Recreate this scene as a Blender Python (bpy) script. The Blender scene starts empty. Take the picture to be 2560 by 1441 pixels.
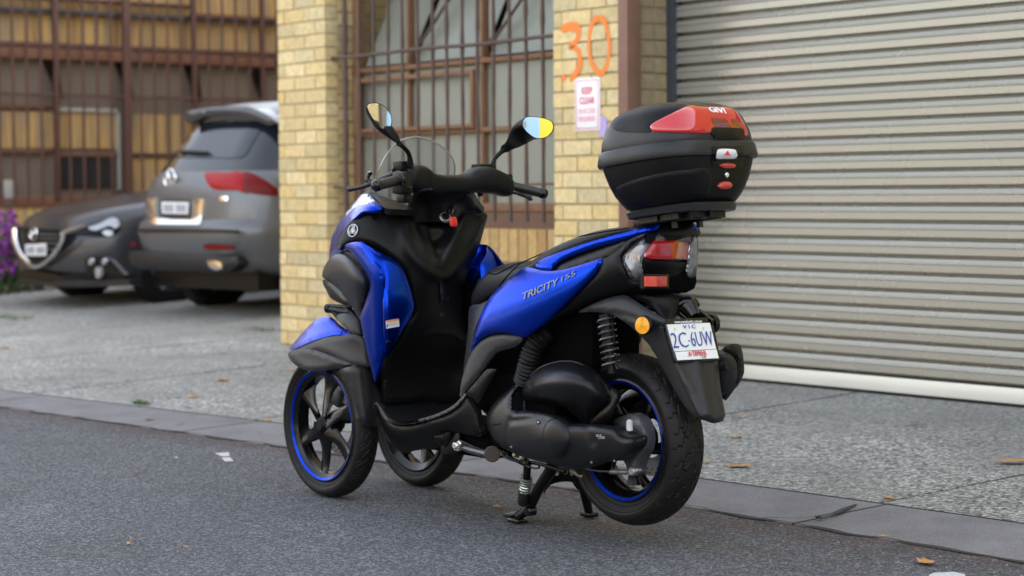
import bpy, bmesh, math, random
import numpy as np
from mathutils import Vector, Matrix, Euler
from mathutils.geometry import delaunay_2d_cdt
random.seed(7); rng = np.random.default_rng(7)
scene = bpy.context.scene
R = math.radians

# ---------------------------------------------------------------- camera
CAM = Vector((-4.5089, 4.0497, 1.0478))
FW = Vector((0.781688, -0.621844, -0.0476819))
RT = Vector((-0.622795, -0.782355, -0.0068921))
UP = Vector((0.0330184, -0.0350835, 0.9988388))
FPX = 5104.0
cd = bpy.data.cameras.new("camera"); cam = bpy.data.objects.new("camera", cd)
scene.collection.objects.link(cam); scene.camera = cam
M = Matrix.Identity(4)
for i in range(3):
    M[i][0] = RT[i]; M[i][1] = UP[i]; M[i][2] = -FW[i]; M[i][3] = CAM[i]
cam.matrix_world = M
cd.sensor_width = 36; cd.lens = 36 * FPX / 2560; cd.clip_start = .1; cd.clip_end = 500
cd.dof.use_dof = True; cd.dof.focus_distance = 6.15; cd.dof.aperture_fstop = 3.3

# ---------------------------------------------------------------- light
SUN_EL, SUN_AZ = 27, 188          # degrees; azimuth measured from +Y clockwise
scene.world = bpy.data.worlds.new("World"); scene.world.use_nodes = True
wn = scene.world.node_tree.nodes; wl = scene.world.node_tree.links
sky = wn.new('ShaderNodeTexSky'); sky.sky_type = 'NISHITA'; sky.sun_disc = False
sky.sun_elevation = R(SUN_EL); sky.sun_rotation = R(SUN_AZ); sky.dust_density = 2.0
bg = wn['Background']; bg.inputs[1].default_value = .15
hs = wn.new('ShaderNodeHueSaturation'); hs.inputs['Saturation'].default_value = .45; wl.new(sky.outputs[0], hs.inputs['Color'])
wt = wn.new('ShaderNodeMix'); wt.data_type = 'RGBA'; wt.blend_type = 'MULTIPLY'; wt.inputs['Factor'].default_value = 1; wt.inputs['B'].default_value = (1.0, .97, .93, 1)
wl.new(hs.outputs[0], wt.inputs['A']); wl.new(wt.outputs['Result'], bg.inputs[0])
sd = bpy.data.lights.new("sun", 'SUN'); sun = bpy.data.objects.new("sun", sd)
scene.collection.objects.link(sun); sd.energy = 4.5; sd.angle = R(.5); sd.color = (1, .86, .68)
dirv = Vector((math.sin(R(SUN_AZ)) * math.cos(R(SUN_EL)), math.cos(R(SUN_AZ)) * math.cos(R(SUN_EL)), math.sin(R(SUN_EL))))
sun.rotation_euler = dirv.to_track_quat('Z', 'Y').to_euler(); sun.location = dirv * 30
scene.view_settings.view_transform = 'Standard'; scene.view_settings.look = 'None'
scene.view_settings.exposure = 2.55; scene.view_settings.gamma = 1
scene.render.resolution_x = 1024; scene.render.resolution_y = 576
try:
    scene.cycles.use_denoising = True
    scene.cycles.max_bounces = 10; scene.cycles.transparent_max_bounces = 12
except Exception: pass

# ---------------------------------------------------------------- pixel ray -> point on a known plane
def ray(px, py):
    return FW + RT * ((px - 1280) / FPX) - UP * ((py - 720.5) / FPX)
def on(px, py, ax, val):
    d = ray(px, py)
    if isinstance(ax, tuple):                 # (point, normal): plane shifted by val along its normal
        t = (ax[0] + ax[1] * val - CAM).dot(ax[1]) / d.dot(ax[1]); return CAM + d * t
    t = (val - CAM[ax]) / d[ax]
    return CAM + d * t
def crop(ox, oy, s):
    return lambda u, v, dpt=None: (ox + u / s, oy + v / s, dpt)
PA = crop(680, 220, 2.882); PB = crop(700, 560, 1.947); PC = crop(1160, 520, 3.003)
PD = crop(1180, 860, 3.003); PE = crop(1480, 230, 4.239); PF = crop(860, 380, 6.4)
PG = crop(1480, 560, 4.803); PH = crop(780, 560, 4.2375); PI = crop(1640, 740, 4.238); PJ = crop(1080, 1040, 4.97)
def Y3(p): return on(p[0], p[1], 1, p[2])
def X3(p): return on(p[0], p[1], 0, p[2])

# ---------------------------------------------------------------- object helpers
def link(o): scene.collection.objects.link(o); return o
def tag(o, label=None, cat=None, group=None, kind=None):
    if label: o['label'] = label
    if cat: o['category'] = cat
    if group: o['group'] = group
    if kind: o['kind'] = kind
    return o
def empty(name, loc=(0, 0, 0), label=None, cat=None, group=None):
    o = link(bpy.data.objects.new(name, None)); o.location = loc; o.empty_display_size = .1
    bpy.context.view_layer.update()
    return tag(o, label, cat, group)
def worldloc(o):
    m = Vector((0, 0, 0))
    while o is not None: m += Vector(o.location); o = o.parent
    return m
def meshobj(name, verts, faces, m, parent=None, smooth=True, angle=35, mats=None, fm=None, label=None):
    """one mesh object; vertices are world coordinates, stored relative to the parent"""
    off = worldloc(parent) if parent else Vector((0, 0, 0))
    me = bpy.data.meshes.new(name)
    me.from_pydata([tuple(Vector(v) - off) for v in verts], [], [tuple(f) for f in faces])
    for mm in (mats or [m]): me.materials.append(mm)
    if fm is not None:
        me.polygons.foreach_set('material_index', list(fm))
    bm = bmesh.new(); bm.from_mesh(me)
    if smooth:
        for f in bm.faces: f.smooth = True
        for e in bm.edges:
            if len(e.link_faces) == 2 and e.calc_face_angle(0) > R(angle): e.smooth = False
    bm.to_mesh(me); bm.free(); me.update()
    o = link(bpy.data.objects.new(name, me))
    if parent: o.parent = parent
    if label: o['label'] = label
    return o

class MB:
    """collects simple shapes in world coordinates"""
    def __init__(s): s.v = []; s.f = []; s.m = []; s.cur = 0
    def add(s, vs, fs):
        b = len(s.v); s.v += [Vector(v) for v in vs]; s.f += [tuple(b + i for i in f) for f in fs]
        s.m += [s.cur] * len(fs); return s
    def box(s, x0, x1, y0, y1, z0, z1, bev=0):
        x0, x1 = sorted((x0, x1)); y0, y1 = sorted((y0, y1)); z0, z1 = sorted((z0, z1))
        if not bev:
            vs = [(x, y, z) for x in (x0, x1) for y in (y0, y1) for z in (z0, z1)]
            return s.add(vs, [(0, 1, 3, 2), (4, 6, 7, 5), (0, 4, 5, 1), (2, 3, 7, 6), (0, 2, 6, 4), (1, 5, 7, 3)])
        bm = bmesh.new(); bmesh.ops.create_cube(bm, size=1)
        bmesh.ops.scale(bm, vec=(x1 - x0, y1 - y0, z1 - z0), verts=bm.verts)
        bmesh.ops.translate(bm, vec=((x0 + x1) / 2, (y0 + y1) / 2, (z0 + z1) / 2), verts=bm.verts)
        bmesh.ops.bevel(bm, geom=bm.edges[:], offset=bev, segments=2, profile=.5, affect='EDGES')
        return s.bm(bm)
    def bm(s, bm, mat=None):
        bm.verts.index_update()
        s.add([(mat @ v.co if mat else v.co.copy()) for v in bm.verts], [[v.index for v in f.verts] for f in bm.faces])
        bm.free(); return s
    def obox(s, c, ax, ay, az, bev=0):
        """oriented box: centre + three half-extent vectors"""
        c = Vector(c); ax, ay, az = Vector(ax), Vector(ay), Vector(az)
        m = MB(); m.box(-1, 1, -1, 1, -1, 1) if not bev else None
        if bev:
            lx, ly, lz = ax.length, ay.length, az.length
            m.box(-lx, lx, -ly, ly, -lz, lz, bev)
            n = (ax.normalized(), ay.normalized(), az.normalized())
        else: n = (ax, ay, az)
        return s.add([c + n[0] * v.x + n[1] * v.y + n[2] * v.z for v in m.v], m.f)
    def tube(s, pts, r, n=10, cap=True, smooth=0, flat=1.0):
        pts = [Vector(p) for p in pts]
        rr = list(r) if hasattr(r, '__len__') else [r] * len(pts)
        if smooth:
            pts, rr = cr_path(pts, rr, smooth)
        rings = []; nrm = None
        for i, p in enumerate(pts):
            t = (pts[min(i + 1, len(pts) - 1)] - pts[max(i - 1, 0)]).normalized()
            if nrm is None:
                a = Vector((0, 0, 1)) if abs(t.z) < .9 else Vector((1, 0, 0))
                nrm = t.cross(a).normalized()
            nrm = (nrm - t * nrm.dot(t)).normalized(); b = t.cross(nrm)
            rings.append([p + (nrm * math.cos(k * 2 * math.pi / n) + b * math.sin(k * 2 * math.pi / n) * flat) * rr[i] for k in range(n)])
        return s.loft(rings, cap)
    def loft(s, rings, cap=True):
        n = len(rings[0]); vs = [v for r_ in rings for v in r_]; fs = []
        for i in range(len(rings) - 1):
            for k in range(n):
                fs.append((i * n + k, i * n + (k + 1) % n, (i + 1) * n + (k + 1) % n, (i + 1) * n + k))
        if cap:
            fs.append(tuple(range(n - 1, -1, -1))); fs.append(tuple(range((len(rings) - 1) * n, len(rings) * n)))
        return s.add(vs, fs)
    def lathe(s, prof, c, axis='Y', n=64, close=False):
        """prof: (radius, along) pairs"""
        c = Vector(c); rings = []
        for (r_, a) in prof:
            ring = []
            for k in range(n):
                t = 2 * math.pi * k / n
                if axis == 'Y': v = Vector((r_ * math.cos(t), a, r_ * math.sin(t)))
                elif axis == 'X': v = Vector((a, r_ * math.cos(t), r_ * math.sin(t)))
                else: v = Vector((r_ * math.cos(t), r_ * math.sin(t), a))
                ring.append(c + v)
            rings.append(ring)
        if close: rings.append(rings[0])
        return s.loft(rings, cap=False)
    def disc(s, c, r_, nrm, th, n=32, bev=0):
        c = Vector(c); nrm = Vector(nrm).normalized()
        if bev: return s.tube([c - nrm * th / 2, c + nrm * (th / 2 - bev), c + nrm * (th / 2)], [r_, r_, r_ - bev], n)
        return s.tube([c - nrm * th / 2, c + nrm * th / 2], r_, n)
    def build(s, name, m, parent=None, smooth=True, angle=35, mats=None, label=None, mirror=False):
        v, f = s.v, s.f
        if mirror:
            v = [Vector((a.x, -a.y, a.z)) for a in v]; f = [tuple(reversed(q)) for q in f]
        return meshobj(name, v, f, m, parent, smooth, angle, mats, s.m if mats else None, label)
    def pieces(s, name, m, parent=None, **kw):
        """every connected piece becomes an object of its own"""
        par = list(range(len(s.v)))
        def fd(i):
            while par[i] != i: par[i] = par[par[i]]; i = par[i]
            return i
        for f in s.f:
            for i in f[1:]: par[fd(i)] = fd(f[0])
        gr = {}
        for f in s.f: gr.setdefault(fd(f[0]), []).append(f)
        for fs in gr.values():
            used = sorted({i for f in fs for i in f}); mp_ = {a: i for i, a in enumerate(used)}
            q = MB(); q.add([s.v[i] for i in used], [tuple(mp_[i] for i in f) for f in fs]); q.build(name, m, parent, **kw)
    def fixn(s):
        me = bpy.data.meshes.new('t'); me.from_pydata([tuple(v) for v in s.v], [], s.f)
        bm = bmesh.new(); bm.from_mesh(me); bmesh.ops.recalc_face_normals(bm, faces=bm.faces)
        s.f = [tuple(v.index for v in f.verts) for f in bm.faces]; bm.free(); bpy.data.meshes.remove(me); return s

def cr_path(pts, rr, n):
    P = [pts[0] * 2 - pts[1]] + pts + [pts[-1] * 2 - pts[-2]]
    Q = [rr[0]] + list(rr) + [rr[-1]]; out = []; ro = []
    for i in range(1, len(P) - 2):
        for k in range(n):
            t = k / n; a, b, c, d = P[i - 1], P[i], P[i + 1], P[i + 2]
            out.append(.5 * ((2 * b) + (c - a) * t + (2 * a - 5 * b + 4 * c - d) * t * t + (3 * b - a - 3 * c + d) * t ** 3))
            ro.append(Q[i] * (1 - t) + Q[i + 1] * t)
    out.append(pts[-1]); ro.append(rr[-1]); return out, ro

def smooth_closed(P, step):
    """closed outline; a point with a 4th entry 'c' is a corner"""
    n = len(P); out = []
    for i in range(n):
        a, b, c, d = P[(i - 1) % n], P[i], P[(i + 1) % n], P[(i + 2) % n]
        A, B, C, D = (np.array(q[:3], float) for q in (a, b, c, d))
        if len(b) > 3: A = 2 * B - C
        if len(c) > 3: D = 2 * C - B
        L = np.linalg.norm((C - B)[:2]); m = max(1, int(L / step))
        # centripetal-ish: limit tangents
        T1 = (C - A) / 2; T2 = (D - B) / 2
        for T in (T1, T2):
            l = np.linalg.norm(T[:2])
            if l > L: T *= L / l
        for k in range(m):
            t = k / m
            h = B * (2 * t ** 3 - 3 * t * t + 1) + T1 * (t ** 3 - 2 * t * t + t) + C * (-2 * t ** 3 + 3 * t * t) + T2 * (t ** 3 - t * t)
            out.append(h)
    return np.array(out)
def inside(pts, poly):
    x, y = pts[:, 0], pts[:, 1]; n = len(poly); r_ = np.zeros(len(pts), bool)
    for i in range(n):
        x1, y1 = poly[i]; x2, y2 = poly[(i + 1) % n]
        c = ((y1 > y) != (y2 > y)); 
        with np.errstate(divide='ignore', invalid='ignore'):
            r_ ^= c & (x < (x2 - x1) * (y - y1) / (y2 - y1 + 1e-12) + x1)
    return r_
def dist_poly(pts, poly):
    a = poly; b = np.roll(poly, -1, 0); d = np.full(len(pts), 1e9)
    for i in range(len(a)):
        ab = b[i] - a[i]; L = ab @ ab + 1e-12
        t = np.clip(((pts - a[i]) @ ab) / L, 0, 1)
        q = a[i] + t[:, None] * ab
        d = np.minimum(d, np.hypot(*(pts - q).T))
    return d
def shell_geo(P, ctrl=(), ax=1, bulge=.006, edge=.018, thick=.008, res=8, ridges=(), tps=False):
    P = [tuple(q) for q in P]
    O = smooth_closed(P, res); poly = O[:, :2]
    lo, hi = poly.min(0), poly.max(0)
    gx, gy = np.meshgrid(np.arange(lo[0], hi[0], res), np.arange(lo[1], hi[1], res * .87))
    gx = gx + (np.arange(gx.shape[0]) % 2)[:, None] * res / 2
    G = np.column_stack([gx.ravel(), gy.ravel()])
    if len(G): G = G[inside(G, poly)]
    if len(G): G = G[dist_poly(G, poly) > res * .55]
    # extra points close to the edge so the rounded edge resolves
    A = np.vstack([poly, G]); n = len(poly)
    vs, _, fs, ov, _, _ = delaunay_2d_cdt([Vector((float(a[0]), float(a[1]))) for a in A], [(i, (i + 1) % n) for i in range(n)], [], 1, 1e-4)
    V = np.array([[v.x, v.y] for v in vs])
    isb = np.array([any(k < n for k in o) for o in ov])
    K = np.array([[q[0], q[1], q[2]] for q in P] + [[q[0], q[1], q[2]] for q in ctrl], float)
    # de-duplicate
    _, ui = np.unique(np.round(K[:, :2], 1), axis=0, return_index=True); K = K[np.sort(ui)]
    S = 100.0; X = K[:, :2] / S; Q = V / S; m = len(K)
    if tps:                                    # smoothed thin-plate depth field
        def phi(r_): return np.where(r_ > 0, r_ * r_ * np.log(r_ + 1e-9), 0)
        D = phi(np.linalg.norm(X[:, None] - X[None], axis=2)) + np.eye(m) * float(tps)
        Am = np.zeros((m + 3, m + 3)); Am[:m, :m] = D; Am[:m, m] = 1; Am[:m, m + 1:] = X; Am[m, :m] = 1; Am[m + 1:, :m] = X.T
        w = np.linalg.lstsq(Am, np.concatenate([K[:, 2], np.zeros(3)]), rcond=None)[0]
        dep = phi(np.linalg.norm(Q[:, None] - X[None], axis=2)) @ w[:m] + w[m] + Q @ w[m + 1:]
    else:                                      # low-order polynomial depth: no ripples
        dg = 3 if m >= 22 else (2 if m >= 9 else 1)
        mu = X.mean(0); sc_ = np.abs(X - mu).max() + 1e-6
        def basis(Z):
            Z = (Z - mu) / sc_; return np.column_stack([Z[:, 0] ** i * Z[:, 1] ** j for i in range(dg + 1) for j in range(dg + 1 - i)])
        Bk = basis(X); w = np.linalg.solve(Bk.T @ Bk + 2e-3 * np.eye(Bk.shape[1]), Bk.T @ K[:, 2])
        dep = np.clip(basis(Q) @ w, K[:, 2].min() - .02, K[:, 2].max() + .02)
    pos = [on(float(V[i, 0]), float(V[i, 1]), ax, float(dep[i])) for i in range(len(V))]
    PN = np.array([tuple(p) for p in pos])
    F = []
    for f in fs:
        a, b, c = f[0], f[1], f[2]
        nn = np.cross(PN[b] - PN[a], PN[c] - PN[a])
        if nn @ (np.array(CAM) - PN[a]) < 0: f = tuple(reversed(f))
        F.append(tuple(f))
    N = np.zeros_like(PN)
    for f in F:
        nn = np.cross(PN[f[1]] - PN[f[0]], PN[f[2]] - PN[f[0]])
        for k in f: N[k] += nn
    N /= (np.linalg.norm(N, axis=1)[:, None] + 1e-12)
    dd = dist_poly(V, poly); dd[isb] = 0
    dm = dd / 850.0
    s = np.clip(dm / edge, 0, 1)
    off_ = bulge * (1 - np.sqrt(np.clip(1 - (1 - s) ** 2, 0, 1)))
    RD = PN - np.array(CAM); RD /= np.linalg.norm(RD, axis=1)[:, None]
    cosn = max(.45, float(np.mean(-(RD * N).sum(1))))
    PN2 = PN + RD * (off_ / cosn)[:, None]
    for (pl, wd, ht) in ridges:      # raised (or sunk) line along a pixel polyline
        if len(pl) > 2:
            cp_, _ = cr_path([Vector((q[0], q[1], 0)) for q in pl], [0] * len(pl), 5); pl = [(q.x, q.y) for q in cp_]
        pl = np.array([q[:2] for q in pl], float)
        d = np.full(len(V), 1e9)
        for i in range(len(pl) - 1):
            ab = pl[i + 1] - pl[i]; t = np.clip(((V - pl[i]) @ ab) / (ab @ ab + 1e-9), 0, 1)
            d = np.minimum(d, np.hypot(*(V - pl[i] - t[:, None] * ab).T))
        PN2 = PN2 + N * (ht * np.exp(-(d / wd) ** 2))[:, None]
    nV = len(V)
    bmap = {}
    from collections import Counter
    ec = Counter()
    for f in F:
        for i in range(len(f)): ec[tuple(sorted((f[i], f[(i + 1) % len(f)])))] += 1
    verts = [Vector(p) for p in PN2]; faces = list(F)
    back = len(verts)
    verts += [Vector(p) for p in (PN2 - N * thick)]
    faces += [tuple(back + i for i in reversed(f)) for f in F]
    for f in F:
        for i in range(len(f)):
            a, b = f[i], f[(i + 1) % len(f)]
            if ec[tuple(sorted((a, b)))] == 1:
                q = len(verts)
                verts += [verts[a], verts[b], verts[back + b], verts[back + a]]
                faces.append((q, q + 3, q + 2, q + 1))
    return verts, faces
def shell(name, P, m, parent, mirror=False, label=None, mo=.018, **kw):
    v, f = shell_geo(P, **kw)
    o = meshobj(name, v, f, m, parent, angle=50, label=label)
    if mirror:
        v2 = [Vector((a.x, -(a.y - mo), a.z - .07 * a.y)) for a in v]
        meshobj(name, v2, [tuple(reversed(q)) for q in f], m, parent, angle=50, label=label)
    return o
def text_geo(s, size, origin, right, up, extrude=.0012, align='CENTER', bold=0, xs=1.0):
    cu = bpy.data.curves.new('t', 'FONT'); cu.body = s; cu.size = size; cu.align_x = align; cu.align_y = 'CENTER'
    cu.extrude = extrude; cu.offset = bold; cu.resolution_u = 3
    o = link(bpy.data.objects.new('t', cu)); dg = bpy.context.evaluated_depsgraph_get()
    me = bpy.data.meshes.new_from_object(o.evaluated_get(dg))
    r_ = Vector(right).normalized(); u = Vector(up).normalized(); n = r_.cross(u)
    vs = [Vector(origin) + r_ * v.co.x * xs + u * v.co.y + n * v.co.z for v in me.vertices]
    fs = [tuple(p.vertices) for p in me.polygons]
    bpy.data.objects.remove(o); bpy.data.curves.remove(cu); bpy.data.meshes.remove(me)
    return vs, fs

from mathutils.bvhtree import BVHTree
def geo_of(o):
    off = worldloc(o.parent) if o.parent else Vector((0, 0, 0))
    return [v.co + off for v in o.data.vertices], [tuple(p.vertices) for p in o.data.polygons]
def bvh_of(*objs):
    V, F = [], []
    for o in objs:
        v, f = geo_of(o); b = len(V); V += v; F += [tuple(b + i for i in q) for q in f]
    return BVHTree.FromPolygons(V, F)
def hit(bv, px, py):
    d_ = ray(px, py).normalized(); r_ = bv.ray_cast(CAM, d_)
    return (r_[0], r_[1]) if r_[0] is not None else (None, None)
def skin(nm, fn, pts, bv, m_, off=.002, thick=.004, res=6, fallback=None, parent=None, edge=.006, bulge=.0015):
    """thin moulded panel lying on an existing surface"""
    P = [(*fn(q[0], q[1])[:2], 0.0) + (('c',) if len(q) > 2 else ()) for q in pts]
    O = smooth_closed(P, res); poly = O[:, :2]; lo, hi = poly.min(0), poly.max(0)
    gx, gy = np.meshgrid(np.arange(lo[0], hi[0], res), np.arange(lo[1], hi[1], res * .87)); gx = gx + (np.arange(gx.shape[0]) % 2)[:, None] * res / 2
    G = np.column_stack([gx.ravel(), gy.ravel()])
    if len(G): G = G[inside(G, poly)]
    if len(G): G = G[dist_poly(G, poly) > res * .55]
    A = np.vstack([poly, G]); n = len(poly)
    vs, _, fs, ov, _, _ = delaunay_2d_cdt([Vector((float(a[0]), float(a[1]))) for a in A], [(i, (i + 1) % n) for i in range(n)], [], 1, 1e-4)
    V2 = np.array([[v.x, v.y] for v in vs]); dd = dist_poly(V2, poly) / 850
    pos = []; last = None
    hits = [hit(bv, v.x, v.y) for v in vs]
    good = [i for i, h in enumerate(hits) if h[0] is not None]
    if not good: print('SKIN MISS', nm); return None
    ga = V2[good]
    for i, v in enumerate(vs):
        h, nn = hits[i]
        if h is None:
            j = good[int(np.argmin(((ga - V2[i]) ** 2).sum(1)))]; h, nn = hits[j]
            h = hits[j][0]
        if nn.dot(CAM - h) < 0: nn = -nn
        s_ = min(1, dd[i] / edge); o_ = off - bulge * (1 - math.sqrt(max(0, 1 - (1 - s_) ** 2)))
        pos.append((h + nn * o_, nn))
    F = []
    for f in fs:
        a, b_, c = (pos[k][0] for k in f[:3])
        if (b_ - a).cross(c - a).dot(CAM - a) < 0: f = tuple(reversed(f))
        F.append(tuple(f))
    from collections import Counter
    ec = Counter(tuple(sorted((f[i], f[(i + 1) % len(f)]))) for f in F for i in range(len(f)))
    verts = [p[0] for p in pos]; faces = list(F)
    for f in F:
        for i in range(len(f)):
            a, b_ = f[i], f[(i + 1) % len(f)]
            if ec[tuple(sorted((a, b_)))] == 1:
                q = len(verts); verts += [verts[a], verts[b_], verts[b_] - pos[b_][1] * thick, verts[a] - pos[a][1] * thick]
                faces.append((q, q + 3, q + 2, q + 1))
    return meshobj(nm, verts, faces, m_, parent, angle=50)


# ---------------------------------------------------------------- materials
def newmat(name):
    m = bpy.data.materials.new(name); m.use_nodes = True
    return m, m.node_tree.nodes, m.node_tree.links, m.node_tree.nodes['Principled BSDF']
def nod(nt, t, **kw):
    n = nt.nodes.new(t)
    for k, v in kw.items():
        if k in n.inputs.keys() if isinstance(k, str) else False: n.inputs[k].default_value = v
        else: setattr(n, k, v)
    return n
def plain(name, col, rough=.5, metal=0, noise=.12, nscale=40, bump=0, bscale=300, coat=0, spec=.5, rvar=.08, bdist=.001):
    m, N, L, b = newmat(name)
    b.inputs['Roughness'].default_value = rough; b.inputs['Metallic'].default_value = metal
    b.inputs['Coat Weight'].default_value = coat; b.inputs['Coat Roughness'].default_value = .06
    b.inputs['Specular IOR Level'].default_value = spec
    tc = N.new('ShaderNodeTexCoord'); nz = N.new('ShaderNodeTexNoise'); nz.inputs['Scale'].default_value = nscale; nz.inputs['Detail'].default_value = 5
    L.new(tc.outputs['Object'], nz.inputs['Vector'])
    mx = N.new('ShaderNodeMix'); mx.data_type = 'RGBA'
    c = Vector(col[:3]); mx.inputs['A'].default_value = (*(c * (1 - noise)), 1); mx.inputs['B'].default_value = (*[min(1, k * (1 + noise)) for k in c], 1)
    L.new(nz.outputs['Fac'], mx.inputs['Factor']); L.new(mx.outputs['Result'], b.inputs['Base Color'])
    mr = N.new('ShaderNodeMapRange'); mr.inputs['To Min'].default_value = max(0, rough - rvar); mr.inputs['To Max'].default_value = min(1, rough + rvar)
    L.new(nz.outputs['Fac'], mr.inputs['Value']); L.new(mr.outputs['Result'], b.inputs['Roughness'])
    if bump:
        n2 = N.new('ShaderNodeTexNoise'); n2.inputs['Scale'].default_value = bscale; n2.inputs['Detail'].default_value = 2
        L.new(tc.outputs['Object'], n2.inputs['Vector'])
        bp = N.new('ShaderNodeBump'); bp.inputs['Strength'].default_value = bump; bp.inputs['Distance'].default_value = bdist
        L.new(n2.outputs['Fac'], bp.inputs['Height']); L.new(bp.outputs['Normal'], b.inputs['Normal'])
    return m
def ground_mat(name, base, dark, light, spk, scale, bumpd=.004, stain=None, stainc=None, rough=.85, patch=1.3, calm=.75):
    """aggregate surface: voronoi stones + fine noise + broad patches"""
    m, N, L, b = newmat(name); b.inputs['Roughness'].default_value = rough
    tc = N.new('ShaderNodeTexCoord')
    v = N.new('ShaderNodeTexVoronoi'); v.inputs['Scale'].default_value = scale; L.new(tc.outputs['Object'], v.inputs['Vector'])
    cr = N.new('ShaderNodeValToRGB'); L.new(v.outputs['Color'], cr.inputs['Fac'])
    cr.color_ramp.elements[0].color = (*dark, 1); cr.color_ramp.elements[0].position = .12
    cr.color_ramp.elements[1].color = (*light, 1); cr.color_ramp.elements[1].position = .93
    e = cr.color_ramp.elements.new(.5); e.color = (*base, 1)
    n1 = N.new('ShaderNodeTexNoise'); n1.inputs['Scale'].default_value = scale * 1.7; n1.inputs['Detail'].default_value = 3; L.new(tc.outputs['Object'], n1.inputs['Vector'])
    m1 = N.new('ShaderNodeMix'); m1.data_type = 'RGBA'; m1.blend_type = 'MULTIPLY'; m1.inputs['Factor'].default_value = spk
    nl = N.new('ShaderNodeTexNoise'); nl.inputs['Scale'].default_value = .9; nl.inputs['Detail'].default_value = 5; L.new(tc.outputs['Object'], nl.inputs['Vector'])
    ml = N.new('ShaderNodeMapRange'); ml.inputs['From Min'].default_value = .4; ml.inputs['From Max'].default_value = .62; ml.inputs['To Max'].default_value = calm; L.new(nl.outputs['Fac'], ml.inputs['Value'])
    m0 = N.new('ShaderNodeMix'); m0.data_type = 'RGBA'; m0.inputs['B'].default_value = (*base, 1); L.new(ml.outputs['Result'], m0.inputs['Factor'])
    c1 = N.new('ShaderNodeMapRange'); c1.inputs['From Min'].default_value = .3; c1.inputs['From Max'].default_value = .7; c1.inputs['To Min'].default_value = .35; c1.inputs['To Max'].default_value = 1.5
    L.new(n1.outputs['Fac'], c1.inputs['Value']); L.new(cr.outputs['Color'], m0.inputs['A']); L.new(m0.outputs['Result'], m1.inputs['A']); L.new(c1.outputs['Result'], m1.inputs['B'])
    n2 = N.new('ShaderNodeTexNoise'); n2.inputs['Scale'].default_value = patch; n2.inputs['Detail'].default_value = 6; n2.inputs['Roughness'].default_value = .65; L.new(tc.outputs['Object'], n2.inputs['Vector'])
    c2 = N.new('ShaderNodeMapRange'); c2.inputs['From Min'].default_value = .3; c2.inputs['From Max'].default_value = .7; c2.inputs['To Min'].default_value = .78; c2.inputs['To Max'].default_value = 1.2
    L.new(n2.outputs['Fac'], c2.inputs['Value'])
    m2 = N.new('ShaderNodeMix'); m2.data_type = 'RGBA'; m2.blend_type = 'MULTIPLY'; m2.inputs['Factor'].default_value = 1
    L.new(m1.outputs['Result'], m2.inputs['A']); L.new(c2.outputs['Result'], m2.inputs['B'])
    out = m2
    if stain: out = stain(N, L, tc, m2)
    L.new(out.outputs['Result'], b.inputs['Base Color'])
    bp = N.new('ShaderNodeBump'); bp.inputs['Strength'].default_value = .8; bp.inputs['Distance'].default_value = bumpd
    ad = N.new('ShaderNodeMath'); ad.operation = 'ADD'; L.new(v.outputs['Distance'], ad.inputs[0]); L.new(n1.outputs['Fac'], ad.inputs[1])
    L.new(ad.outputs[0], bp.inputs['Height']); L.new(bp.outputs['Normal'], b.inputs['Normal'])
    return m

M_BLUE = plain('blue metallic paint', (.0003, .034, .44), .27, .93, .05, 900, coat=.10, spec=.2)
M_WHITE = plain('white gloss paint', (.72, .75, .8), .25, 0, .03, coat=.6)
M_BLACK = plain('black textured plastic', (.0045, .0047, .0056), .40, 0, .2, 60, bump=.25, bscale=1400, bdist=.0006, spec=.17)
M_GREY = plain('dark grey textured plastic', (.014, .0145, .018), .40, 0, .12, 40, bump=.3, bscale=1400, bdist=.0006, spec=.35)
M_ENG = plain('satin black engine casing', (.0065, .007, .009), .32, 0, .2, 40, bump=.2, bscale=900, bdist=.0005, spec=.3)
M_GLOSS = plain('gloss black plastic', (.005, .005, .0065), .16, 0, .1, coat=.2, spec=.3)
M_RUB = plain('tyre rubber', (.006, .006, .0068), .6, 0, .3, 50, bump=.2, bscale=500, rvar=.15, spec=.3)
M_SEAT = plain('black vinyl seat', (.006, .006, .007), .42, 0, .15, 50, bump=.35, bscale=700, spec=.3)
M_GRIP = plain('black grip rubber', (.012, .012, .012), .38, 0, .2, 80, bump=.2, bscale=500)
M_METAL = plain('dull steel', (.32, .32, .33), .38, .9, .2, 60)
M_DISC = plain('brake disc steel', (.3, .3, .31), .3, .95, .1, 60)
M_ZINC = plain('zinc plated bolt', (.75, .76, .78), .25, .9, .1)
M_CAST = plain('grey cast aluminium', (.09, .095, .105), .42, .5, .25, 40, bump=.3, bscale=300)
M_DARKIN = plain('gap shade and piping black', (.002, .002, .0022), .9, 0, .1, spec=.05)  # near-black painting the shade inside the body; also the seat piping
M_BLKMET = plain('satin black metal', (.0035, .0035, .004), .34, .1, .25, 60, spec=.3)
M_RIM = plain('gloss black rim', (.004, .004, .005), .24, .0, .1, coat=.2, spec=.2)
M_STRIPE = plain('blue rim stripe', (.0003, .035, .42), .3, .8, .05, coat=.1, spec=.2)
M_RUST = plain('rusty stained metal', (.16, .07, .04), .8, .1, .4, 60)
# ================================================================ setting
def fz(y):            # height of the footpath / yard at distance y
    return .02 + .02 * (-1 - y) if y > -3.1 else .062 + .045 * (-3.1 - y)
def kerb_out(x): return float(np.interp(x, [-30, -.97, .32, 2.61, 4.89, 12, 30], [-.60, -.585, -.565, -.41, -.205, .3, 1.2]))
def kerb_in(x): return float(np.interp(x, [-30, -.63, .74, 3.2, 5.5, 12, 30], [-1.06, -1.035, -.97, -.78, -.50, .0, .9]))

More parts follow.
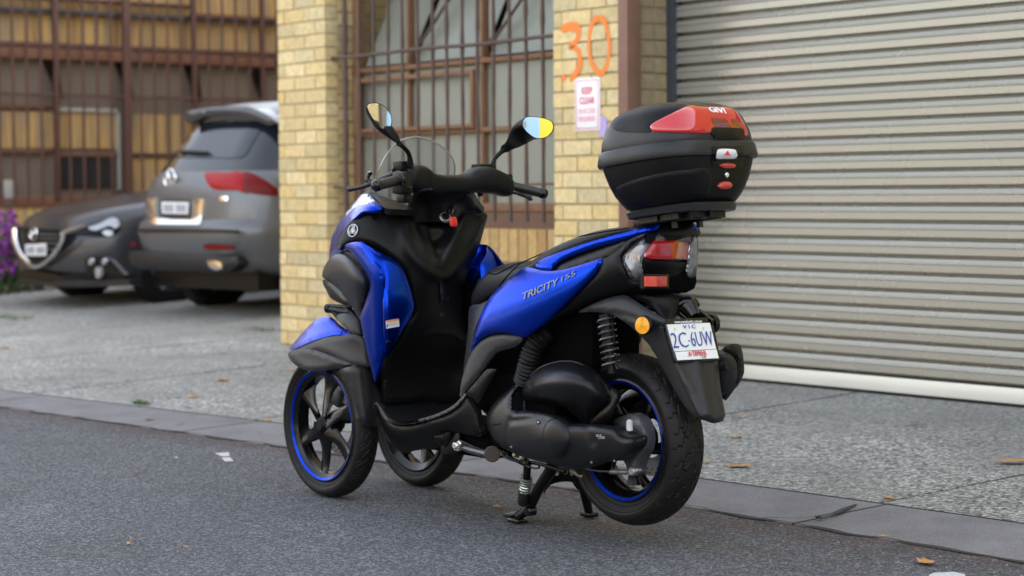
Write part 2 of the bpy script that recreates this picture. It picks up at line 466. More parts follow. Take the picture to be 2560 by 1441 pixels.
def road_stain(N, L, tc, m2):
    sx = N.new('ShaderNodeSeparateXYZ'); L.new(tc.outputs['Object'], sx.inputs[0])
    nz = N.new('ShaderNodeTexNoise'); nz.inputs['Scale'].default_value = 2.2; nz.inputs['Detail'].default_value = 7; nz.inputs['Roughness'].default_value = .7
    mp = N.new('ShaderNodeMapping'); mp.inputs['Scale'].default_value = (.5, 1.6, 1); L.new(tc.outputs['Object'], mp.inputs[0]); L.new(mp.outputs[0], nz.inputs['Vector'])
    # distance from the gutter line: y + .55 - .07*x
    a = N.new('ShaderNodeMath'); a.operation = 'MULTIPLY_ADD'; a.inputs[1].default_value = -.065; L.new(sx.outputs['X'], a.inputs[0]); L.new(sx.outputs['Y'], a.inputs[2])
    b = N.new('ShaderNodeMath'); b.operation = 'MULTIPLY_ADD'; b.inputs[1].default_value = .5; L.new(nz.outputs['Fac'], b.inputs[0]); L.new(a.outputs[0], b.inputs[2])
    mr = N.new('ShaderNodeMapRange'); mr.inputs['From Min'].default_value = -.02; mr.inputs['From Max'].default_value = -.30; L.new(b.outputs[0], mr.inputs['Value'])
    mx = N.new('ShaderNodeMix'); mx.data_type = 'RGBA'; mx.blend_type = 'MULTIPLY'; L.new(mr.outputs['Result'], mx.inputs['Factor'])
    L.new(m2.outputs['Result'], mx.inputs['A']); mx.inputs['B'].default_value = (.80, .62, .58, 1)
    # rusty oily smear where vehicles stand
    n3 = N.new('ShaderNodeTexNoise'); n3.inputs['Scale'].default_value = 3.5; n3.inputs['Detail'].default_value = 8; n3.inputs['Roughness'].default_value = .75
    mp2 = N.new('ShaderNodeMapping'); mp2.inputs['Scale'].default_value = (.35, 2.2, 1); mp2.inputs['Location'].default_value = (.3, .2, 0); L.new(tc.outputs['Object'], mp2.inputs[0]); L.new(mp2.outputs[0], n3.inputs['Vector'])
    r3 = N.new('ShaderNodeMapRange'); r3.inputs['From Min'].default_value = .5; r3.inputs['From Max'].default_value = .68; L.new(n3.outputs['Fac'], r3.inputs['Value'])
    g = N.new('ShaderNodeVectorMath'); g.operation = 'SUBTRACT'; L.new(tc.outputs['Object'], g.inputs[0]); g.inputs[1].default_value = (.25, -.25, 0)
    g2 = N.new('ShaderNodeVectorMath'); g2.operation = 'MULTIPLY'; L.new(g.outputs[0], g2.inputs[0]); g2.inputs[1].default_value = (.75, 3.0, 1)
    g3 = N.new('ShaderNodeVectorMath'); g3.operation = 'LENGTH'; L.new(g2.outputs[0], g3.inputs[0])
    r4 = N.new('ShaderNodeMapRange'); r4.inputs['From Min'].default_value = 1.1; r4.inputs['From Max'].default_value = .4; L.new(g3.outputs['Value'], r4.inputs['Value'])
    mm = N.new('ShaderNodeMath'); mm.operation = 'MULTIPLY'; L.new(r3.outputs['Result'], mm.inputs[0]); L.new(r4.outputs['Result'], mm.inputs[1])
    m2x = N.new('ShaderNodeMath'); m2x.operation = 'MULTIPLY'; m2x.inputs[1].default_value = .7; L.new(mm.outputs[0], m2x.inputs[0])
    my = N.new('ShaderNodeMix'); my.data_type = 'RGBA'; L.new(m2x.outputs[0], my.inputs['Factor']); L.new(mx.outputs['Result'], my.inputs['A']); my.inputs['B'].default_value = (.10, .055, .025, 1)
    return my
def walk_stain(N, L, tc, m2):
    nz = N.new('ShaderNodeTexNoise'); nz.inputs['Scale'].default_value = 1.1; nz.inputs['Detail'].default_value = 8; nz.inputs['Roughness'].default_value = .7
    L.new(tc.outputs['Object'], nz.inputs['Vector'])
    mr = N.new('ShaderNodeMapRange'); mr.inputs['From Min'].default_value = .55; mr.inputs['From Max'].default_value = .75; mr.inputs['To Max'].default_value = .6; L.new(nz.outputs['Fac'], mr.inputs['Value'])
    mx = N.new('ShaderNodeMix'); mx.data_type = 'RGBA'; mx.blend_type = 'MULTIPLY'; L.new(mr.outputs['Result'], mx.inputs['Factor'])
    L.new(m2.outputs['Result'], mx.inputs['A']); mx.inputs['B'].default_value = (.75, .72, .66, 1)
    return mx
M_ROAD = ground_mat('asphalt', (.062, .066, .078), (.030, .031, .038), (.24, .24, .25), .75, 150, .003, road_stain, rough=.88, calm=.15)
M_WALK = ground_mat('exposed aggregate concrete', (.235, .235, .22), (.05, .05, .05), (.56, .56, .52), .8, 80, .003, walk_stain, calm=.6)
M_KERB = ground_mat('bluestone kerb', (.175, .17, .18), (.14, .135, .145), (.21, .21, .215), .45, 200, .0015, walk_stain, patch=3.5, calm=.3)
M_EARTH = plain('packed dirt in joints', (.03, .028, .024), .95, 0, .4, 30)
M_FARG = plain('distant paving', (.09, .09, .09), .9, 0, .2, 2)

def sheet(name, grid, m, kind='structure'):
    n = len(grid[0]); v = [p for r_ in grid for p in r_]; f = []
    for i in range(len(grid) - 1):
        for k in range(n - 1): f.append((i * n + k, (i + 1) * n + k, (i + 1) * n + k + 1, i * n + k + 1))
    a, b, c = (Vector(v[i]) for i in f[0][:3])
    if (b - a).cross(c - a).z < 0: f = [tuple(reversed(q)) for q in f]
    return tag(meshobj(name, v, f, m, smooth=False), kind=kind)
sheet('ground', [[(x, y, -.035) for y in (-300, -60, 60, 300)] for x in (-300, -60, 60, 300)], M_FARG)
xs = [-30, -12, -6, -3, -.97, .32, 1.4, 2.61, 3.7, 4.89, 7, 12, 30]
sheet('road', [[(x, y, 0) for y in (kerb_out(x) - .015, 1, 3, 8, 10)] for x in xs], M_ROAD)
# flush bluestone strip between road and footpath, with open joints
JX = [(-1.80, -1.75), (.0 - .07, .05), (1.79, 2.15), (3.42, 3.75), (5.25, 5.9), (6.9, 7.5), (8.7, 9.2), (10.6, 11.1)]
kx = [-14, -8, -4.2, -1.8, -.10, 1.72, 3.36, 5.10, 6.7, 9, 12, 16]
kb = MB()
for i in range(len(kx) - 1):
    a, b = kx[i] + .006, kx[i + 1] - .006
    for j in range(6):
        x0 = a + (b - a) * j / 6; x1 = a + (b - a) * (j + 1) / 6
        P = []
        for x, y, z in ((x0, kerb_out(x0), .004), (x1, kerb_out(x1), .004), (x1, kerb_in(x1) + .006, .02), (x0, kerb_in(x0) + .006, .02)): P.append((x, y, z))
        kb.add(P + [(p[0], p[1], -.06) for p in P], [(0, 3, 2, 1), (0, 1, 5, 4), (2, 3, 7, 6)] + ([(0, 4, 7, 3)] if j == 0 else []) + ([(1, 2, 6, 5)] if j == 5 else []))
tag(kb.build('kerb', M_KERB, smooth=False), kind='structure')
sl = MB()
JJ = [(-14, -14), (-10.7, -10.7), (-8.9, -8.9), (-7.1, -7.1), (-5.3, -5.3), (-3.6, -3.5)] + JX + [(14, 14.5)]
for (a0, a1), (b0, b1) in zip(JJ[:-1], JJ[1:]):
    for j in range(4):
        P = []
        for t in (j / 4, (j + 1) / 4):
            for s_ in range(2):
                xk = (a0 + .006) + ((b0 - .006) - (a0 + .006)) * t; xw = (a1 + .006) + ((b1 - .006) - (a1 + .006)) * t
                P.append((xk, kerb_in(xk) - .003, .021) if s_ == 0 else (xw, -3.45, fz(-3.1) + .002))
        sl.add(P + [(p[0], p[1], -.07) for p in P], [(0, 1, 3, 2)[::-1]] + ([(0, 1, 5, 4)] if j == 0 else []) + ([(2, 3, 7, 6)[::-1]] if j == 3 else []))
o = sl.build('footpath', M_WALK, smooth=False); tag(o, kind='structure')
bm = bmesh.new(); bm.from_mesh(o.data); bmesh.ops.recalc_face_normals(bm, faces=bm.faces)
for f in bm.faces:
    if abs(f.normal.z) > .8 and f.normal.z < 0: f.normal_flip()
bm.to_mesh(o.data); bm.free()
sheet('yard', [[(x, y, fz(y) - .002 if y < -3.4 else fz(-3.1) - .012) for y in (-20, -12, -6, -3.40)] for x in (6.3, 8, 12, 16)], M_WALK)
jf = MB()
for (a, b) in JJ[1:-1]:
    for j in range(12):
        P = []
        for t in (j / 12, (j + 1) / 12):
            yk = kerb_in(a) - .003; y = yk + (-3.4 - yk) * t; x = a + (b - a) * t + .0; w = .0045 + .0025 * math.sin(j * 5 + a * 9); z = .021 + (fz(-3.1) + .002 - .021) * (y - yk) / (-3.45 - yk) + .0008
            P += [(x - w, y, z), (x + w, y, z)]
        jf.add(P, [(0, 1, 3, 2)[::-1]])
for q in kx[1:-1]:
    P = [(q - .006, kerb_out(q), .0048), (q + .006, kerb_out(q), .0048), (q - .006, kerb_in(q), .0208), (q + .006, kerb_in(q), .0208)]; jf.add(P, [(0, 1, 3, 2)[::-1]])
ed = [(x, kerb_in(x)) for x in np.linspace(-6, 12, 90)]
for (x0, y0), (x1, y1) in zip(ed[:-1], ed[1:]): jf.add([(x0, y0 - .004, .0215), (x0, y0 + .003, .0215), (x1, y1 - .004, .0215), (x1, y1 + .003, .0215)], [(0, 2, 3, 1)])
ed = [(x, kerb_out(x) + .008 * math.sin(x * 13) + .005 * math.sin(x * 31)) for x in np.linspace(-6, 12, 400)]
for (x0, y0), (x1, y1) in zip(ed[:-1], ed[1:]): jf.add([(x0, y0 - .007 - .004 * math.sin(x0 * 23), .0052), (x0, y0 + .010 + .009 * math.sin(x0 * 17), .0035), (x1, y1 - .007 - .004 * math.sin(x1 * 23), .0052), (x1, y1 + .010 + .009 * math.sin(x1 * 17), .0035)], [(0, 2, 3, 1)])
o = jf.build('joint_dirt', M_EARTH, smooth=False); tag(o, kind='structure')
bm = bmesh.new(); bm.from_mesh(o.data)
for q in bm.faces:
    q.normal_update()
    if q.normal.z < 0: q.normal_flip()
bm.to_mesh(o.data); bm.free()
# earth filled crack in the kerb beside the scooter's rear wheel
def ground_strip(name, pts, widths, m, z):
    v = []; f = []
    P = [on(a, b, 2, z) for a, b in pts]
    for i, q in enumerate(P):
        t = (P[min(i + 1, len(P) - 1)] - P[max(i - 1, 0)]).normalized(); n = Vector((-t.y, t.x, 0))
        v += [q + n * widths[i], q - n * widths[i]]
        if i: f.append((2 * i - 2, 2 * i - 1, 2 * i + 1, 2 * i))
    o = meshobj(name, v, f, m, smooth=False)
    bm = bmesh.new(); bm.from_mesh(o.data)
    for q in bm.faces:
        q.normal_update()
        if q.normal.z < 0: q.normal_flip()
    bm.to_mesh(o.data); bm.free(); return o
tag(ground_strip('kerb_crack', [(1870, 1297), (1925, 1294), (1975, 1295), (2030, 1293), (2085, 1284), (2108, 1274), (2140, 1261)], [.002, .006, .003, .004, .010, .012, .006], M_EARTH, .021), kind='structure')
# worn flecks of white paint on the asphalt
M_PAINT = plain('worn white road paint', (.5, .5, .52), .8, 0, .3, 90)
def fleck(pts, z=.003):
    P = [on(a, b, 2, z) for a, b in pts]
    f = [tuple(range(len(P)))]
    if (P[1] - P[0]).cross(P[2] - P[0]).z < 0: f = [tuple(reversed(f[0]))]
    return P, f
pm = MB()
for q in ([(537, 1133), (572, 1131), (575, 1140), (560, 1142), (548, 1139)], [(553, 1145), (575, 1143), (584, 1153), (562, 1154)],
          [(2322, 1438), (2335, 1432), (2385, 1430), (2412, 1436), (2416, 1452), (2330, 1452)], [(434, 1142), (446, 1143), (442, 1146)]):
    pm.add(*fleck(q))
tag(pm.build('road_marking', M_PAINT, smooth=False), kind='structure')
peb = MB(); 
for k in range(260):
    x = rng.uniform(-1.6, 4.5); y = kerb_out(x) + abs(rng.normal(0, .35)) + .02; r_ = rng.uniform(.002, .0055)
    c = Vector((x, y, r_ * .5)); q = [c + Vector((math.cos(a), math.sin(a), 0)) * r_ * rng.uniform(.7, 1.3) for a in np.arange(0, 6.2, 1.257)]
    peb.add(q + [c + Vector((0, 0, r_ * .8))], [(i, (i + 1) % 5, 5) for i in range(5)])
tag(peb.build('loose_grit', plain('pale grit', (.22, .21, .2), .9, 0, .5, 60), smooth=False), 'loose pale grit scattered on the asphalt along the gutter', 'grit', kind='stuff')

# ---------------------------------------------------------------- brick building with window and roller door
def brick_mat(name, cols, dark=1.0):
    m, N, L, b = newmat(name); b.inputs['Roughness'].default_value = .85
    at = N.new('ShaderNodeAttribute'); at.attribute_name = 'tint'
    cr = N.new('ShaderNodeValToRGB'); L.new(at.outputs['Fac'], cr.inputs['Fac'])
    els = cr.color_ramp.elements
    for i, c in enumerate(cols):
        p = i / (len(cols) - 1)
        e = els[i] if i < 2 else els.new(p)
        e.position = p; e.color = (*c, 1)
    tc = N.new('ShaderNodeTexCoord'); nz = N.new('ShaderNodeTexNoise'); nz.inputs['Scale'].default_value = 22; nz.inputs['Detail'].default_value = 7; nz.inputs['Roughness'].default_value = .7
    L.new(tc.outputs['Object'], nz.inputs['Vector'])
    mr = N.new('ShaderNodeMapRange'); mr.inputs['From Min'].default_value = .3; mr.inputs['From Max'].default_value = .7; mr.inputs['To Min'].default_value = .72; mr.inputs['To Max'].default_value = 1.15
    L.new(nz.outputs['Fac'], mr.inputs['Value'])
    mx = N.new('ShaderNodeMix'); mx.data_type = 'RGBA'; mx.blend_type = 'MULTIPLY'; mx.inputs['Factor'].default_value = 1
    L.new(cr.outputs['Color'], mx.inputs['A']); L.new(mr.outputs['Result'], mx.inputs['B']); L.new(mx.outputs['Result'], b.inputs['Base Color'])
    bp = N.new('ShaderNodeBump'); bp.inputs['Strength'].default_value = .5; bp.inputs['Distance'].default_value = .004
    L.new(nz.outputs['Fac'], bp.inputs['Height']); L.new(bp.outputs['Normal'], b.inputs['Normal'])
    return m
M_BRICK = brick_mat('cream face brick', [(.64, .47, .20), (.70, .54, .27), (.58, .45, .22), (.74, .59, .32), (.50, .42, .24), (.66, .49, .21)])
M_BRICK_SHADE = brick_mat('shaded cream brick', [(.26, .19, .10), (.33, .25, .14), (.29, .23, .14), (.36, .28, .15)])  # darker copy of the face brick, painting the shaded door reveal
M_SILLB = brick_mat('sill brick', [(.44, .28, .10), (.52, .36, .15), (.38, .23, .09), (.56, .42, .2)])
M_MORTAR = plain('mortar', (.36, .29, .16), .95, 0, .2, 60)
M_MORTARD = plain('shaded reveal and sill mortar', (.22, .19, .13), .95, 0, .25, 60)  # darker mortar, painting shade in the door reveal, shared by the sill
class Bricks(MB):
    def __init__(s): super().__init__(); s.t = []
    def brick(s, x0, x1, y0, y1, z0, z1, bev=.004, mort=False):
        n = len(s.f); j = rng.uniform(-.0025, .0025, 6) if not mort else np.zeros(6)
        s.cur = 1 if mort else 0
        if mort: s.box(x0, x1, y0, y1, z0, z1)
        else: s.box(x0 + j[0], x1 + j[1], y0 + j[2], y1 + j[3], z0 + j[4] * .6, z1 + j[5] * .6, bev)
        s.t += [rng.random()] * (len(s.f) - n)
    def done(s, name, m, parent, mortar):
        o = s.build(name, None, parent, smooth=False, mats=[m, mortar])
        a = o.data.attributes.new('tint', 'FLOAT', 'FACE'); a.data.foreach_set('value', s.t)
        return o
def brick_face_y(B, x0, x1, yf, z0, z1, depth=.11, off=0, mort=True, course=.086, lb=.24):
    """running-bond face looking to +Y at y=yf"""
    k = 0; z = z0
    while z < z1 - .02:
        x = x0 - ((lb / 2) if (k + off) % 2 else 0) ; zt = min(z + course - .010, z1)
        while x < x1 - .001:
            a = max(x, x0); b = min(x + lb - .010, x1)
            if b - a > .02: B.brick(a, b, yf - depth, yf, z, zt)
            x += lb
        z += course; k += 1
    if mort: B.brick(x0 + .003, x1 - .003, yf - depth + .002, yf - .007, z0, z1, mort=True)
def brick_face_x(B, y0, y1, xf, z0, z1, depth=.11, off=0, lb=.24, course=.086):
    k = 0; z = z0
    while z < z1 - .02:
        y = y1 + ((lb / 2) if (k + off) % 2 else 0); zt = min(z + course - .010, z1)
        while y > y0 + .001:
            a = max(y - lb + .010, y0); b = min(y, y1)
            if b - a > .02: B.brick(xf, xf + depth, a, b, z, zt)
            y -= lb
        z += course; k += 1
    B.brick(xf + .007, xf + depth - .002, y0 + .003, y1 - .003, z0, z1, mort=True)

WY = -3.03
bld = empty('brick_building', (4.5, WY, 0), 'cream brick workshop with barred window, orange painted number and grey roller door', 'building')
# near pillar (carries the painted number)
B = Bricks()
brick_face_y(B, 3.47, 4.017, WY, .03, 3.0)
B.done('brick_pillar', M_BRICK, bld, M_MORTAR)
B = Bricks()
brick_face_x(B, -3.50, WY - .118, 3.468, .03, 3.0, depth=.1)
B.done('door_reveal', M_BRICK_SHADE, bld, M_MORTARD)
# far pillar: lit face and shaded return
B = Bricks()
brick_face_y(B, 6.256, 6.81, WY, -.02, 3.0, off=1, depth=.1)
B.done('brick_pillar', M_BRICK, bld, M_MORTAR)
B = Bricks()
brick_face_x(B, -3.3, WY - .102, 6.256, .03, 3.0, depth=.1, off=1)
brick_face_y(B, 6.36, 6.81, WY - .12, .03, 3.0, depth=.3)
B.done('pillar_return', M_BRICK, bld, M_MORTAR)
# wall under the window: two courses then a soldier sill
B = Bricks()
brick_face_y(B, 4.02, 6.25, WY - .10, .03, .635, depth=.2)
B.done('wall', M_BRICK, bld, M_MORTAR)
B = Bricks()
x = 4.02
while x < 6.25:
    B.brick(x, min(x + .076, 6.25), WY - .20, WY - .085, .645, .83); x += .086
B.brick(4.02, 6.25, WY - .2, WY - .095, .637, .822, mort=True)
B.done('window_sill', M_SILLB, bld, M_MORTARD)
# plain wall above, unseen and made high to block the sun, and the parts of the block outside the frame
def bricktex(name):
    m, N, L, b = newmat(name); b.inputs['Roughness'].default_value = .85
    tc = N.new('ShaderNodeTexCoord'); sx = N.new('ShaderNodeSeparateXYZ'); cx = N.new('ShaderNodeCombineXYZ')
    L.new(tc.outputs['Object'], sx.inputs[0]); ad = N.new('ShaderNodeMath'); L.new(sx.outputs['X'], ad.inputs[0]); L.new(sx.outputs['Y'], ad.inputs[1])
    L.new(ad.outputs[0], cx.inputs['X']); L.new(sx.outputs['Z'], cx.inputs['Y'])
    br = N.new('ShaderNodeTexBrick'); br.inputs['Scale'].default_value = 1; br.inputs['Brick Width'].default_value = .24; br.inputs['Row Height'].default_value = .086; br.inputs['Mortar Size'].default_value = .006
    br.inputs['Color1'].default_value = (.66, .49, .2, 1); br.inputs['Color2'].default_value = (.52, .4, .19, 1); br.inputs['Mortar'].default_value = (.3, .24, .15, 1)
    L.new(cx.outputs[0], br.inputs['Vector']); L.new(br.outputs['Color'], b.inputs['Base Color'])
    return m
M_BTEX = bricktex('cream brickwork')
up = MB(); up.box(-6.8, 6.81, -3.6, WY, 3.0, 6.6); up.box(-8.2, -5.75, -3.6, WY, -.03, 3.0); up.box(-5.75, -4.9, -3.6, WY - .01, -.03, .8); up.box(-1.9, -1.2, -3.6, WY, -.03, 3.0)
up.box(-30, -12.2, -3.6, WY, -.03, 6.6); up.box(-12.2, -8.2, -3.6, WY, 3, 6.6)
up.box(-8.2, -6.8, -3.6, WY, 3.0, 6.6); up.box(6.36, 6.81, -12, -3.45, -.03, 6.6); up.box(-30, 6.36, -12, -3.7, 6.2, 6.6); up.box(-30, 6.36, -12.2, -12, -.03, 6.6)  # unseen rear wall added to stop sun leaking through the interior
up.build('upper_wall', M_BTEX, bld, smooth=False)
M_YEL = plain('yellow mirror panel', (.86, .74, .03), .5, 0, .04, 3)
M_PBL = plain('sky blue mirror panel', (.36, .62, .82), .5, 0, .04, 3)
d = MB(); d.box(-4.9, -3.42, -3.5, -3.15, -.03, 3.0); d.build('mirror_panel', M_PBL, bld, smooth=False)  # unseen blue panel added so the right mirror shows sky blue
d = MB(); d.box(-3.38, -1.9, -3.5, -3.15, -.03, 3.0); d.build('mirror_panel', M_YEL, bld, smooth=False)  # unseen yellow panel added to colour the right mirror
d = MB(); d.box(-3.42, -3.38, -3.5, -3.12, -.03, 3.0); d.build('mirror_panel_post', M_WHITE, bld, smooth=False)  # white edge added between both panels for the mirror

M_POST0 = plain('mirror view bar paint', (.05, .035, .03), .6)
d = MB(); d.box(-5.75, -4.9, -3.3, -3.25, .8, 3.0); d.build('pane', plain('mirror view pane', (.45, .46, .42), .5), bld, smooth=False)
for k in range(7):
    d = MB(); d.tube([(-5.70 + k * .125, WY - .05, .8), (-5.70 + k * .125, WY - .05, 3.0)], .014, 8); d.build('bar', M_POST0, bld)
# steel post at the pillar corner
M_POST = plain('weathered brown painted steel', (.19, .10, .07), .6, .1, .2, 8, bump=.2, bscale=80)
d = MB(); d.box(3.405, 3.480, WY - .085, WY + .012, .03, 3.2, .003); d.build('steel_post', M_POST, bld, angle=30)

# roller door: one rolled profile per slat
M_SHUT = plain('beige grey roller door steel', (.33, .32, .275), .27, .3, .05, 3, rvar=.06)
YS = -3.385; prof = []
pitch = .0812; z = .16; i = 0
SL = [(0, .0), (.50, .0), (.56, .0), (.60, -.004), (.64, -.0125), (.74, -.0125), (.76, -.0115), (.80, -.007), (.90, .0015), (.935, .004), (.965, .0035), (.985, .001)]
zz = []
# from bottom upwards: flat face, rolls out over the groove, groove, sloping ledge
PR = [(.0, -.018), (.04, -.008), (.20, -.001), (.26, .004), (.30, .005), (.34, .003), (.37, 0), (.77, 0), (.795, -.002), (.803, -.042), (.985, -.045)]  # groove cut deeper than a real slat to darken it
zs = .150
while zs < 3.0:
    for (t, yo) in PR:
        # door is built bottom to top; the ledge of a slat faces the sky
        prof.append((YS + yo, zs + pitch * (1 - t)))
    zs += pitch
prof.sort(key=lambda q: q[1])
v = []; f = []
X0, X1 = -1.3, 3.455
for (y, z) in prof: v += [(X0, y, z), (X1, y, z)]
for i in range(len(prof) - 1): f.append((2 * i, 2 * i + 1, 2 * i + 3, 2 * i + 2))
rd = meshobj('roller_door', v, f, M_SHUT, bld, smooth=True, angle=14)
bm = bmesh.new(); bm.from_mesh(rd.data)
for q in bm.faces:
    if q.normal.y < 0 and abs(q.normal.z) < .9: q.normal_flip()
bmesh.ops.recalc_face_normals(bm, faces=bm.faces)
bm.faces.ensure_lookup_table()
if sum(q.normal.y for q in bm.faces) < 0:
    for q in bm.faces: q.normal_flip()
bm.to_mesh(rd.data); bm.free()
d = MB(); d.box(X0, X1, YS - .02, YS + .012, .078, .148, .004); d.build('bottom_rail', plain('pale cream door rail', (.66, .65, .58), .35, .1, .04, 5), bld, angle=30)
d = MB(); d.box(X0, X1, YS - .015, YS + .006, .058, .0775); d.build('rubber_seal', M_RUB, bld, smooth=False)
d = MB(); d.box(3.425, 3.466, YS - .03, YS + .035, .05, 3.0); d.build('guide_track', plain('dark blue grey track', (.07, .085, .105), .5, .4, .1), bld, smooth=False)

# window: dark room void, glass, frames, opened top sashes with stays
M_GLASS = plain('dusty obscured glass', (.25, .265, .225), .30, 0, .12, 1.6, rvar=.1)
M_FRAME = plain('faded orange brown frame paint', (.22, .115, .06), .7, 0, .3, 14, bump=.3, bscale=120)
M_FRAMED = plain('brown sill shade', (.15, .085, .055), .75, 0, .3, 14)
M_BAR = plain('rusty brown bar paint', (.085, .05, .038), .6, .1, .35, 16, bump=.4, bscale=150)
M_VOID = plain('dark interior', (.012, .010, .009), .9)
GY = WY - .25
def wz(px, py): q = on(px, py, 1, GY); return q.x, q.z
win = MB(); win.box(4.0, 6.36, GY - .6, GY - .5, .7, 3.0); win.build('window_void', M_VOID, bld, smooth=False)
wf = MB()
def fr_h(xa, xb, z, h=.035, d_=.05, y=GY): wf.box(xa, xb, y - .01, y + d_, z - h / 2, z + h / 2, .004)
def fr_v(x, za, zb, w=.035, d_=.045, y=GY): wf.box(x - w / 2, x + w / 2, y - .01, y + d_, za, zb, .004)
xl, z1 = wz(868, 188); xr = 4.03; z1b = wz(1375, 133)[1]
z_up = (z1 + z1b) / 2; z_mid = wz(1040, 333)[1]; z_bot = wz(1300, 519)[1]
xv1 = wz(1033, 250)[0]; xv2 = wz(1218, 250)[0]
fr_h(xr, 6.26, z_up, .030); fr_h(xr, 6.26, z_mid, .028); fr_h(xr, 6.26, z_bot + .0, .05)
fr_v(xv1, z_up, z_mid, .02, .04); fr_v(xv2, z_bot, z_up, .022, .043); fr_v(xr + .02, z_bot, 3.0, .05, .044); fr_v(6.22, z_bot, 3.0, .06, .044)
fr_v(xv1, z_up, 3.0, .028, .042); fr_v(xv2, z_up, 3.0, .028, .041)
wfo = wf.build('window_frame', M_FRAME, bld, angle=30)
q = MB(); q.box(4.02, 6.26, GY - .02, GY + .06, .80, z_bot - .028); q.build('sill_shade_board', M_FRAMED, bld, smooth=False)  # added board, coloured as the brown shadow below the frame
sf = MB()      # side-hung opening sash in the middle row, standing slightly proud
for a, b, c, d_ in ((xv2 + .03, xv2 + .058, z_mid + .01, z_up - .05), (6.15, 6.19, z_mid + .01, z_up - .05)): sf.box(a, b, GY + .052, GY + .085, c, d_, .004)
sf.box(xv2 + .03, 6.19, GY + .053, GY + .084, z_up - .078, z_up - .05, .004); sf.box(xv2 + .03, 6.19, GY + .053, GY + .084, z_mid + .012, z_mid + .036, .004)
sf.build('window_sash', M_FRAME, bld, angle=30)
ps = [(xr, xv2, z_mid, z_up), (xv2, 6.2, z_mid, z_up), (xr, xv2, z_bot, z_mid), (xv2, 6.2, z_bot, z_mid)]
for (a, b, c, d_) in ps:
    g = MB(); g.box(a, b, GY - .004, GY + .002, c, d_); g.build('pane', M_GLASS, bld, smooth=False)
# tilted-in top sashes
for (a, b) in ((xr, xv2), (xv2, xv1), (xv1, 6.2)):
    g = MB(); w_ = .004
    dy = -.30; v = []
    for t in (0, 1):
        for x in (a + .03, b - .03):
            v += [(x, GY + .0 + dy * t, z_up + .03 + .62 * t), (x, GY - .006 + dy * t, z_up + .03 + .62 * t)]
    g.add(v, [(0, 2, 6, 4), (1, 5, 7, 3), (0, 4, 5, 1), (2, 3, 7, 6), (4, 6, 7, 5), (0, 1, 3, 2)]); g.fixn(); g.build('pane', M_GLASS, bld, smooth=False)
st = MB()
for x in (xv1 - .06, xv2 - .08):
    st.tube([(x, GY + .03, z_up + .09), (x - .30, GY - .12, z_up + .52)], .011, 8)
st.pieces('window_stay', M_BAR, bld)
# security grille
gr = empty('window_grille', (5.1, WY - .07, 0)); gr.parent = bld; gr.location = Vector((5.1, WY - .07, 0)) - Vector(bld.location)
bpy.context.view_layer.update()
YB = WY - .065
u0 = [335, 480, 630, 780, 925, 1085, 1240, 1385, 1545, 1700, 1865, 2030, 2200, 2375]
zb = on(1300, 556, 1, YB).z
first = None
for k, u in enumerate(u0):
    x = on(780 + u / 4.118, 60, 1, YB).x
    q = MB(); rb = .017 if k == 0 else .0105
    nn = 40; pts = []; rr = []
    zk = rng.uniform(1.86, 2.05)
    for i in range(nn + 1):
        z = zb + (3.1 - zb) * i / nn
        pts.append((x + .002 * math.sin(z * 7 + k), YB, z)); rr.append(rb * (1 + .35 * math.exp(-((z - zk) / .035) ** 2) + .12 * math.sin(z * 19 + k * 2)))
    q.tube(pts, rr, 8); q.build('bar', M_BAR, gr)
for py, r_ in ((92, .011), (462, .006)):
    z = on(1380, py, 1, YB).z
    q = MB(); q.tube([(x, YB + .012 + .003 * math.sin(x * 9), z + .004 * math.sin(x * 5)) for x in np.linspace(4.0, 6.34, 40)], r_, 8)
    q.build('rail', M_BAR, gr)

# orange sprayed number: soft-edged strokes following the brick face
m, N, L, b = newmat('orange spray paint'); M_SPRAY = m
b.inputs['Roughness'].default_value = .6; b.inputs['Base Color'].default_value = (.78, .20, .02, 1)
at = N.new('ShaderNodeAttribute'); at.attribute_name = 'dens'
nz = N.new('ShaderNodeTexNoise'); nz.inputs['Scale'].default_value = 120; tc = N.new('ShaderNodeTexCoord'); L.new(tc.outputs['Object'], nz.inputs['Vector'])
ad = N.new('ShaderNodeMath'); ad.operation = 'MULTIPLY_ADD'; ad.inputs[1].default_value = .5; L.new(nz.outputs['Fac'], ad.inputs[0]); L.new(at.outputs['Fac'], ad.inputs[2])
sb = N.new('ShaderNodeMapRange'); sb.inputs['From Min'].default_value = .45; sb.inputs['From Max'].default_value = .95; L.new(ad.outputs[0], sb.inputs['Value'])
L.new(sb.outputs['Result'], b.inputs['Alpha'])
def stroke(B_, px, w):
    P = [on(1380 + u / 4.65, 30 + v_ / 4.65, 1, WY + .003) for u, v_ in px]
    P, ww = cr_path(P, [k * 1.22 for k in w], 8)
    v = []; f = []; dn = []; n = 7
    for i, q in enumerate(P):
        t = (P[min(i + 1, len(P) - 1)] - P[max(i - 1, 0)]).normalized(); nn = Vector((t.z, 0, -t.x))
        e = min(1, i / 3, (len(P) - 1 - i) / 3)
        for k in range(n):
            s_ = -1 + 2 * k / (n - 1); v.append(q + nn * s_ * ww[i] * 1.35); dn.append(min(1, (1 - abs(s_)) * 1.9) * (e * .6 + .4 if e < 1 else 1))
        if i:
            for k in range(n - 1): f.append(((i - 1) * n + k, (i - 1) * n + k + 1, i * n + k + 1, i * n + k))
    b0 = len(B_.v); B_.v += v; B_.f += [tuple(b0 + j for j in q) for q in f]; B_.m += [0] * len(f)
    return dn
sp = MB(); dens = []
dens += stroke(sp, [(118, 235), (130, 205), (175, 178), (240, 170), (295, 190), (312, 235), (300, 310), (255, 370), (190, 425)], [.014, .018, .019, .02, .019, .016, .013, .013, .012])
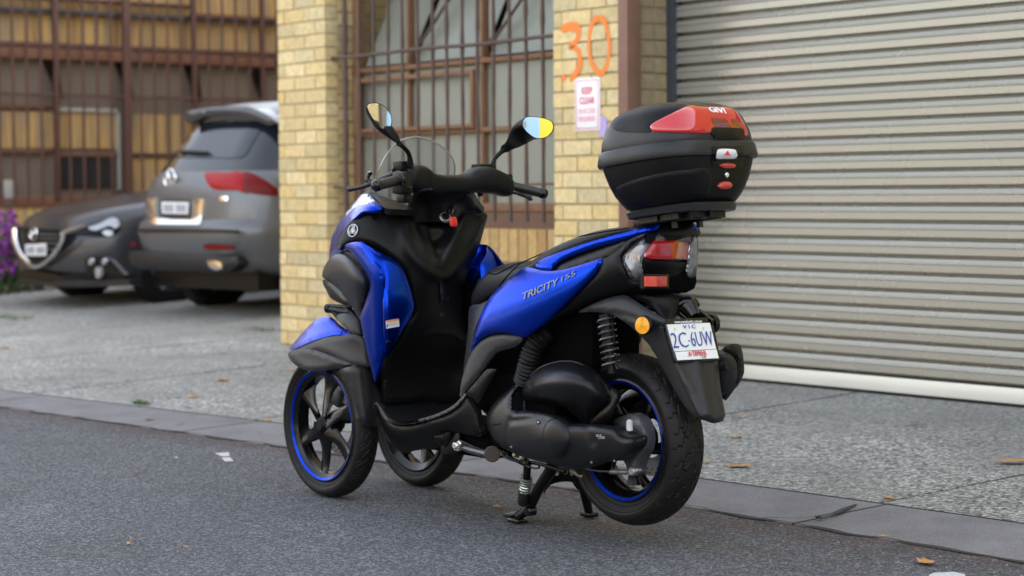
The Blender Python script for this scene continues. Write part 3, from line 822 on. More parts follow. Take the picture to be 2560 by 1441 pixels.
dens += stroke(sp, [(215, 410), (265, 425), (305, 455), (325, 520), (325, 600), (300, 680), (250, 750), (205, 785)], [.008, .010, .013, .014, .015, .015, .015, .013])
dens += stroke(sp, [(118, 745), (135, 770), (150, 800)], [.014, .017, .014])
dens += stroke(sp, [(545, 75), (490, 100), (455, 170), (435, 280), (430, 400), (440, 520), (475, 620), (530, 700), (575, 715), (625, 650), (655, 540), (665, 400), (650, 260), (620, 140), (585, 85), (530, 75)], [.014, .014, .012, .010, .010, .010, .011, .012, .013, .012, .010, .010, .010, .013, .014, .013])
o = sp.build('painted_number', M_SPRAY, bld, smooth=False)
a = o.data.attributes.new('dens', 'FLOAT', 'POINT'); a.data.foreach_set('value', dens)
# lilac scribble half hidden by the sign
m2 = m.copy(); m2.name = 'lilac spray paint'; m2.node_tree.nodes['Principled BSDF'].inputs['Base Color'].default_value = (.42, .33, .62, 1)
sp = MB(); dens = stroke(sp, [(560, 1210), (600, 1290), (590, 1380), (555, 1440)], [.014, .022, .02, .014])
o = sp.build('paint_patch', m2, bld, smooth=False); a = o.data.attributes.new('dens', 'FLOAT', 'POINT'); a.data.foreach_set('value', dens)

# sign
M_SIGN = plain('white sign sheet', (.80, .80, .84), .35, 0, .03); M_RED = plain('faded red print', (.62, .10, .12), .5, 0, .05); M_PINK = plain('sun bleached red print', (.78, .42, .46), .5, 0, .05)
tl = on(1436, 198, 1, WY + .01); br_ = on(1499, 326, 1, WY + .01)
sx0, sx1, sz1, sz0 = tl.x, br_.x, tl.z + .0, br_.z - .0
sx0, sx1 = max(sx0, sx1), min(sx0, sx1)
sg = empty('sign', ((sx0 + sx1) / 2, WY + .008, (sz0 + sz1) / 2), 'white rectangular notice with red lettering reading keep clear, fixed to the brick pillar', 'sign')
d = MB(); d.box(sx1, sx0, WY + .003, WY + .009, sz0, sz1, .002); d.build('sign_plate', M_SIGN, sg, angle=30)
d = MB(); yb = WY + .0105; i_ = .010; t_ = .005
for (a, b, c, e) in ((sx1 + i_, sx0 - i_, sz1 - i_ - t_, sz1 - i_), (sx1 + i_, sx0 - i_, sz0 + i_, sz0 + i_ + t_), (sx1 + i_, sx1 + i_ + t_, sz0 + i_, sz1 - i_), (sx0 - i_ - t_, sx0 - i_, sz0 + i_, sz1 - i_)):
    d.box(a, b, WY + .0091, yb, c, e)
d.build('sign_border', M_RED, sg, smooth=False)
H_ = sz1 - sz0; cxs = (sx0 + sx1) / 2
for s_, t, size, mm in (('KEEP', .245, .052, M_RED), ('CLEAR', .43, .052, M_RED), ('24 ACCESS', .625, .036, M_PINK), ('REQUIRED', .775, .036, M_PINK)):
    v, f = text_geo(s_, size, (cxs, yb, sz1 - H_ * t), (-1, 0, 0), (0, 0, 1), .0006, bold=.0012, xs=.80)
    meshobj('lettering', v, f, mm, sg, smooth=False)
# ================================================================ building at the end of the yard
XB = 14.5
def bw(px, py): q = on(px, py, 0, XB); return q.y, q.z
m, N, L, b = newmat('timber sheets with painted reflections'); M_CLAD = m; b.inputs['Roughness'].default_value = .7  # streak colours also paint what the glass reflects
tc = N.new('ShaderNodeTexCoord'); mp = N.new('ShaderNodeMapping'); mp.inputs['Scale'].default_value = (1, 7, .35); L.new(tc.outputs['Object'], mp.inputs[0])
nz = N.new('ShaderNodeTexNoise'); nz.inputs['Scale'].default_value = 1.6; nz.inputs['Detail'].default_value = 6; L.new(mp.outputs[0], nz.inputs['Vector'])
cr = N.new('ShaderNodeValToRGB'); L.new(nz.outputs['Fac'], cr.inputs['Fac']); L.new(cr.outputs['Color'], b.inputs['Base Color'])
for i, (p_, c) in enumerate(((.3, (.15, .095, .055)), (.43, (.56, .33, .11)), (.52, (.30, .235, .145)), (.6, (.66, .40, .13)), (.72, (.27, .215, .145)))):
    e = cr.color_ramp.elements[i] if i < 2 else cr.color_ramp.elements.new(p_); e.position = p_; e.color = (*c, 1)
M_BEAM = plain('rust red steel paint', (.19, .085, .05), .65, .1, .3, 10)
M_BEAMD = plain('dark brown steel paint', (.095, .042, .032), .65, .1, .3, 10)
M_DUST = plain('dusty brown glass', (.19, .15, .12), .35, 0, .25, 1.5)
M_DARKG = plain('dark window glass', (.03, .028, .026), .15, 0, .2, 3)
M_PALE = plain('pale grey paint', (.42, .42, .38), .5, 0, .1)
yard = empty('workshop_front', (XB, -6, 0), 'rust red steel and timber workshop front behind the two parked cars', 'building')
d = MB(); d.box(XB + .1, XB + .4, -12.2, 3.5, -.05, 3.65); d.build('wall', M_CLAD, yard, smooth=False)
d = MB(); d.box(6.5, XB + .5, -12.6, -12.2, -.05, 7.2); d.build('sun_block_wall', M_CLAD, yard, smooth=False)  # unseen wall added across the yard end to block the sun
yw = lambda px: bw(px, 300)[0]
zz = lambda py: bw(300, py)[1]
Y0, Y1 = -12, .5
def hb(nm, py, h, m_, d0, d1, y0=Y0, y1=Y1):
    q = MB(); z = zz(py); q.box(XB + d0, XB + d1, y0, y1, z - h / 2, z + h / 2, .01); q.build(nm, m_, yard, angle=30)
hb('beam', 141, .13, M_BEAM, -.06, .1); hb('beam', 122, .05, M_BEAMD, -.075, .1)
hb('top_rail', 28, .045, M_BEAM, -.03, .05, Y0, yw(480)); hb('top_rail', 8, .04, M_BEAMD, -.03, .05, yw(480), Y1)
hb('pipe', 37, .05, plain('dark grey pipe', (.06, .06, .065), .5), 0, .08)
# recessed lower glazing
q = MB(); q.box(XB + .06, XB + .095, Y0, Y1, zz(500), zz(154)); q.build('glazing', M_DUST, yard, smooth=False)
q = MB(); q.box(XB + .03, XB + .058, yw(320), yw(700) - 3, zz(500), zz(285)); q.build('reflection_screen', M_CLAD, yard, smooth=False)
q = MB(); q.box(XB + .03, XB + .058, yw(296), yw(0) + 3.5, zz(372), zz(284)); q.build('reflection_screen', M_CLAD, yard, smooth=False)  # glazed strip, its reflection painted as streaks
q = MB(); q.box(XB + .03, XB + .056, yw(296), yw(150), zz(470), zz(392)); q.build('dark_pane', M_DARKG, yard, smooth=False)
q = MB(); q.box(XB + .0, XB + .05, yw(301), yw(293), zz(475), zz(283), .004); q.build('pale_post', M_PALE, yard)
for a, b_, py, m_ in ((150, 296, 278, M_PALE), (150, 296, 388, M_BEAM), (-60, 135, 272, M_BEAM), (-60, 135, 380, M_BEAM), (320, 690, 388, M_BEAMD)):
    hb('frame_rail', py, .045, m_, -.0, .05, yw(b_), yw(a))
hb('sill_beam', 502, .11, M_BEAM, -.05, .1)
q = MB(); q.box(XB - .02, XB + .09, Y0, Y1, -.05, zz(512)); q.build('lower_boards', M_CLAD, yard, smooth=False)
for px, w in ((312, .085), (135, .05), (480, .05), (-40, .06), (650, .04)):
    y = yw(px); q = MB(); q.box(XB - .09, XB - .03, y - w / 2, y + w / 2, (0 if w > .07 else zz(500)), 3.6, .006); q.build('post', M_BEAMD, yard, angle=30)
for px in (110, 290, 462, 625):
    y = yw(px); q = MB()
    q.add([(XB - .02, y, zz(152)), (XB - .02, y - .15, zz(152)), (XB - .02, y - .2, zz(250)), (XB - .02, y - .17, zz(250))] + [(XB + .03, y, zz(152)), (XB + .03, y - .15, zz(152)), (XB + .03, y - .2, zz(250)), (XB + .03, y - .17, zz(250))],
          [(0, 1, 2, 3), (7, 6, 5, 4), (0, 4, 5, 1), (1, 5, 6, 2), (2, 6, 7, 3), (3, 7, 4, 0)]); q.fixn(); q.build('bracket', M_BLKMET, yard, smooth=False)
gr2 = empty('bar_screen', (0, 0, 0)); gr2.parent = yard; gr2.location = (-.1, 0, 0); bpy.context.view_layer.update()
for px in list(range(-45, 300, 35)) + list(range(344, 720, 34)):
    if min(abs(px - t) for t in (135, 312, 480)) < 9: continue
    y = yw(px); q = MB(); q.tube([(XB - .085, y, zz(505)), (XB - .085, y, 3.6)], .016, 6); q.build('bar', M_BEAMD, gr2)
q = MB(); q.tube([(XB - .07, Y0, zz(243)), (XB - .07, Y1, zz(243))], .014, 6); q.build('rail', M_BEAMD, gr2)
q = MB(); q.box(XB - .06, XB - .02, yw(32), yw(0), zz(495), zz(450), .01); q.build('letter_box', M_PALE, yard)

# facade across the street: seen only in reflections, lights the scene with warm bounce
opp = empty('street_building', (0, 15, 0), 'long sunlit cream building across the street, seen only as a reflection', 'building')
M_CREAM = plain('cream render', (.20, .185, .155), .85, 0, .08, .5)
q = MB(); q.box(-26, 26, 13, 19, -.05, 4.4); q.build('wall', M_CREAM, opp, smooth=False)
for k, x in enumerate(range(-22, 24, 5)):
    q = MB(); q.box(x, x + 2.4, 12.97, 13.02, 1.2, 2.8); q.build('window', M_DARKG, opp, smooth=False)
q = MB(); q.box(-26, 26, 12.8, 13.05, 4.4, 4.6); q.build('parapet', M_PALE, opp, smooth=False)

# ================================================================ cars
def ring(z, fr, ff, w, n=72, e=7.0, bow_r=.06, bow_f=.22):
    out = []
    for k in range(n):
        t = 2 * math.pi * (k + .5) / n; c, s_ = math.cos(t), math.sin(t)
        a = math.copysign(abs(c) ** (2 / e), c); b_ = math.copysign(abs(s_) ** (2 / e), s_)
        f_ = (fr + ff) / 2 + a * (ff - fr) / 2; l = b_ * w
        k_ = (abs(l) / w) ** 2.2
        if a < 0: f_ += bow_r * k_ * min(1, -a * 1.4)
        else: f_ -= bow_f * k_ * min(1, a * 1.4)
        out.append((f_, l, z))
    return out
class Car:
    def __init__(s, name, pos, psi, label, cat):
        s.root = empty(name, pos, label, cat)
        s.h = Vector((math.cos(R(psi)), math.sin(R(psi)), 0)); s.l = Vector((-s.h.y, s.h.x, 0)); s.p = Vector(pos)
    def W(s, f, l, z): return s.p + s.h * f + s.l * l + Vector((0, 0, z))
    def plane(s, f, l=None, z=0, tilt=0):
        if l is None:
            sg = -1 if tilt >= 0 or True else 1
            n = (-s.h if s.rear else s.h)
            n = (n * math.cos(R(tilt)) + Vector((0, 0, 1)) * math.sin(R(tilt))).normalized()
            return (s.W(f, 0, z), n)
        return (s.W(0, l, 0), s.l * (1 if l > 0 else -1))
def car_body(car, rings, m, gl, zb, nseg=72):
    rs = [[car.W(*q) for q in ring(*r_)] for r_ in rings]
    v = [q for r_ in rs for q in r_]; body = []; glass = []; objs_ = []
    n = nseg
    for i in range(len(rs) - 1):
        for k in range(n):
            f = (i * n + k, i * n + (k + 1) % n, (i + 1) * n + (k + 1) % n, (i + 1) * n + k)
            f = tuple(reversed(f)) if False else f
            (glass if zb[0] <= i < zb[1] else body).append(f)
    body.append(tuple(range(n - 1, -1, -1))); body.append(tuple(range((len(rs) - 1) * n, len(rs) * n)))
    for nm, fs, mm in (('body', body, m), ('glasshouse', glass, gl)):
        used = sorted({i for f in fs for i in f}); mp_ = {a: i for i, a in enumerate(used)}
        B_ = MB(); B_.add([v[i] for i in used], [tuple(mp_[i] for i in f) for f in fs]); B_.fixn(); objs_.append(B_.build(nm, mm, car.root, angle=40))
    return bvh_of(*objs_)
def car_wheel(car, f, l, r_=.34, w=.22):
    side = 1 if l > 0 else -1; c = car.W(f, l, r_)
    B_ = MB(); ax = car.l
    prof = [(r_ * .62, -w / 2), (r_ * .9, -w / 2), (r_, -w / 2 + .04), (r_, w / 2 - .04), (r_ * .9, w / 2), (r_ * .62, w / 2)]
    rings = []
    for (rr, a) in prof:
        rings.append([c + ax * a + car.h * rr * math.cos(t) + Vector((0, 0, rr * math.sin(t))) for t in np.linspace(0, 2 * math.pi, 33)[:-1]])
    B_.loft(rings, False); B_.fixn(); o = B_.build('wheel', M_RUB, car.root)
    q = MB(); co = c + ax * side * (w / 2 - .03)
    q.disc(co, r_ * .16, ax, .03)
    for k in range(5):
        a = k * 2 * math.pi / 5; dd = car.h * math.cos(a) + Vector((0, 0, math.sin(a)))
        q.tube([co + dd * .03, co + dd * r_ * .62], [.035, .05], 6)
    q.tube([co + car.h * r_ * .62 * math.cos(t) + Vector((0, 0, r_ * .62 * math.sin(t))) for t in np.linspace(0, 2 * math.pi, 33)], .018, 6, cap=False)
    q.disc(c, r_ * .6, ax, .02)
    ob = q.build('rim', M_ALLOY, o)
M_CARG = plain('grey metallic car paint', (.115, .12, .128), .33, .3, .04, 300, coat=.2)
M_CARD = plain('dark grey metallic car paint', (.055, .056, .064), .28, .4, .04, 300, coat=.25)
M_ALLOY = plain('alloy wheel', (.18, .18, .19), .35, .8, .1)
M_CHROME = plain('chrome trim', (.8, .8, .8), .12, 1, .03)
M_CGLASS = plain('dark car glass', (.012, .015, .022), .04, 0, .1, coat=.2)
M_LAMPR = plain('red car lamp lens', (.30, .004, .006), .3, 0, .15, 30, spec=.15)
M_LAMPD = plain('dark red car lamp lens', (.13, .003, .004), .3, 0, .15, 30, spec=.15)
M_HEADL = plain('clear headlamp', (.38, .40, .44), .1, .3, .2, 30, coat=.8)
M_PLATE = plain('white number plate', (.72, .74, .76), .4, 0, .03)
M_GRAYT = plain('grey plate characters', (.32, .34, .38), .5)
PK = crop(300, 220, 2.402); PL = crop(0, 400, 2.8816)

car = Car('parked_suv', (9.52, -3.84, .085), -85, 'grey sport utility vehicle parked nose in, its rear toward the street beside the brick pillar', 'car'); car.rear = True
CBV = car_body(car, [(.30, .35, 4.0, .78), (.36, .12, 4.3, .88), (.44, .05, 4.42, .915), (.55, .0, 4.46, .925), (.64, -.02, 4.48, .95), (.72, .0, 4.48, .95), (.76, .05, 4.46, .945), (.92, .07, 4.42, .95), (1.02, .10, 4.1, .945), (1.08, .14, 3.4, .92), (1.13, .18, 3.3, .87),
               (1.52, .46, 2.3, .665), (1.58, .44, 2.2, .64), (1.66, .62, 2.0, .55), (1.69, .8, 1.8, .4)], M_CARG, M_CGLASS, (10, 11))
for f_, l_ in ((.86, .80), (.86, -.80), (3.55, .8), (3.55, -.8)): car_wheel(car, f_, l_)
RP = car.plane(-.01); rt_ = car.root
def ck(nm, fn, pts, m_, off=.012, thick=.02, **kw):
    return skin(nm, fn, pts, CBV, m_, off=off, thick=thick, res=kw.pop('res', 8), parent=rt_, bulge=kw.pop('bulge', .006), edge=kw.pop('edge', .03))
def cs(nm, fn, pts, m_, dep, ax, **kw):
    kw = dict(dict(bulge=.01, edge=.05, thick=.04, res=10), **kw)
    return shell(nm, [(*fn(q_[0], q_[1])[:2], dep) + (('c',) if len(q_) > 2 else ()) for q_ in pts], m_, rt_, ax=ax, **kw)
TG = car.plane(.055)
ck('tail_lamp', PK, [(515, 516), (640, 512), (735, 513), (732, 628), (700, 615), (560, 606)], M_LAMPR, .014)
ck('tail_lamp', PK, [(738, 513), (800, 518), (880, 560), (946, 612), (948, 648), (860, 645), (780, 632), (736, 628)], M_LAMPD, .012)
ck('tail_lamp', PK, [(105, 545), (125, 520), (170, 520), (165, 572), (150, 612), (108, 612)], M_LAMPR, .014)
for pts in ([(140, 652), (226, 662), (232, 800), (196, 818)], [(440, 672), (510, 668), (492, 815), (440, 800)], [(190, 790), (490, 795), (488, 824), (198, 822)]): ck('chrome_trim', PK, [(*q, 1) for q in pts], M_CHROME, .02, .02)
ck('plate_recess', PK, [(232, 662, 1), (440, 668, 1), (436, 788, 1), (236, 786, 1)], M_CARD, .006, .01)
ck('number_plate', PK, [(264, 686, 1), (424, 690, 1), (420, 760, 1), (268, 756, 1)], M_PLATE, .024, .012, bulge=0)
for a_, b_ in ((278, 338), (352, 412)): ck('plate_characters', PK, [(a_, 702, 1), (b_, 704, 1), (b_ - 2, 748, 1), (a_ + 2, 746, 1)], M_GRAYT, .028, .003, bulge=0)
cc, cn_ = hit(CBV, *PK(313, 556)[:2]); cc = cc + cn_ * .02
q = MB(); q.tube([cc + car.l * math.cos(t) * .075 + Vector((0, 0, math.sin(t) * .075)) for t in np.linspace(0, 6.2832, 25)], .010, 6, cap=False)
for a_, b_ in (((-.035, .06), (-.008, .01)), ((.035, .06), (.008, .01)), ((-.055, .03), (-.025, -.06)), ((.055, .03), (.025, -.06)), ((-.025, -.06), (0, -.01)), ((.025, -.06), (0, -.01))):
    q.tube([cc + car.l * a_[0] + Vector((0, 0, a_[1])), cc + car.l * b_[0] + Vector((0, 0, b_[1]))], .010, 5)
q.build('badge', M_CHROME, rt_)
ck('badge_letters', PK, [(598, 655, 1), (650, 652, 1), (648, 678, 1), (602, 681, 1)], M_CHROME, .012, .006)
ck('rear_window', PK, [(262, 412), (340, 330), (420, 262), (500, 215), (590, 192), (700, 196), (820, 222), (850, 240), (800, 330), (735, 416), (500, 418)], M_CGLASS, .012, .02)
cs('spoiler', PK, [(383, 152), (470, 128), (600, 112), (770, 116), (880, 160), (938, 208), (900, 226), (780, 190), (620, 166), (500, 178), (412, 216)], M_CARD, 0, car.plane(.36), bulge=.03, edge=.06, thick=.22)
q = MB(); (a, na_), (b_, nb_) = hit(CBV, *PK(385, 396)[:2]), hit(CBV, *PK(545, 402)[:2])
if a and b_: q.tube([a + na_ * .03, b_ + nb_ * .03], [.022, .012], 6); q.build('wiper', M_BLKMET, rt_)
cs('bumper_skirt', PK, [(60, 985), (400, 1000), (700, 1010), (712, 1055), (640, 1110), (400, 1100), (140, 1092), (70, 1060)], M_GREY, .02, car.plane(.02), bulge=.03, edge=.08, thick=.1)
cs('exhaust_tip', PK, [(520, 1040), (560, 1036), (608, 1050), (610, 1085), (575, 1098), (535, 1075)], M_CHROME, .07, car.plane(.02), thick=.1)
for pts in ([(62, 930), (92, 932), (92, 950), (64, 950)], [(500, 940), (676, 950), (676, 972), (505, 966)]):
    cs('reflector', PK, pts, M_LAMPD, .03, car.plane(.0), thick=.02, bulge=.004)
cs('bumper_step', PK, [(100, 846), (560, 850), (700, 855), (700, 872), (560, 868), (100, 866)], M_GREY, .03, car.plane(-.0), thick=.03, bulge=.01)
q = MB(); q.obox(car.W(.6, 0, .30), car.h * .4, car.l * .7, (0, 0, .09)); q.obox(car.W(2.2, 0, .28), car.h * 1.8, car.l * .75, (0, 0, .06)); q.build('underbody', M_BLKMET, rt_, smooth=False)

hp = on(92, 700, 1, -3.72)
car = Car('parked_hatchback', (hp.x + .05, -3.72, .082), 90, 'dark grey hatchback parked nose out beside the flowering shrub, partly hidden by the other car', 'car'); car.rear = False
car.p = Vector(car.p); rt_ = car.root
# front at f=0, body extends to f=-4.4
CBV = car_body(car, [(.20, -4.0, -.30, .72), (.24, -4.2, -.10, .84), (.30, -4.35, -.02, .87), (.42, -4.4, .0, .885), (.56, -4.4, -.01, .89), (.66, -4.4, -.04, .89), (.76, -4.38, -.12, .885), (.84, -4.35, -.30, .87), (.92, -4.3, -.75, .85), (.97, -4.3, -1.15, .83), (1.0, -4.28, -1.35, .80),
               (1.36, -3.6, -2.0, .60), (1.42, -3.4, -2.2, .56), (1.46, -3.2, -2.4, .4)], M_CARD, M_CGLASS, (10, 11))
for f_, l_ in ((-.85, .78), (-.85, -.78), (-3.5, .78), (-3.5, -.78)): car_wheel(car, f_, l_, .32, .21)
FP = car.plane(.0)
cs('grille', PL, [(112, 492), (200, 492), (330, 500), (446, 512), (440, 590), (370, 690), (262, 762), (165, 700), (125, 610)], M_BLACK, .012, FP, bulge=.01)
q = MB(); q.tube([on(*PL(u, v)[:2], FP, .025) for u, v in ((105, 495), (115, 590), (158, 690), (262, 770), (372, 700), (445, 592), (456, 520))], [.03, .028, .024, .022, .02, .02, .03], 8, smooth=5); q.build('chrome_trim', M_CHROME, rt_)
q = MB(); q.tube([on(*PL(u, v)[:2], FP, .03) for u, v in ((456, 530), (520, 500), (620, 470))], [.02, .014, .008], 8, smooth=5); q.build('chrome_trim', M_CHROME, rt_)
for v in (535, 565, 600, 640):
    q = MB(); q.tube([on(*PL(290, v)[:2], FP, .03), on(*PL(420, v + 6)[:2], FP, .03)], .008, 6); q.build('grille_bar', M_ALLOY, rt_)
cs('number_plate', PL, [(180, 610, 1), (330, 602, 1), (326, 692, 1), (186, 690, 1)], M_PLATE, .045, FP, bulge=0, thick=.01)
for a, b_ in ((195, 245), (262, 315)): cs('plate_characters', PL, [(a, 628, 1), (b_, 626, 1), (b_, 672, 1), (a, 672, 1)], M_GRAYT, .05, FP, bulge=0, thick=.004)
cc = on(*PL(241, 535)[:2], FP, .05)
q = MB(); q.tube([cc + car.l * math.cos(t) * .068 + Vector((0, 0, math.sin(t) * .052)) for t in np.linspace(0, 6.2832, 25)], .007, 6, cap=False)
for sg_ in (-1, 1): q.tube([cc + car.l * sg_ * .06 + Vector((0, 0, .015)), cc + car.l * sg_ * .03 + Vector((0, 0, .02)), cc + Vector((0, 0, -.012))], .008, 6, smooth=4)
q.build('badge', M_CHROME, rt_)
HP = car.plane(-.09)
ck('headlamp', PL, [(500, 542), (600, 490), (720, 450), (830, 412), (872, 440), (870, 500), (825, 548), (760, 558), (640, 552)], M_BLACK, .012)
ck('lamp_bowl', PL, [(640, 500), (720, 468), (800, 425), (850, 432), (864, 480), (830, 500), (790, 480), (740, 500), (700, 512)], M_HEADL, .03, .03)
ck('lamp_bowl', PL, [(735, 520), (775, 505), (815, 515), (812, 545), (765, 552)], M_HEADL, .03, .03)
cs('fog_lamp_recess', PL, [(610, 720), (680, 695), (780, 712), (860, 790), (905, 862), (720, 880), (640, 800)], M_BLACK, .03, HP, bulge=.01)
for u, v, r_ in ((716, 812, .048), (660, 735, .028), (756, 735, .026)):
    q = MB(); q.disc(on(*PL(u, v)[:2], HP, .05), r_, HP[1], .03, 20); q.build('fog_lamp', M_HEADL, rt_)
cs('lower_intake', PL, [(160, 790), (430, 838), (440, 866), (150, 850)], M_BLKMET, .02, FP, bulge=.005)
cs('front_lip', PL, [(118, 850), (300, 868), (480, 868), (700, 872), (930, 862), (930, 902), (700, 915), (480, 918), (160, 888)], M_GREY, .05, car.plane(-.03), bulge=.015, edge=.04, thick=.12)

# ================================================================ plants, leaves
M_LEAFB = plain('dry brown leaf', (.42, .22, .075), .7, 0, .35, 70)
M_LEAFD = plain('dark curled leaf', (.22, .13, .06), .7, 0, .35, 70)
def leaf(px, py, size, label, rot=0, m_=None, elong=1.0, z=None):
    g = on(px, py, 2, .03); zz_ = (0 if g.y > kerb_out(g.x) else (.014 if g.y > kerb_in(g.x) else fz(g.y))) if z is None else z
    g = on(px, py, 2, zz_ + .004)
    rr = random.Random(int(px * 7 + py)); n = 22; v = [g + Vector((0, 0, .004))]
    for k in range(n):
        t = 2 * math.pi * k / n
        lob = .62 + .38 * abs(math.cos(2.5 * t)) * rr.uniform(.7, 1.1)
        x, y = lob * math.cos(t) * elong, lob * math.sin(t) * .72
        curl = .25 * (x * x * .5 + abs(y)) * rr.uniform(.5, 1.2) * size
        c, s_ = math.cos(rot), math.sin(rot)
        v.append(g + Vector(((x * c - y * s_) * size, (x * s_ + y * c) * size, curl)))
    f = [(0, 1 + k, 1 + (k + 1) % n) for k in range(n)]
    st_ = len(v); a = g + Vector((math.cos(rot + 3.1), math.sin(rot + 3.1), 0)) * size * .6
    b_ = g + Vector((math.cos(rot + 3.1), math.sin(rot + 3.1), .15)) * size * 1.5
    v += [a, a + Vector((0, 0, .003)), b_]; f.append((st_, st_ + 1, st_ + 2))
    o = meshobj('fallen_leaf', [q - Vector((0, 0, 0)) for q in v], f, m_ or M_LEAFB, None, smooth=False)
    tag(o, label, 'leaf', 'dry leaves fallen on the road and footpath')
LV = [(1845, 1167, .042, 'large orange brown leaf on the footpath right of the rear tyre', .6, None, 1.3), (1766, 1157, .02, 'small tan leaf scrap on the footpath touching the outline of the rear tyre', 0, None, 1.1),
      (1838, 1092, .03, 'curled tan leaf on the footpath just right of the rear mudguard tip', 1.2, None, 1.3), (1850, 1041, .028, 'pale flat leaf on the footpath joint behind the mudguard', 2.0, None, 1.5),
      (2283, 1058, .03, 'dark curled leaf in the middle of the footpath below the roller door', .4, M_LEAFD, 1.1), (2318, 1100, .016, 'tiny dark leaf in the middle of the footpath near the dark curled leaf', 1, M_LEAFD, 1),
      (2222, 1245, .026, 'small brown leaf lying on the right footpath joint by the kerb', 2.4, None, 1.2), (2530, 1156, .055, 'big orange leaf at the right edge of the photograph on the footpath', .8, None, 1.4),
      (2313, 1407, .034, 'long tan leaf on the asphalt at the lower right', 2.6, None, 1.6), (2210, 1341, .016, 'small orange leaf fragment on the bluestone kerb at the lower right', .3, None, 1.2),
      (1243, 1268, .022, 'small orange leaf on the asphalt left of the centre stand foot', 2.7, None, 1.5), (668, 1053, .032, 'brown leaf on the kerb just left of the front wheel', 2.5, None, 1.4),
      (482, 994, .045, 'tan leaf on the footpath near the kerb left of the scooter', 2.5, None, 1.3), (556, 952, .05, 'tan leaf farther up the footpath left of the scooter', 2.3, None, 1.4),
      (726, 927, .035, 'pale leaf on the footpath just left of the front mudguard', .5, None, 1.3), (558, 882, .04, 'faint tan leaf high on the footpath toward the pillar', 2.4, None, 1.3),
      (12, 871, .06, 'tan leaf at the far left edge of the photograph on the footpath', 2.4, None, 1.3), (186, 1043, .022, 'small brown leaf in the gutter at far left', 2.5, M_LEAFD, 1.3),
      (448, 1057, .022, 'small reddish leaf on the kerb left of the front wheel, beside the gutter', 1.5, M_LEAFD, 1.3), (372, 1046, .028, 'flat tan leaf on the kerb below the green weed', 2.6, M_LEAFD, 1.4),
      (342, 1181, .011, 'thin brown twig like leaf on the asphalt left of the paint marks', 2.6, M_LEAFD, 2.2), (322, 1360, .010, 'straw coloured twig leaf on the asphalt at lower left', 2.7, None, 2.4), (465, 1367, .007, 'tiny yellow leaf scrap on the asphalt at lower left', 1, None, 1.6),
      (645, 1081, .014, 'tiny tan leaf in the gutter left of the front tyre', 1, M_LEAFD, 1.2)]
for q in LV: leaf(*q)
M_WEED = plain('green weed', (.06, .115, .03), .6, 0, .3, 60)
def weed(px, py, w, h, label, z=None, n=60):
    g = on(px, py, 2, .03 if z is None else z); rr = random.Random(int(px)); v = []; f = []
    for k in range(n):
        a = rr.uniform(0, 6.28); d_ = w * rr.random() ** .6; b0 = g + Vector((math.cos(a) * d_, math.sin(a) * d_ * .5, -.005)); hh = h * rr.uniform(.4, 1)
        dx = Vector((rr.uniform(-1, 1), rr.uniform(-1, 1), 0)) * hh * .8; s_ = Vector((math.cos(a + 1), math.sin(a + 1), 0)) * .004
        i = len(v); v += [b0 - s_, b0 + s_, b0 + dx + Vector((0, 0, hh))]; f.append((i, i + 1, i + 2))
    tag(meshobj('weed', v, f, M_WEED, smooth=False), label, 'weed', 'small green weeds in the paving joints')
weed(352, 1008, .07, .03, 'small green weed at the kerb edge left of the scooter'); weed(655, 829, .22, .05, 'green weed patch by the foot of the far brick pillar', .055, 120)
weed(20, 795, .30, .05, 'flat green weed patch at the far left of the yard', .09, 140); weed(2052, 1292, .02, .012, 'tiny weed in the kerb crack right of the rear wheel', .02, 30)
weed(2455, 993, .06, .03, 'thin weed under the roller door at the right', .07, 50)
M_PURP = plain('purple petals', (.26, .04, .33), .6, 0, .25, 30)
M_STEM = plain('green foliage', (.05, .09, .025), .6, 0, .3, 20)
sh = empty('flowering_shrub', (13.9, -4.05, .1), 'tall purple flowering shrub against the workshop front left of the hatchback', 'shrub')
fl = MB(); lf = MB(); stm = MB(); rr = random.Random(3)
for k in range(38):
    b0 = Vector((13.9 + rr.uniform(-.2, .2), -4.12 + rr.uniform(-.36, .46), .08)); h = rr.uniform(.45, .92)
    lean = Vector((rr.uniform(-.12, .12), rr.uniform(-.15, .15), 1)).normalized()
    stm.tube([b0, b0 + lean * h], [.008, .004], 5)
    for j in range(int(70 * h)):
        t = rr.uniform(.15, 1.03) * h; c = b0 + lean * t + Vector((rr.gauss(0, .028), rr.gauss(0, .028), 0)); s_ = .026
        u = Vector((rr.uniform(-1, 1), rr.uniform(-1, 1), rr.uniform(-1, 1))).normalized() * s_; w_ = u.cross(Vector((rr.uniform(-1, 1), rr.uniform(-1, 1), rr.uniform(-1, 1)))).normalized() * s_
        (fl if t > .3 * h and rr.random() < .8 else lf).add([c - u, c + w_, c + u, c - w_], [(0, 1, 2, 3)])
for k in range(500):
    c = Vector((13.8 + rr.gauss(0, .15), -4.4 + rr.gauss(0, .5), .1 + abs(rr.gauss(0, .1)))); s_ = .03
    u = Vector((rr.uniform(-1, 1), rr.uniform(-1, 1), rr.uniform(-1, 1))).normalized() * s_; w_ = u.cross(Vector((.3, .5, 1))).normalized() * s_
    lf.add([c - u, c + w_, c + u, c - w_], [(0, 1, 2, 3)])
fl.build('flowers', M_PURP, sh, smooth=False); lf.build('foliage', M_STEM, sh, smooth=False); stm.build('stems', M_STEM, sh, smooth=False)
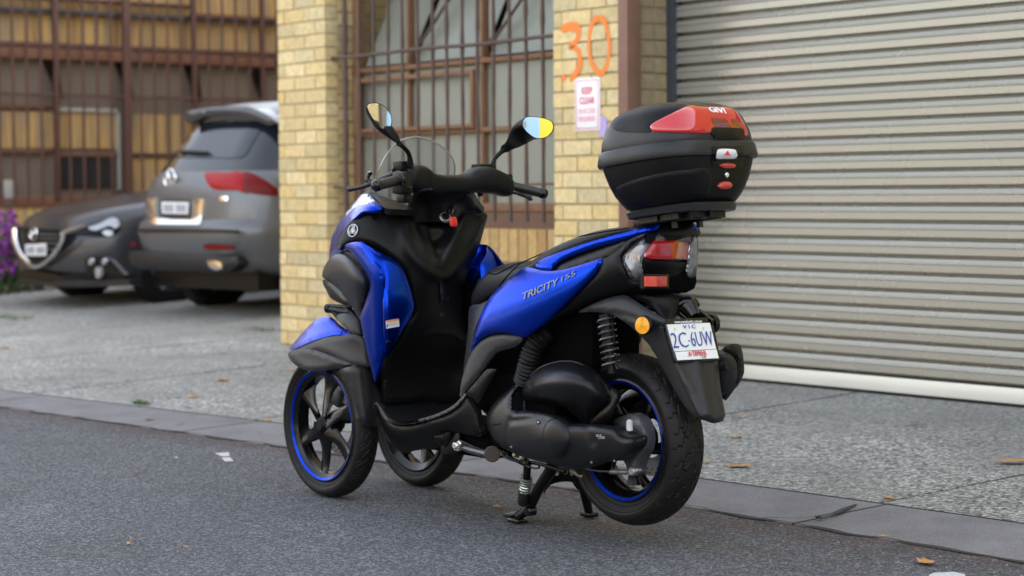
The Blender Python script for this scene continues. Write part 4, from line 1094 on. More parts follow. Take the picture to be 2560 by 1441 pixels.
# ================================================================ the three-wheeled scooter (x forward, y to its left)
sc = empty('scooter', (.6, 0, 0), 'blue and black three wheeled scooter standing on its centre stand by the kerb', 'scooter')
def sh(nm, fn, pts, m_, mirror=False, ctrl=(), **kw):
    P = []
    for q in pts:
        a = fn(q[0], q[1]); P.append((a[0], a[1], q[2]) + (('c',) if len(q) > 3 else ()))
    C_ = [(*fn(u, v)[:2], d_) for u, v, d_ in ctrl]
    if 'ridges' in kw: kw['ridges'] = [([fn(u, v)[:2] for u, v in pl], w, h) for pl, w, h in kw['ridges']]
    par = kw.pop('parent', sc)
    return shell(nm, P, m_, par, mirror=mirror, ctrl=C_, **kw)
# ---------------------------------------------------------------- wheels
def tyre_geo(c, Ro, w, rb, nu, lines, period, depth=.0042, gw=.0032):
    """real grooves pressed into the tread"""
    prof = []
    nv = 91
    for k in range(nv):
        t = -1 + 2 * k / (nv - 1); a = t * 1.93
        # tread arc then sidewall
        ax_ = w / 2 * math.copysign(abs(math.sin(min(abs(a), math.pi / 2))) ** .92, t) if abs(a) < math.pi / 2 else math.copysign(w / 2 * (1 - .30 * (abs(a) - math.pi / 2) / .36), t)
        crown = (1 - math.cos(min(abs(a), math.pi / 2))) * w * .30
        rr = Ro - crown - (max(0, abs(a) - math.pi / 2) / .36) * (Ro - w * .30 - rb)
        prof.append((rr, ax_, t))
    cs_ = [0.0]
    for k in range(1, nv): cs_.append(cs_[-1] + math.hypot(prof[k][0] - prof[k - 1][0], prof[k][1] - prof[k - 1][1]))
    mid = cs_[-1] / 2; arc = np.array([c_ - mid for c_ in cs_])
    U_ = np.arange(nu) / nu * 2 * math.pi * Ro
    npd = round(2 * math.pi * Ro / period); period = 2 * math.pi * Ro / npd
    uu, vv = np.meshgrid(U_, arc, indexing='ij')
    dm = np.full(uu.shape, 1e9)
    for ln in lines:
        for sgn, ph in ((1, 0), (-1, .5)):
            for i in range(len(ln) - 1):
                a = np.array([ln[i][0] * period + ph * period, sgn * ln[i][1] * w / 2]); b_ = np.array([ln[i + 1][0] * period + ph * period, sgn * ln[i + 1][1] * w / 2])
                ab = b_ - a; L2 = ab @ ab
                for sft in (-1, 0, 1):
                    x = (uu % period) + sft * period - a[0]; y = vv - a[1]
                    t = np.clip((x * ab[0] + y * ab[1]) / L2, 0, 1)
                    dm = np.minimum(dm, np.hypot(x - t * ab[0], y - t * ab[1]))
    dp = depth * np.clip(1.35 - dm / gw, 0, 1)
    v = []; f = []
    for i in range(nu):
        th = 2 * math.pi * i / nu
        for k in range(nv):
            r_ = prof[k][0] - dp[i, k]; v.append(Vector(c) + Vector((r_ * math.cos(th), prof[k][1], r_ * math.sin(th))))
    for i in range(nu):
        for k in range(nv - 1):
            j = (i + 1) % nu; f.append((i * nv + k, i * nv + k + 1, j * nv + k + 1, j * nv + k))
    B_ = MB(); B_.add(v, f)
    for s_ in (-1, 1):   # bead lip and moulded sidewall rings
        a = s_ * w / 2 * .70
        B_.lathe([(rb + .002, a), (rb - .004, a + s_ * .004), (rb - .010, a - s_ * .01), (rb - .01, a - s_ * .03)], c, n=96)
        for r2, h in ((rb + .012, .0012), (Ro - w * .33, .0012)):
            aa = s_ * (w / 2 * (.70 + .30 * min(1, (r2 - rb) / (Ro - w * .3 - rb))) + .0006)
            B_.lathe([(r2 - .0014, aa - s_ * .001), (r2, aa + s_ * h), (r2 + .0014, aa - s_ * .001)], c, n=120)
    return B_
def spokes(c, n, r0, r1, sweep, wid, th, a0, yoff, out, m_, par, side=1, name='spoke'):
    for k in range(n):
        rings = []
        for i in range(13):
            t = i / 12; r_ = r0 + (r1 - r0) * t; an = a0 + k * 2 * math.pi / n + sweep * t ** 1.35
            er = Vector((math.cos(an), 0, math.sin(an))); et = Vector((-math.sin(an), 0, math.cos(an)))
            w_ = wid * (1.15 - .75 * math.sin(math.pi * min(1, t * 1.02)) * .6 + .35 * t ** 3); tw = .5 - .9 * t
            ctr = Vector(c) + er * r_ + Vector((0, yoff + out * (1 - t) ** 1.5 * side, 0))
            e1 = et * math.cos(tw) + Vector((0, side, 0)) * math.sin(tw) * 1.0; e2 = er.cross(e1).normalized()
            rings.append([ctr + e1 * w_ * math.cos(q) + e2 * th * math.copysign(abs(math.sin(q)) ** .7, math.sin(q)) for q in np.arange(12) * math.pi / 6])
        B_ = MB(); B_.loft(rings); B_.fixn(); B_.build(name, m_, par, angle=50)
def disc_geo(c, ro, ri, th, m_, par, name='brake_disc', nh=26):
    B_ = MB()
    n = 120; v = []; f = []
    rows = [(ri, -1), (ro, -1), (ro, 1), (ri, 1)]
    B_.lathe([(ri, -th / 2), (ro, -th / 2), (ro, th / 2), (ri, th / 2), (ri, -th / 2)], c, n=96)
    o = B_.fixn().build(name, m_, par, angle=30)
    H = MB()
    for k in range(nh):
        for j, rr in enumerate((.82, .92)):
            a = 2 * math.pi * (k + .5 * j) / nh; r_ = ro * rr
            H.disc(Vector(c) + Vector((r_ * math.cos(a), 0, r_ * math.sin(a))), .0032, (0, 1, 0), th + .001, 8)
    H.build('drill_hole_dots', M_BLKMET, o, smooth=False); return o  # black dots standing in for the darkness of drilled holes
FRONT_L = [[(0, .05), (.28, .30), (.42, .62), (.62, .9)], [(.55, .12), (.72, .35), (.95, .55)], [(.2, .55), (.3, .9)]]
REAR_L = [[(.0, .04), (.22, .14), (.14, .34), (.46, .44), (.38, .64), (.60, .74), (.56, .92)], [(.30, .22), (.48, .28), (.58, .40), (.54, .52)], [(.72, .30), (.66, .48), (.98, .58), (.92, .76), (1.06, .86), (1.04, 1.06)], [(.62, .10), (.78, .16)]]
def front_wheel(y, lbl):
    side = 1 if y > 0 else -1
    c = (1.35, y, .25)
    w = empty('front_wheel', c); w.parent = sc; w.location = Vector(c) - Vector(sc.location); bpy.context.view_layer.update()
    if lbl: w['label'] = lbl
    tyre_geo(c, .25, .088, .196, 900, FRONT_L, .062, .003, .0016).build('tyre', M_RUB, w, angle=25)
    B_ = MB(); hw = .034
    B_.lathe([(.195, -hw), (.190, -hw - .002), (.182, -hw + .004), (.168, -hw + .012), (.162, 0), (.168, hw - .012), (.182, hw - .004), (.190, hw + .002), (.195, hw), (.19, hw - .006), (.176, hw - .014), (.170, 0), (.176, -hw + .014), (.19, -hw + .006), (.195, -hw)], c, n=120)
    rim = B_.fixn().build('rim', M_RIM, w, angle=40)
    B_ = MB()
    for s_ in (side,): B_.lathe([(.1825, s_ * (hw - .0025)), (.1905, s_ * (hw + .0032)), (.1895, s_ * (hw + .0042)), (.1815, s_ * (hw - .001))], c, n=120)
    B_.build('rim_stripe', M_STRIPE, w)
    spokes(c, 6, .030, .171, side * .26, .030, .008, R(88), side * .004, .018, M_RIM, w, side)
    B_ = MB(); B_.lathe([(0, .046 * side), (.018, .046 * side), (.024, .040 * side), (.026, .036 * side), (.030, .034 * side), (.034, .015 * side), (.036, -.03 * side), (.02, -.05 * side)], c, n=40)
    B_.fixn().build('hub', M_BLACK, w, angle=40)
    disc_geo((c[0], c[1] - side * .042, c[2]), .110, .075, .004, M_DISC, w)
    B_ = MB(); cc = Vector((c[0] + .02, c[1] - side * .05, c[2] + .095)); B_.obox(cc, (.035, 0, .012), (0, .022, 0), (-.012, 0, .03), .006); B_.build('brake_caliper', M_CAST, w)
    # fork leg
    B_ = MB(); B_.tube([(1.35, y - side * .065, .25), (1.34, y - side * .07, .42), (1.31, y - side * .075, .64)], .021, 14, smooth=4); B_.build('fork_leg', M_BLKMET, sc)
    return w
front_wheel(.1925, None)
front_wheel(-.1925, None)
ZR = .3057
rw = empty('rear_wheel', (0, 0, ZR)); rw.parent = sc; rw.location = Vector((0, 0, ZR)) - Vector(sc.location); bpy.context.view_layer.update()
tyre_geo((0, 0, ZR), .256, .132, .183, 1300, REAR_L, .098, .0042, .0019).build('tyre', M_RUB, rw, angle=25)
B_ = MB(); hw = .050
B_.lathe([(.183, -hw), (.178, -hw - .002), (.168, -hw + .004), (.154, -hw + .016), (.148, 0), (.154, hw - .016), (.168, hw - .004), (.178, hw + .002), (.183, hw), (.178, hw - .006), (.162, hw - .018), (.156, 0), (.162, -hw + .018), (.178, -hw + .006), (.183, -hw)], (0, 0, ZR), n=120)
B_.fixn().build('rim', M_RIM, rw, angle=40)
B_ = MB()
for s_ in (-1, 1): B_.lathe([(.1695, s_ * (hw - .002)), (.1785, s_ * (hw + .0035)), (.1775, s_ * (hw + .0045)), (.1685, s_ * (hw - .0005))], (0, 0, ZR), n=120)
B_.build('rim_stripe', M_STRIPE, rw)
spokes((0, 0, ZR), 5, .03, .156, -.5, .024, .009, R(60), -.01, .01, M_RIM, rw, 1)
B_ = MB(); B_.lathe([(0, .05), (.04, .05), (.05, .03), (.05, -.05), (0, -.05)], (0, 0, ZR), n=32); B_.fixn().build('hub', M_BLKMET, rw)
disc_geo((0, -.062, ZR), .115, .06, .004, M_DISC, rw)

# ---------------------------------------------------------------- inner frame and engine masses
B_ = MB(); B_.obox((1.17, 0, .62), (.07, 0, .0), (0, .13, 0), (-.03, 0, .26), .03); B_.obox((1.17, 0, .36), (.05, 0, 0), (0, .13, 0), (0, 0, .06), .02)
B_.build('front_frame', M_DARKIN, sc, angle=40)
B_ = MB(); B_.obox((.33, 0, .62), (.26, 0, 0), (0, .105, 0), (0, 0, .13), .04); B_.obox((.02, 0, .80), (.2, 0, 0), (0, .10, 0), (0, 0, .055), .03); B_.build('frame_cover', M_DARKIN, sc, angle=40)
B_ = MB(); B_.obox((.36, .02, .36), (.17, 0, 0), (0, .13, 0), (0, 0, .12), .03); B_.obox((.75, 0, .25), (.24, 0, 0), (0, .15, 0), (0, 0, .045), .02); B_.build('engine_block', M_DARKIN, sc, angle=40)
B_ = MB(); B_.tube([(.30, .02, .50), (.14, .05, .46), (.0, .085, .36)], [.05, .05, .04], 12); B_.build('swing_arm', M_BLKMET, sc)

# ---------------------------------------------------------------- front mudguards
FD = [(48, 612, .235), (60, 590, .215), (100, 540, .205), (170, 470, .20), (215, 452, .20), (245, 452, .205), (290, 490, .215), (342, 532, .235), (300, 542, .25), (250, 544, .255), (200, 556, .257), (140, 578, .256), (90, 602, .25), (58, 618, .245)]
sh('mudguard_top', PB, FD, M_BLUE, True, ctrl=[(240, 500, .225), (150, 545, .235)], bulge=.008, edge=.02, ridges=[([(240, 455), (262, 500), (300, 540)], 5, .002)])
sh('mudguard_blade', PB, [(38, 636, .24), (45, 622, .243), (100, 606, .252), (150, 608, .258), (240, 636, .262), (350, 682, .262), (380, 690, .26), (300, 702, .264), (220, 714, .266), (150, 718, .266), (110, 708, .264), (70, 684, .256), (45, 655, .246)], M_GREY, True, bulge=.008, edge=.015)
sh('mudguard_side', PB, [(96, 604, .25), (150, 580, .253), (190, 562, .254), (250, 548, .252), (300, 544, .248), (345, 536, .24), (390, 548, .232), (418, 575, .222), (430, 620, .215), (440, 690, .21), (380, 690, .255), (340, 680, .258), (240, 634, .256), (150, 606, .252)], M_GREY, True, ctrl=[(330, 610, .25)], bulge=.008, edge=.02)
sh('mudguard_rear', PB, [(285, 712, .255), (340, 695, .26), (380, 690, .26), (440, 690, .19), (452, 770, .175), (466, 860, .165), (484, 940, .155), (494, 972, .15), (470, 986, .17), (432, 984, .22), (400, 962, .25), (370, 890, .262), (335, 790, .262), (308, 738, .26)], M_GREY, True, ctrl=[(380, 800, .25), (420, 880, .235)], bulge=.008, edge=.02)
# inner arch that joins the guard over the tyre
for s_ in (1, -1):
    rings = []
    for i in range(19):
        a = R(78 + 92 * i / 18); r0 = .272
        if a > R(158): r0 = .272
        ring_ = []
        for t in np.linspace(-1, 1, 9):
            ring_.append(Vector((1.35 - (r0 - .02 * t * t) * math.cos(math.pi - a) * 1.0, s_ * (.1925 + .06 * t), .25 + (r0 - .02 * t * t) * math.sin(a))))
        for t in np.linspace(1, -1, 9): ring_.append(Vector((1.35 - (r0 - .006 - .02 * t * t) * math.cos(math.pi - a), s_ * (.1925 + .055 * t), .25 + (r0 - .006 - .02 * t * t) * math.sin(a))))
        rings.append(ring_)
    B_ = MB(); B_.loft(rings); B_.fixn(); B_.build('mudguard_arch', M_GREY, sc, angle=50)
# linkage block and hydraulic unit above the mudguard
sh('fork_cover', PB, [(275, 455, .215), (300, 422, .20), (325, 418, .20), (370, 440, .20), (395, 465, .20), (408, 540, .20), (395, 556, .21), (350, 545, .225), (340, 528, .23), (300, 490, .225)], M_GREY, True, bulge=.012, edge=.03)
B_ = MB()
for pts, r_ in (([(230, 413), (262, 418), (300, 425), (345, 430)], .013), ([(245, 400), (300, 404), (345, 402), (385, 398)], .008), ([(262, 420), (282, 445), (300, 465)], .012), ([(318, 410), (345, 430), (372, 455)], .011)):
    B_.tube([on(*PB(u, v)[:2], 1, .19) for u, v in pts], r_, 10, smooth=4)
B_.build('brake_line', M_BLACK, sc)
B_ = MB(); p_ = on(*PB(238, 412)[:2], 1, .19); B_.disc(p_, .016, (1, .2, 0), .022, 16, .003); B_.build('line_fitting', M_BLACK, sc)

# ---------------------------------------------------------------- leg shield, front cowl and blue side fairings
SHP = [(640, 890, 1.10), (700, 878, 1.085), (800, 878, 1.06), (900, 893, 1.03), (1000, 925, 1.00), (1110, 958, .985), (1250, 985, .975), (1320, 950, .97), (1400, 900, .96), (1480, 890, .965), (1532, 912, .975), (1530, 990, .975), (1505, 1100, .975), (1470, 1200, .985), (1430, 1290, 1.0), (1390, 1400, 1.0)]
SHB = [(885, 330, 1.0), (888, 420, .99), (905, 490, .98), (930, 560, .97), (935, 700, .97), (915, 790, .99), (860, 872, 1.03), (780, 880, 1.055), (690, 862, 1.06), (620, 878, 1.062), (540, 885, 1.062), (502, 880, 1.06), (500, 760, 1.06), (500, 655, 1.05), (560, 560, 1.0), (620, 470, .975), (650, 420, .965), (640, 370, .965), (605, 245, .97), (560, 190, .985), (480, 120, 1.02), (400, 88, 1.07), (335, 98, 1.12), (290, 125, 1.16)]
P_ = [(*PA(u, v)[:2], d_) for u, v, d_ in SHP] + [(*PB(u, v)[:2], d_) for u, v, d_ in SHB] + [(*PA(u, v)[:2], d_) for u, v, d_ in [(480, 1120, 1.19), (500, 1060, 1.185), (535, 1000, 1.16), (580, 945, 1.13)]]
ct = [(*PA(1000, 1100)[:2], .955), (*PA(1200, 1330)[:2], .915), (*PA(1330, 1250)[:2], .93), (*PA(1430, 1080)[:2], .94), (*PB(785, 330)[:2], .95), (*PB(785, 450)[:2], .955), (*PB(700, 400)[:2], .955), (*PB(700, 560)[:2], .985), (*PB(800, 700)[:2], 1.04), (*PB(640, 750)[:2], 1.05), (*PA(880, 1050)[:2], 1.01), (*PA(760, 1000)[:2], 1.05), (*PA(700, 1090)[:2], 1.055), (*PB(880, 700)[:2], 1.03)]
rid = [([PA(u, v)[:2] for u, v in pl], w, h) for pl, w, h in (
    ([(700, 900), (850, 912), (950, 930), (1010, 945), (1035, 1000), (1060, 1060)], 3.5, .004), ([(960, 980), (955, 1080), (990, 1180), (1070, 1275), (1140, 1330), (1205, 1358), (1260, 1345), (1330, 1290), (1390, 1200), (1430, 1100), (1480, 990), (1525, 925)], 13, .012),
    ([(1110, 965), (1150, 1080), (1180, 1200), (1205, 1285), (1240, 1240), (1300, 1120), (1350, 1000), (1390, 910)], 9, .009),
    ([(1130, 1000), (1200, 1060), (1260, 1020)], 26, -.018), ([(1200, 1060), (1205, 1180)], 20, -.018))]
rid += [([PB(u, v)[:2] for u, v in pl], w, h) for pl, w, h in (([(690, 560), (740, 530), (820, 535), (880, 560), (905, 600)], 6, .003), ([(505, 660), (508, 760), (510, 880)], 3, .004), ([(660, 420), (640, 480), (520, 645)], 3, -.003))]
lsh = shell('leg_shield', P_, M_BLACK, sc, tps=.4, ctrl=ct, ax=0, bulge=.012, edge=.025, thick=.012, res=6, ridges=rid)
LB = bvh_of(lsh)
sh('console_backing', PA, [(860, 850, 1.06), (1000, 850, 1.05), (1250, 830, 1.04), (1500, 850, 1.03), (1480, 960, 1.03), (1380, 1030, 1.03), (1250, 1060, 1.03), (1050, 1040, 1.04), (900, 960, 1.06)], M_DARKIN, False, ax=0, bulge=.0)  # added dark sheet filling the gap below the dash
sh('fairing_backing', PB, [(250, 185, .165), (330, 102, .17), (400, 76, .17), (460, 88, .17), (580, 196, .17), (630, 370, .165), (600, 520, .17), (500, 665, .17), (455, 720, .17), (420, 560, .17), (385, 430, .17), (330, 375, .165), (250, 330, .16), (228, 260, .16)], M_DARKIN, False, bulge=0)  # black backing added so gaps between the panels read as shade
sh('gap_backing', PB, [(868, 300, -.15), (930, 290, -.15), (962, 300, -.15), (962, 480, -.15), (950, 650, -.13), (905, 660, -.13), (880, 480, -.14)], M_DARKIN, False, bulge=0)  # dark backing closing the gap beside the seat nose
sh('gap_backing', PC, [(70, 1080, .11), (250, 960, .10), (440, 930, .10), (560, 890, .10), (640, 960, .10), (600, 1130, .10), (480, 1320, .10), (330, 1420, .10), (260, 1530, .10), (160, 1530, .11), (60, 1440, .13), (40, 1300, .13)], M_DARKIN, False, bulge=0)  # black sheet in place of shade between lower panel and engine
sh('side_fairing', PB, [(925, 216, -.175), (990, 212, -.20), (975, 250, -.20), (940, 320, -.19), (918, 400, -.185), (922, 498, -.18), (898, 455, -.175), (875, 405, -.17), (886, 330, -.17), (905, 260, -.17)], M_BLUE, False, bulge=.004, edge=.01, label='lower part of the right side fairing showing beside the seat nose')
sh('side_fairing', PB, [(930, 165, -.19), (962, 112, -.21), (1000, 130, -.24), (1042, 178, -.27), (1030, 192, -.27), (985, 216, -.22), (920, 224, -.18)], M_BLUE, False, bulge=.004, edge=.01, label='upper part of the right side fairing showing beyond the seat')
skin('glovebox_shade', PA, [(1110, 970), (1250, 1000), (1385, 915), (1350, 1010), (1300, 1120), (1240, 1235), (1205, 1272), (1182, 1200), (1150, 1080)], LB, M_BLKMET, off=.0015, parent=sc)  # darker skin painting the shade of the glove pocket
skin('hook_plate', PB, [(776, 280), (800, 277), (802, 380), (778, 384)], LB, M_GLOSS, off=.006, thick=.01, parent=sc)
B_ = MB(); h0, n0 = hit(LB, *PB(790, 375)[:2]); B_.tube([h0 + n0 * .002, h0 + n0 * .022, h0 + n0 * .026 + Vector((0, 0, .018))], .004, 8, smooth=3); B_.build('bag_hook', M_BLACK, sc)
B_ = MB()
for fn, u, v, r_ in ((PB, 786, 444, .008), (PA, 738, 930, .011), (PA, 1522, 943, .007), (PB, 540, 845, .006), (PB, 880, 560, .004)):
    h0, n0 = hit(LB, *fn(u, v)[:2])
    if h0: B_.disc(h0 + n0 * .001, r_, n0, .003, 20, .001)
B_.pieces('trim_clip', M_GLOSS, sc)
# side of the cowl (carries the emblem)
cow = sh('front_cowl', PA, [(430, 1235, .14), (412, 1232, .13), (418, 1150, .125), (438, 1060, .12), (480, 980, .118), (530, 905, .12), (585, 838, .13), (612, 806, .135), (650, 768, .14), (690, 764, .15), (725, 790, .17), (762, 825, .19), (805, 868, .205), (765, 884, .215), (655, 890, .24), (610, 925, .245), (560, 970, .25), (520, 1020, .25), (498, 1090, .235), (480, 1160, .21)], M_BLUE, True, ctrl=[(520, 960, .20), (600, 880, .21), (460, 1100, .18)], bulge=.008, edge=.02)
CB = bvh_of(cow)
skin('white_graphic', PA, [(442, 1055), (470, 985), (520, 905), (575, 842), (615, 808), (648, 775), (690, 770), (722, 795), (752, 824), (690, 838), (618, 852), (585, 880), (530, 930), (485, 990)], CB, M_WHITE, off=.0012, thick=.002, parent=sc)
skin('fairing_badge', PA, [(448, 1050), (462, 1010), (478, 1008), (462, 1052)], CB, M_GREY, off=.002, thick=.002, parent=sc)
sh('cowl_seam', PA, [(455, 1165, .20), (470, 1120, .212), (500, 1035, .235), (512, 1030, .24), (500, 1090, .235), (482, 1160, .21)], M_GLOSS, False, bulge=.002, edge=.01)
# emblem: three tuning forks in a ring
def emblem(c, n, up, r_, m_, par, name='emblem'):
    n = n.normalized(); up = (up - n * up.dot(n)).normalized(); rt_ = up.cross(n)
    B2 = MB(); B2.tube([c + (rt_ * math.cos(t) + up * math.sin(t)) * r_ for t in np.linspace(0, 2 * math.pi, 41)], r_ * .085, 8, cap=False)
    for a in (90, 210, 330):
        d_ = up * math.sin(R(a)) + rt_ * math.cos(R(a)); s_ = n.cross(d_)
        B2.tube([c - d_ * r_ * .0, c + d_ * r_ * .93], r_ * .06, 6)
        for q in (-1, 1):
            B2.tube([c + d_ * r_ * .18, c + d_ * r_ * .30 + s_ * q * r_ * .22, c + d_ * r_ * .82 + s_ * q * r_ * .26], r_ * .06, 6)
        B2.tube([c - d_ * r_ * .5, c], r_ * .07, 6)
    B2.build(name, m_, par, smooth=True)
h0, n0 = hit(LB, *PA(588, 1030)[:2])
if h0: emblem(h0 + n0 * .004, n0, Vector((0, 0, 1)), .0205, plain('silver emblem', (.62, .63, .65), .3, .6, .03), sc)
# blue wing: outer facet and rear facet
OUT = [(178, 395, .15), (210, 350, .19), (260, 300, .225), (330, 240, .255), (400, 205, .275), (470, 192, .285), (515, 195, .29), (560, 245, .292), (620, 330, .294), (690, 430, .296), (735, 500, .295), (752, 560, .293), (755, 700, .285), (756, 900, .273), (760, 1150, .262), (765, 1380, .255), (750, 1440, .25)]
P_ = [(*PH(u, v)[:2], d_) for u, v, d_ in OUT] + [(*PB(u, v)[:2], d_) for u, v, d_ in [(495, 700, .25), (480, 735, .25), (463, 772, .25), (450, 730, .252), (432, 660, .256), (415, 590, .262)]] + [(*PH(u, v)[:2], d_) for u, v, d_ in [(512, 985, .268), (550, 880, .273), (590, 760, .278), (610, 650, .282), (575, 560, .284), (520, 450, .28), (450, 350, .27), (390, 280, .262), (340, 285, .25), (260, 330, .225), (205, 375, .19)]]
wing = shell('side_fairing', P_, M_BLUE, sc, ax=1, bulge=.006, edge=.012, mirror=True, mo=.05, res=6,
      ridges=[([PH(u, v)[:2] for u, v in pl], w, h) for pl, w, h in (([(330, 250), (400, 240), (440, 265), (520, 360), (600, 470), (650, 560), (665, 640), (672, 800), (680, 1000), (690, 1430)], 9, .0045),)])
REARF = [(518, 196, .288), (560, 215, .275), (700, 290, .25), (830, 360, .215), (905, 410, .195), (955, 480, .185), (1000, 580, .178), (1040, 700, .175), (1075, 830, .172), (1076, 890, .172), (1040, 990, .182), (960, 1120, .20), (880, 1260, .222), (800, 1390, .245), (768, 1420, .252), (766, 1200, .258), (763, 900, .268), (762, 700, .28), (756, 540, .288), (735, 490, .29), (640, 345, .289)]
rf = sh('side_fairing', PH, REARF, M_BLUE, True, mo=.05, bulge=.005, edge=.012, res=6, label='rear facet of the blue fairing facing the rider')
RB = bvh_of(rf)
skin('warning_label', PH, [(780, 1026, 1), (916, 1004, 1), (924, 1086, 1), (786, 1110, 1)], RB, M_WHITE, off=.001, thick=.001, bulge=0, parent=sc)
skin('label_band', PH, [(780, 1026, 1), (916, 1004, 1), (918, 1022, 1), (782, 1044, 1)], RB, plain('orange print', (.75, .25, .06), .5), off=.0018, thick=.001, bulge=0, parent=sc)
for a in (1048, 1062, 1076): skin('label_lines', PH, [(790, a + 3, 1), (906, a - 13, 1), (906, a - 9, 1), (790, a + 7, 1)], RB, M_GRAYT, off=.0018, thick=.0008, bulge=0, parent=sc)
B_ = MB(); h0, n0 = hit(RB, *PH(806, 1258)[:2]); B_.disc(h0 + n0 * .001, .008, n0, .003, 20, .001); B_.pieces('trim_clip', M_GLOSS, sc)
# dark duct cover in front of the wing
vis = sh('duct_cover', PH, [(106, 560, .20), (118, 490, .205), (150, 420, .215), (200, 352, .218), (280, 305, .232), (355, 292, .245), (425, 322, .258), (480, 392, .268), (545, 475, .276), (592, 550, .28), (612, 640, .28), (602, 745, .276), (572, 850, .27), (540, 945, .263), (508, 1010, .26), (470, 965, .27), (440, 910, .262), (405, 850, .25), (330, 740, .24), (240, 650, .225), (140, 590, .208)], M_GREY, True, ctrl=[(400, 560, .295), (280, 480, .268)], bulge=.022, edge=.07, thick=.02, mo=.05)
sh('duct_hole_shade', PH, [(112, 590, .195), (150, 600, .20), (240, 655, .212), (330, 745, .225), (400, 845, .235), (410, 862, .235), (330, 855, .22), (250, 820, .205), (190, 780, .195), (150, 700, .19), (118, 640, .19)], M_BLKMET, True, bulge=.012, edge=.03)  # black insert painted as the dark inside of the duct

# dashboard hood and the bodywork between bar and shield
sh('dash_cover', PF, [(200, 750, .10), (270, 690, .10), (345, 640, .11), (400, 640, .12), (500, 670, .13), (620, 720, .12), (760, 770, .11), (850, 800, .10), (1000, 850, .09), (1130, 870, .08), (1260, 930, .05), (1400, 985, .02), (1530, 1010, .0), (1500, 1060, .01), (1300, 1020, .05), (1150, 950, .12), (950, 925, .16), (750, 915, .19), (640, 890, .20), (560, 800, .18), (480, 730, .165), (370, 680, .15), (300, 700, .14), (230, 760, .13)], M_BLACK, False, bulge=.004, edge=.02, thick=.02)
sh('dash_tray', PF, [(370, 640, .10), (460, 655, .12), (560, 690, .10), (700, 735, .08), (830, 780, .07), (1000, 800, .05), (1000, 850, .07), (850, 865, .09), (740, 850, .12), (640, 800, .14), (500, 730, .14), (420, 690, .13)], M_GREY, False, bulge=.003, edge=.01)
sh('fuel_lid', PF, [(1600, 900, -.02), (1680, 760, -.03), (1780, 690, -.04), (1880, 665, -.06), (1960, 690, -.08), (2060, 770, -.10), (2110, 850, -.13), (2190, 930, -.16), (2235, 985, -.18), (2160, 950, -.16), (2050, 950, -.14), (1960, 975, -.12), (1880, 1020, -.09), (1800, 1060, -.05), (1700, 1010, -.03)], M_GREY, False, ctrl=[(1880, 800, -.10)], bulge=.015, edge=.04, thick=.03)
B_ = MB(); kc = on(*PF(1620, 1045)[:2], 0, .945); kn = Vector((-.80, .25, .55)).normalized()
B_.disc(kc, .021, kn, .010, 32, .003); B_.build('ignition_ring', M_METAL, sc, angle=30)
B_ = MB(); B_.disc(kc + kn * .006, .013, kn, .004, 24, .001); B_.build('ignition_lock', M_BLACK, sc)
B_ = MB()
B_.tube([on(*PF(u, v)[:2], 0, .95) for u, v in ((1670, 800), (1720, 860), (1730, 930), (1700, 1000))], [.014, .013, .012, .01], 12, smooth=4, flat=.6); B_.build('key_shroud', M_GLOSS, sc)

# ---------------------------------------------------------------- floorboard and lower body
sh('floor_skirt', PB, [(462, 872, .215), (480, 885, .22), (505, 930, .225), (530, 965, .225), (570, 985, .225), (640, 985, .222), (720, 960, .22), (800, 930, .218), (860, 890, .215), (905, 828, .21), (950, 880, .21), (958, 930, .208), (968, 990, .205), (980, 1034, .20), (920, 1030, .20), (860, 1018, .20), (800, 1022, .195), (795, 1075, .17), (760, 1092, .16), (700, 1098, .155), (650, 1106, .15), (610, 1116, .15), (570, 1100, .155), (535, 1060, .17), (505, 1000, .19), (480, 940, .205)], M_BLACK, True, ctrl=[(640, 1040, .20), (860, 960, .212)], bulge=.012, edge=.03, thick=.02)
sh('floor_edge', PB, [(460, 872, .222), (472, 868, .222), (495, 900, .225), (520, 938, .226), (548, 955, .226), (600, 962, .225), (680, 950, .223), (780, 918, .221), (850, 878, .218), (900, 824, .212), (906, 830, .212), (862, 888, .219), (790, 930, .222), (690, 963, .226), (600, 978, .228), (545, 972, .229), (510, 950, .229), (485, 912, .226)], M_GREY, True, bulge=.003, edge=.006, thick=.012, res=5)
sh('floorboard', PB, [(505, 882, .335), (600, 876, .335), (690, 862, .335), (780, 880, .335), (862, 868, .34), (850, 880, .335), (780, 918, .325), (680, 950, .318), (600, 962, .316), (548, 955, .318), (520, 930, .33)], M_BLACK, False, ax=2, bulge=.004, edge=.02)
sh('seat_base_panel', PC, [(45, 742, .15), (120, 722, .15), (205, 690, .155), (150, 770, .17), (105, 850, .18), (75, 940, .185), (55, 1060, .19), (30, 1160, .195), (20, 1250, .20), (-5, 1290, .19), (0, 1180, .165), (15, 1050, .15), (30, 900, .145)], M_GREY, True, bulge=.006, edge=.02)
sh('lower_side_panel', PC, [(50, 1100, .20), (85, 1030, .20), (130, 985, .20), (200, 955, .20), (280, 945, .20), (340, 950, .20), (440, 978, .195), (400, 1035, .195), (330, 1060, .197), (255, 1082, .20), (200, 1135, .203), (150, 1210, .205), (80, 1300, .21), (15, 1372, .212), (-30, 1420, .212), (-22, 1320, .21), (10, 1200, .205)], M_GREY, True, bulge=.006, edge=.02)
sh('footpeg_cover', PC, [(15, 1395, .215), (60, 1340, .215), (120, 1270, .215), (175, 1212, .215), (235, 1212, .215), (240, 1222, .215), (200, 1300, .213), (160, 1370, .212), (128, 1440, .21), (110, 1470, .21), (60, 1430, .212)], M_BLACK, True, bulge=.006, edge=.015)

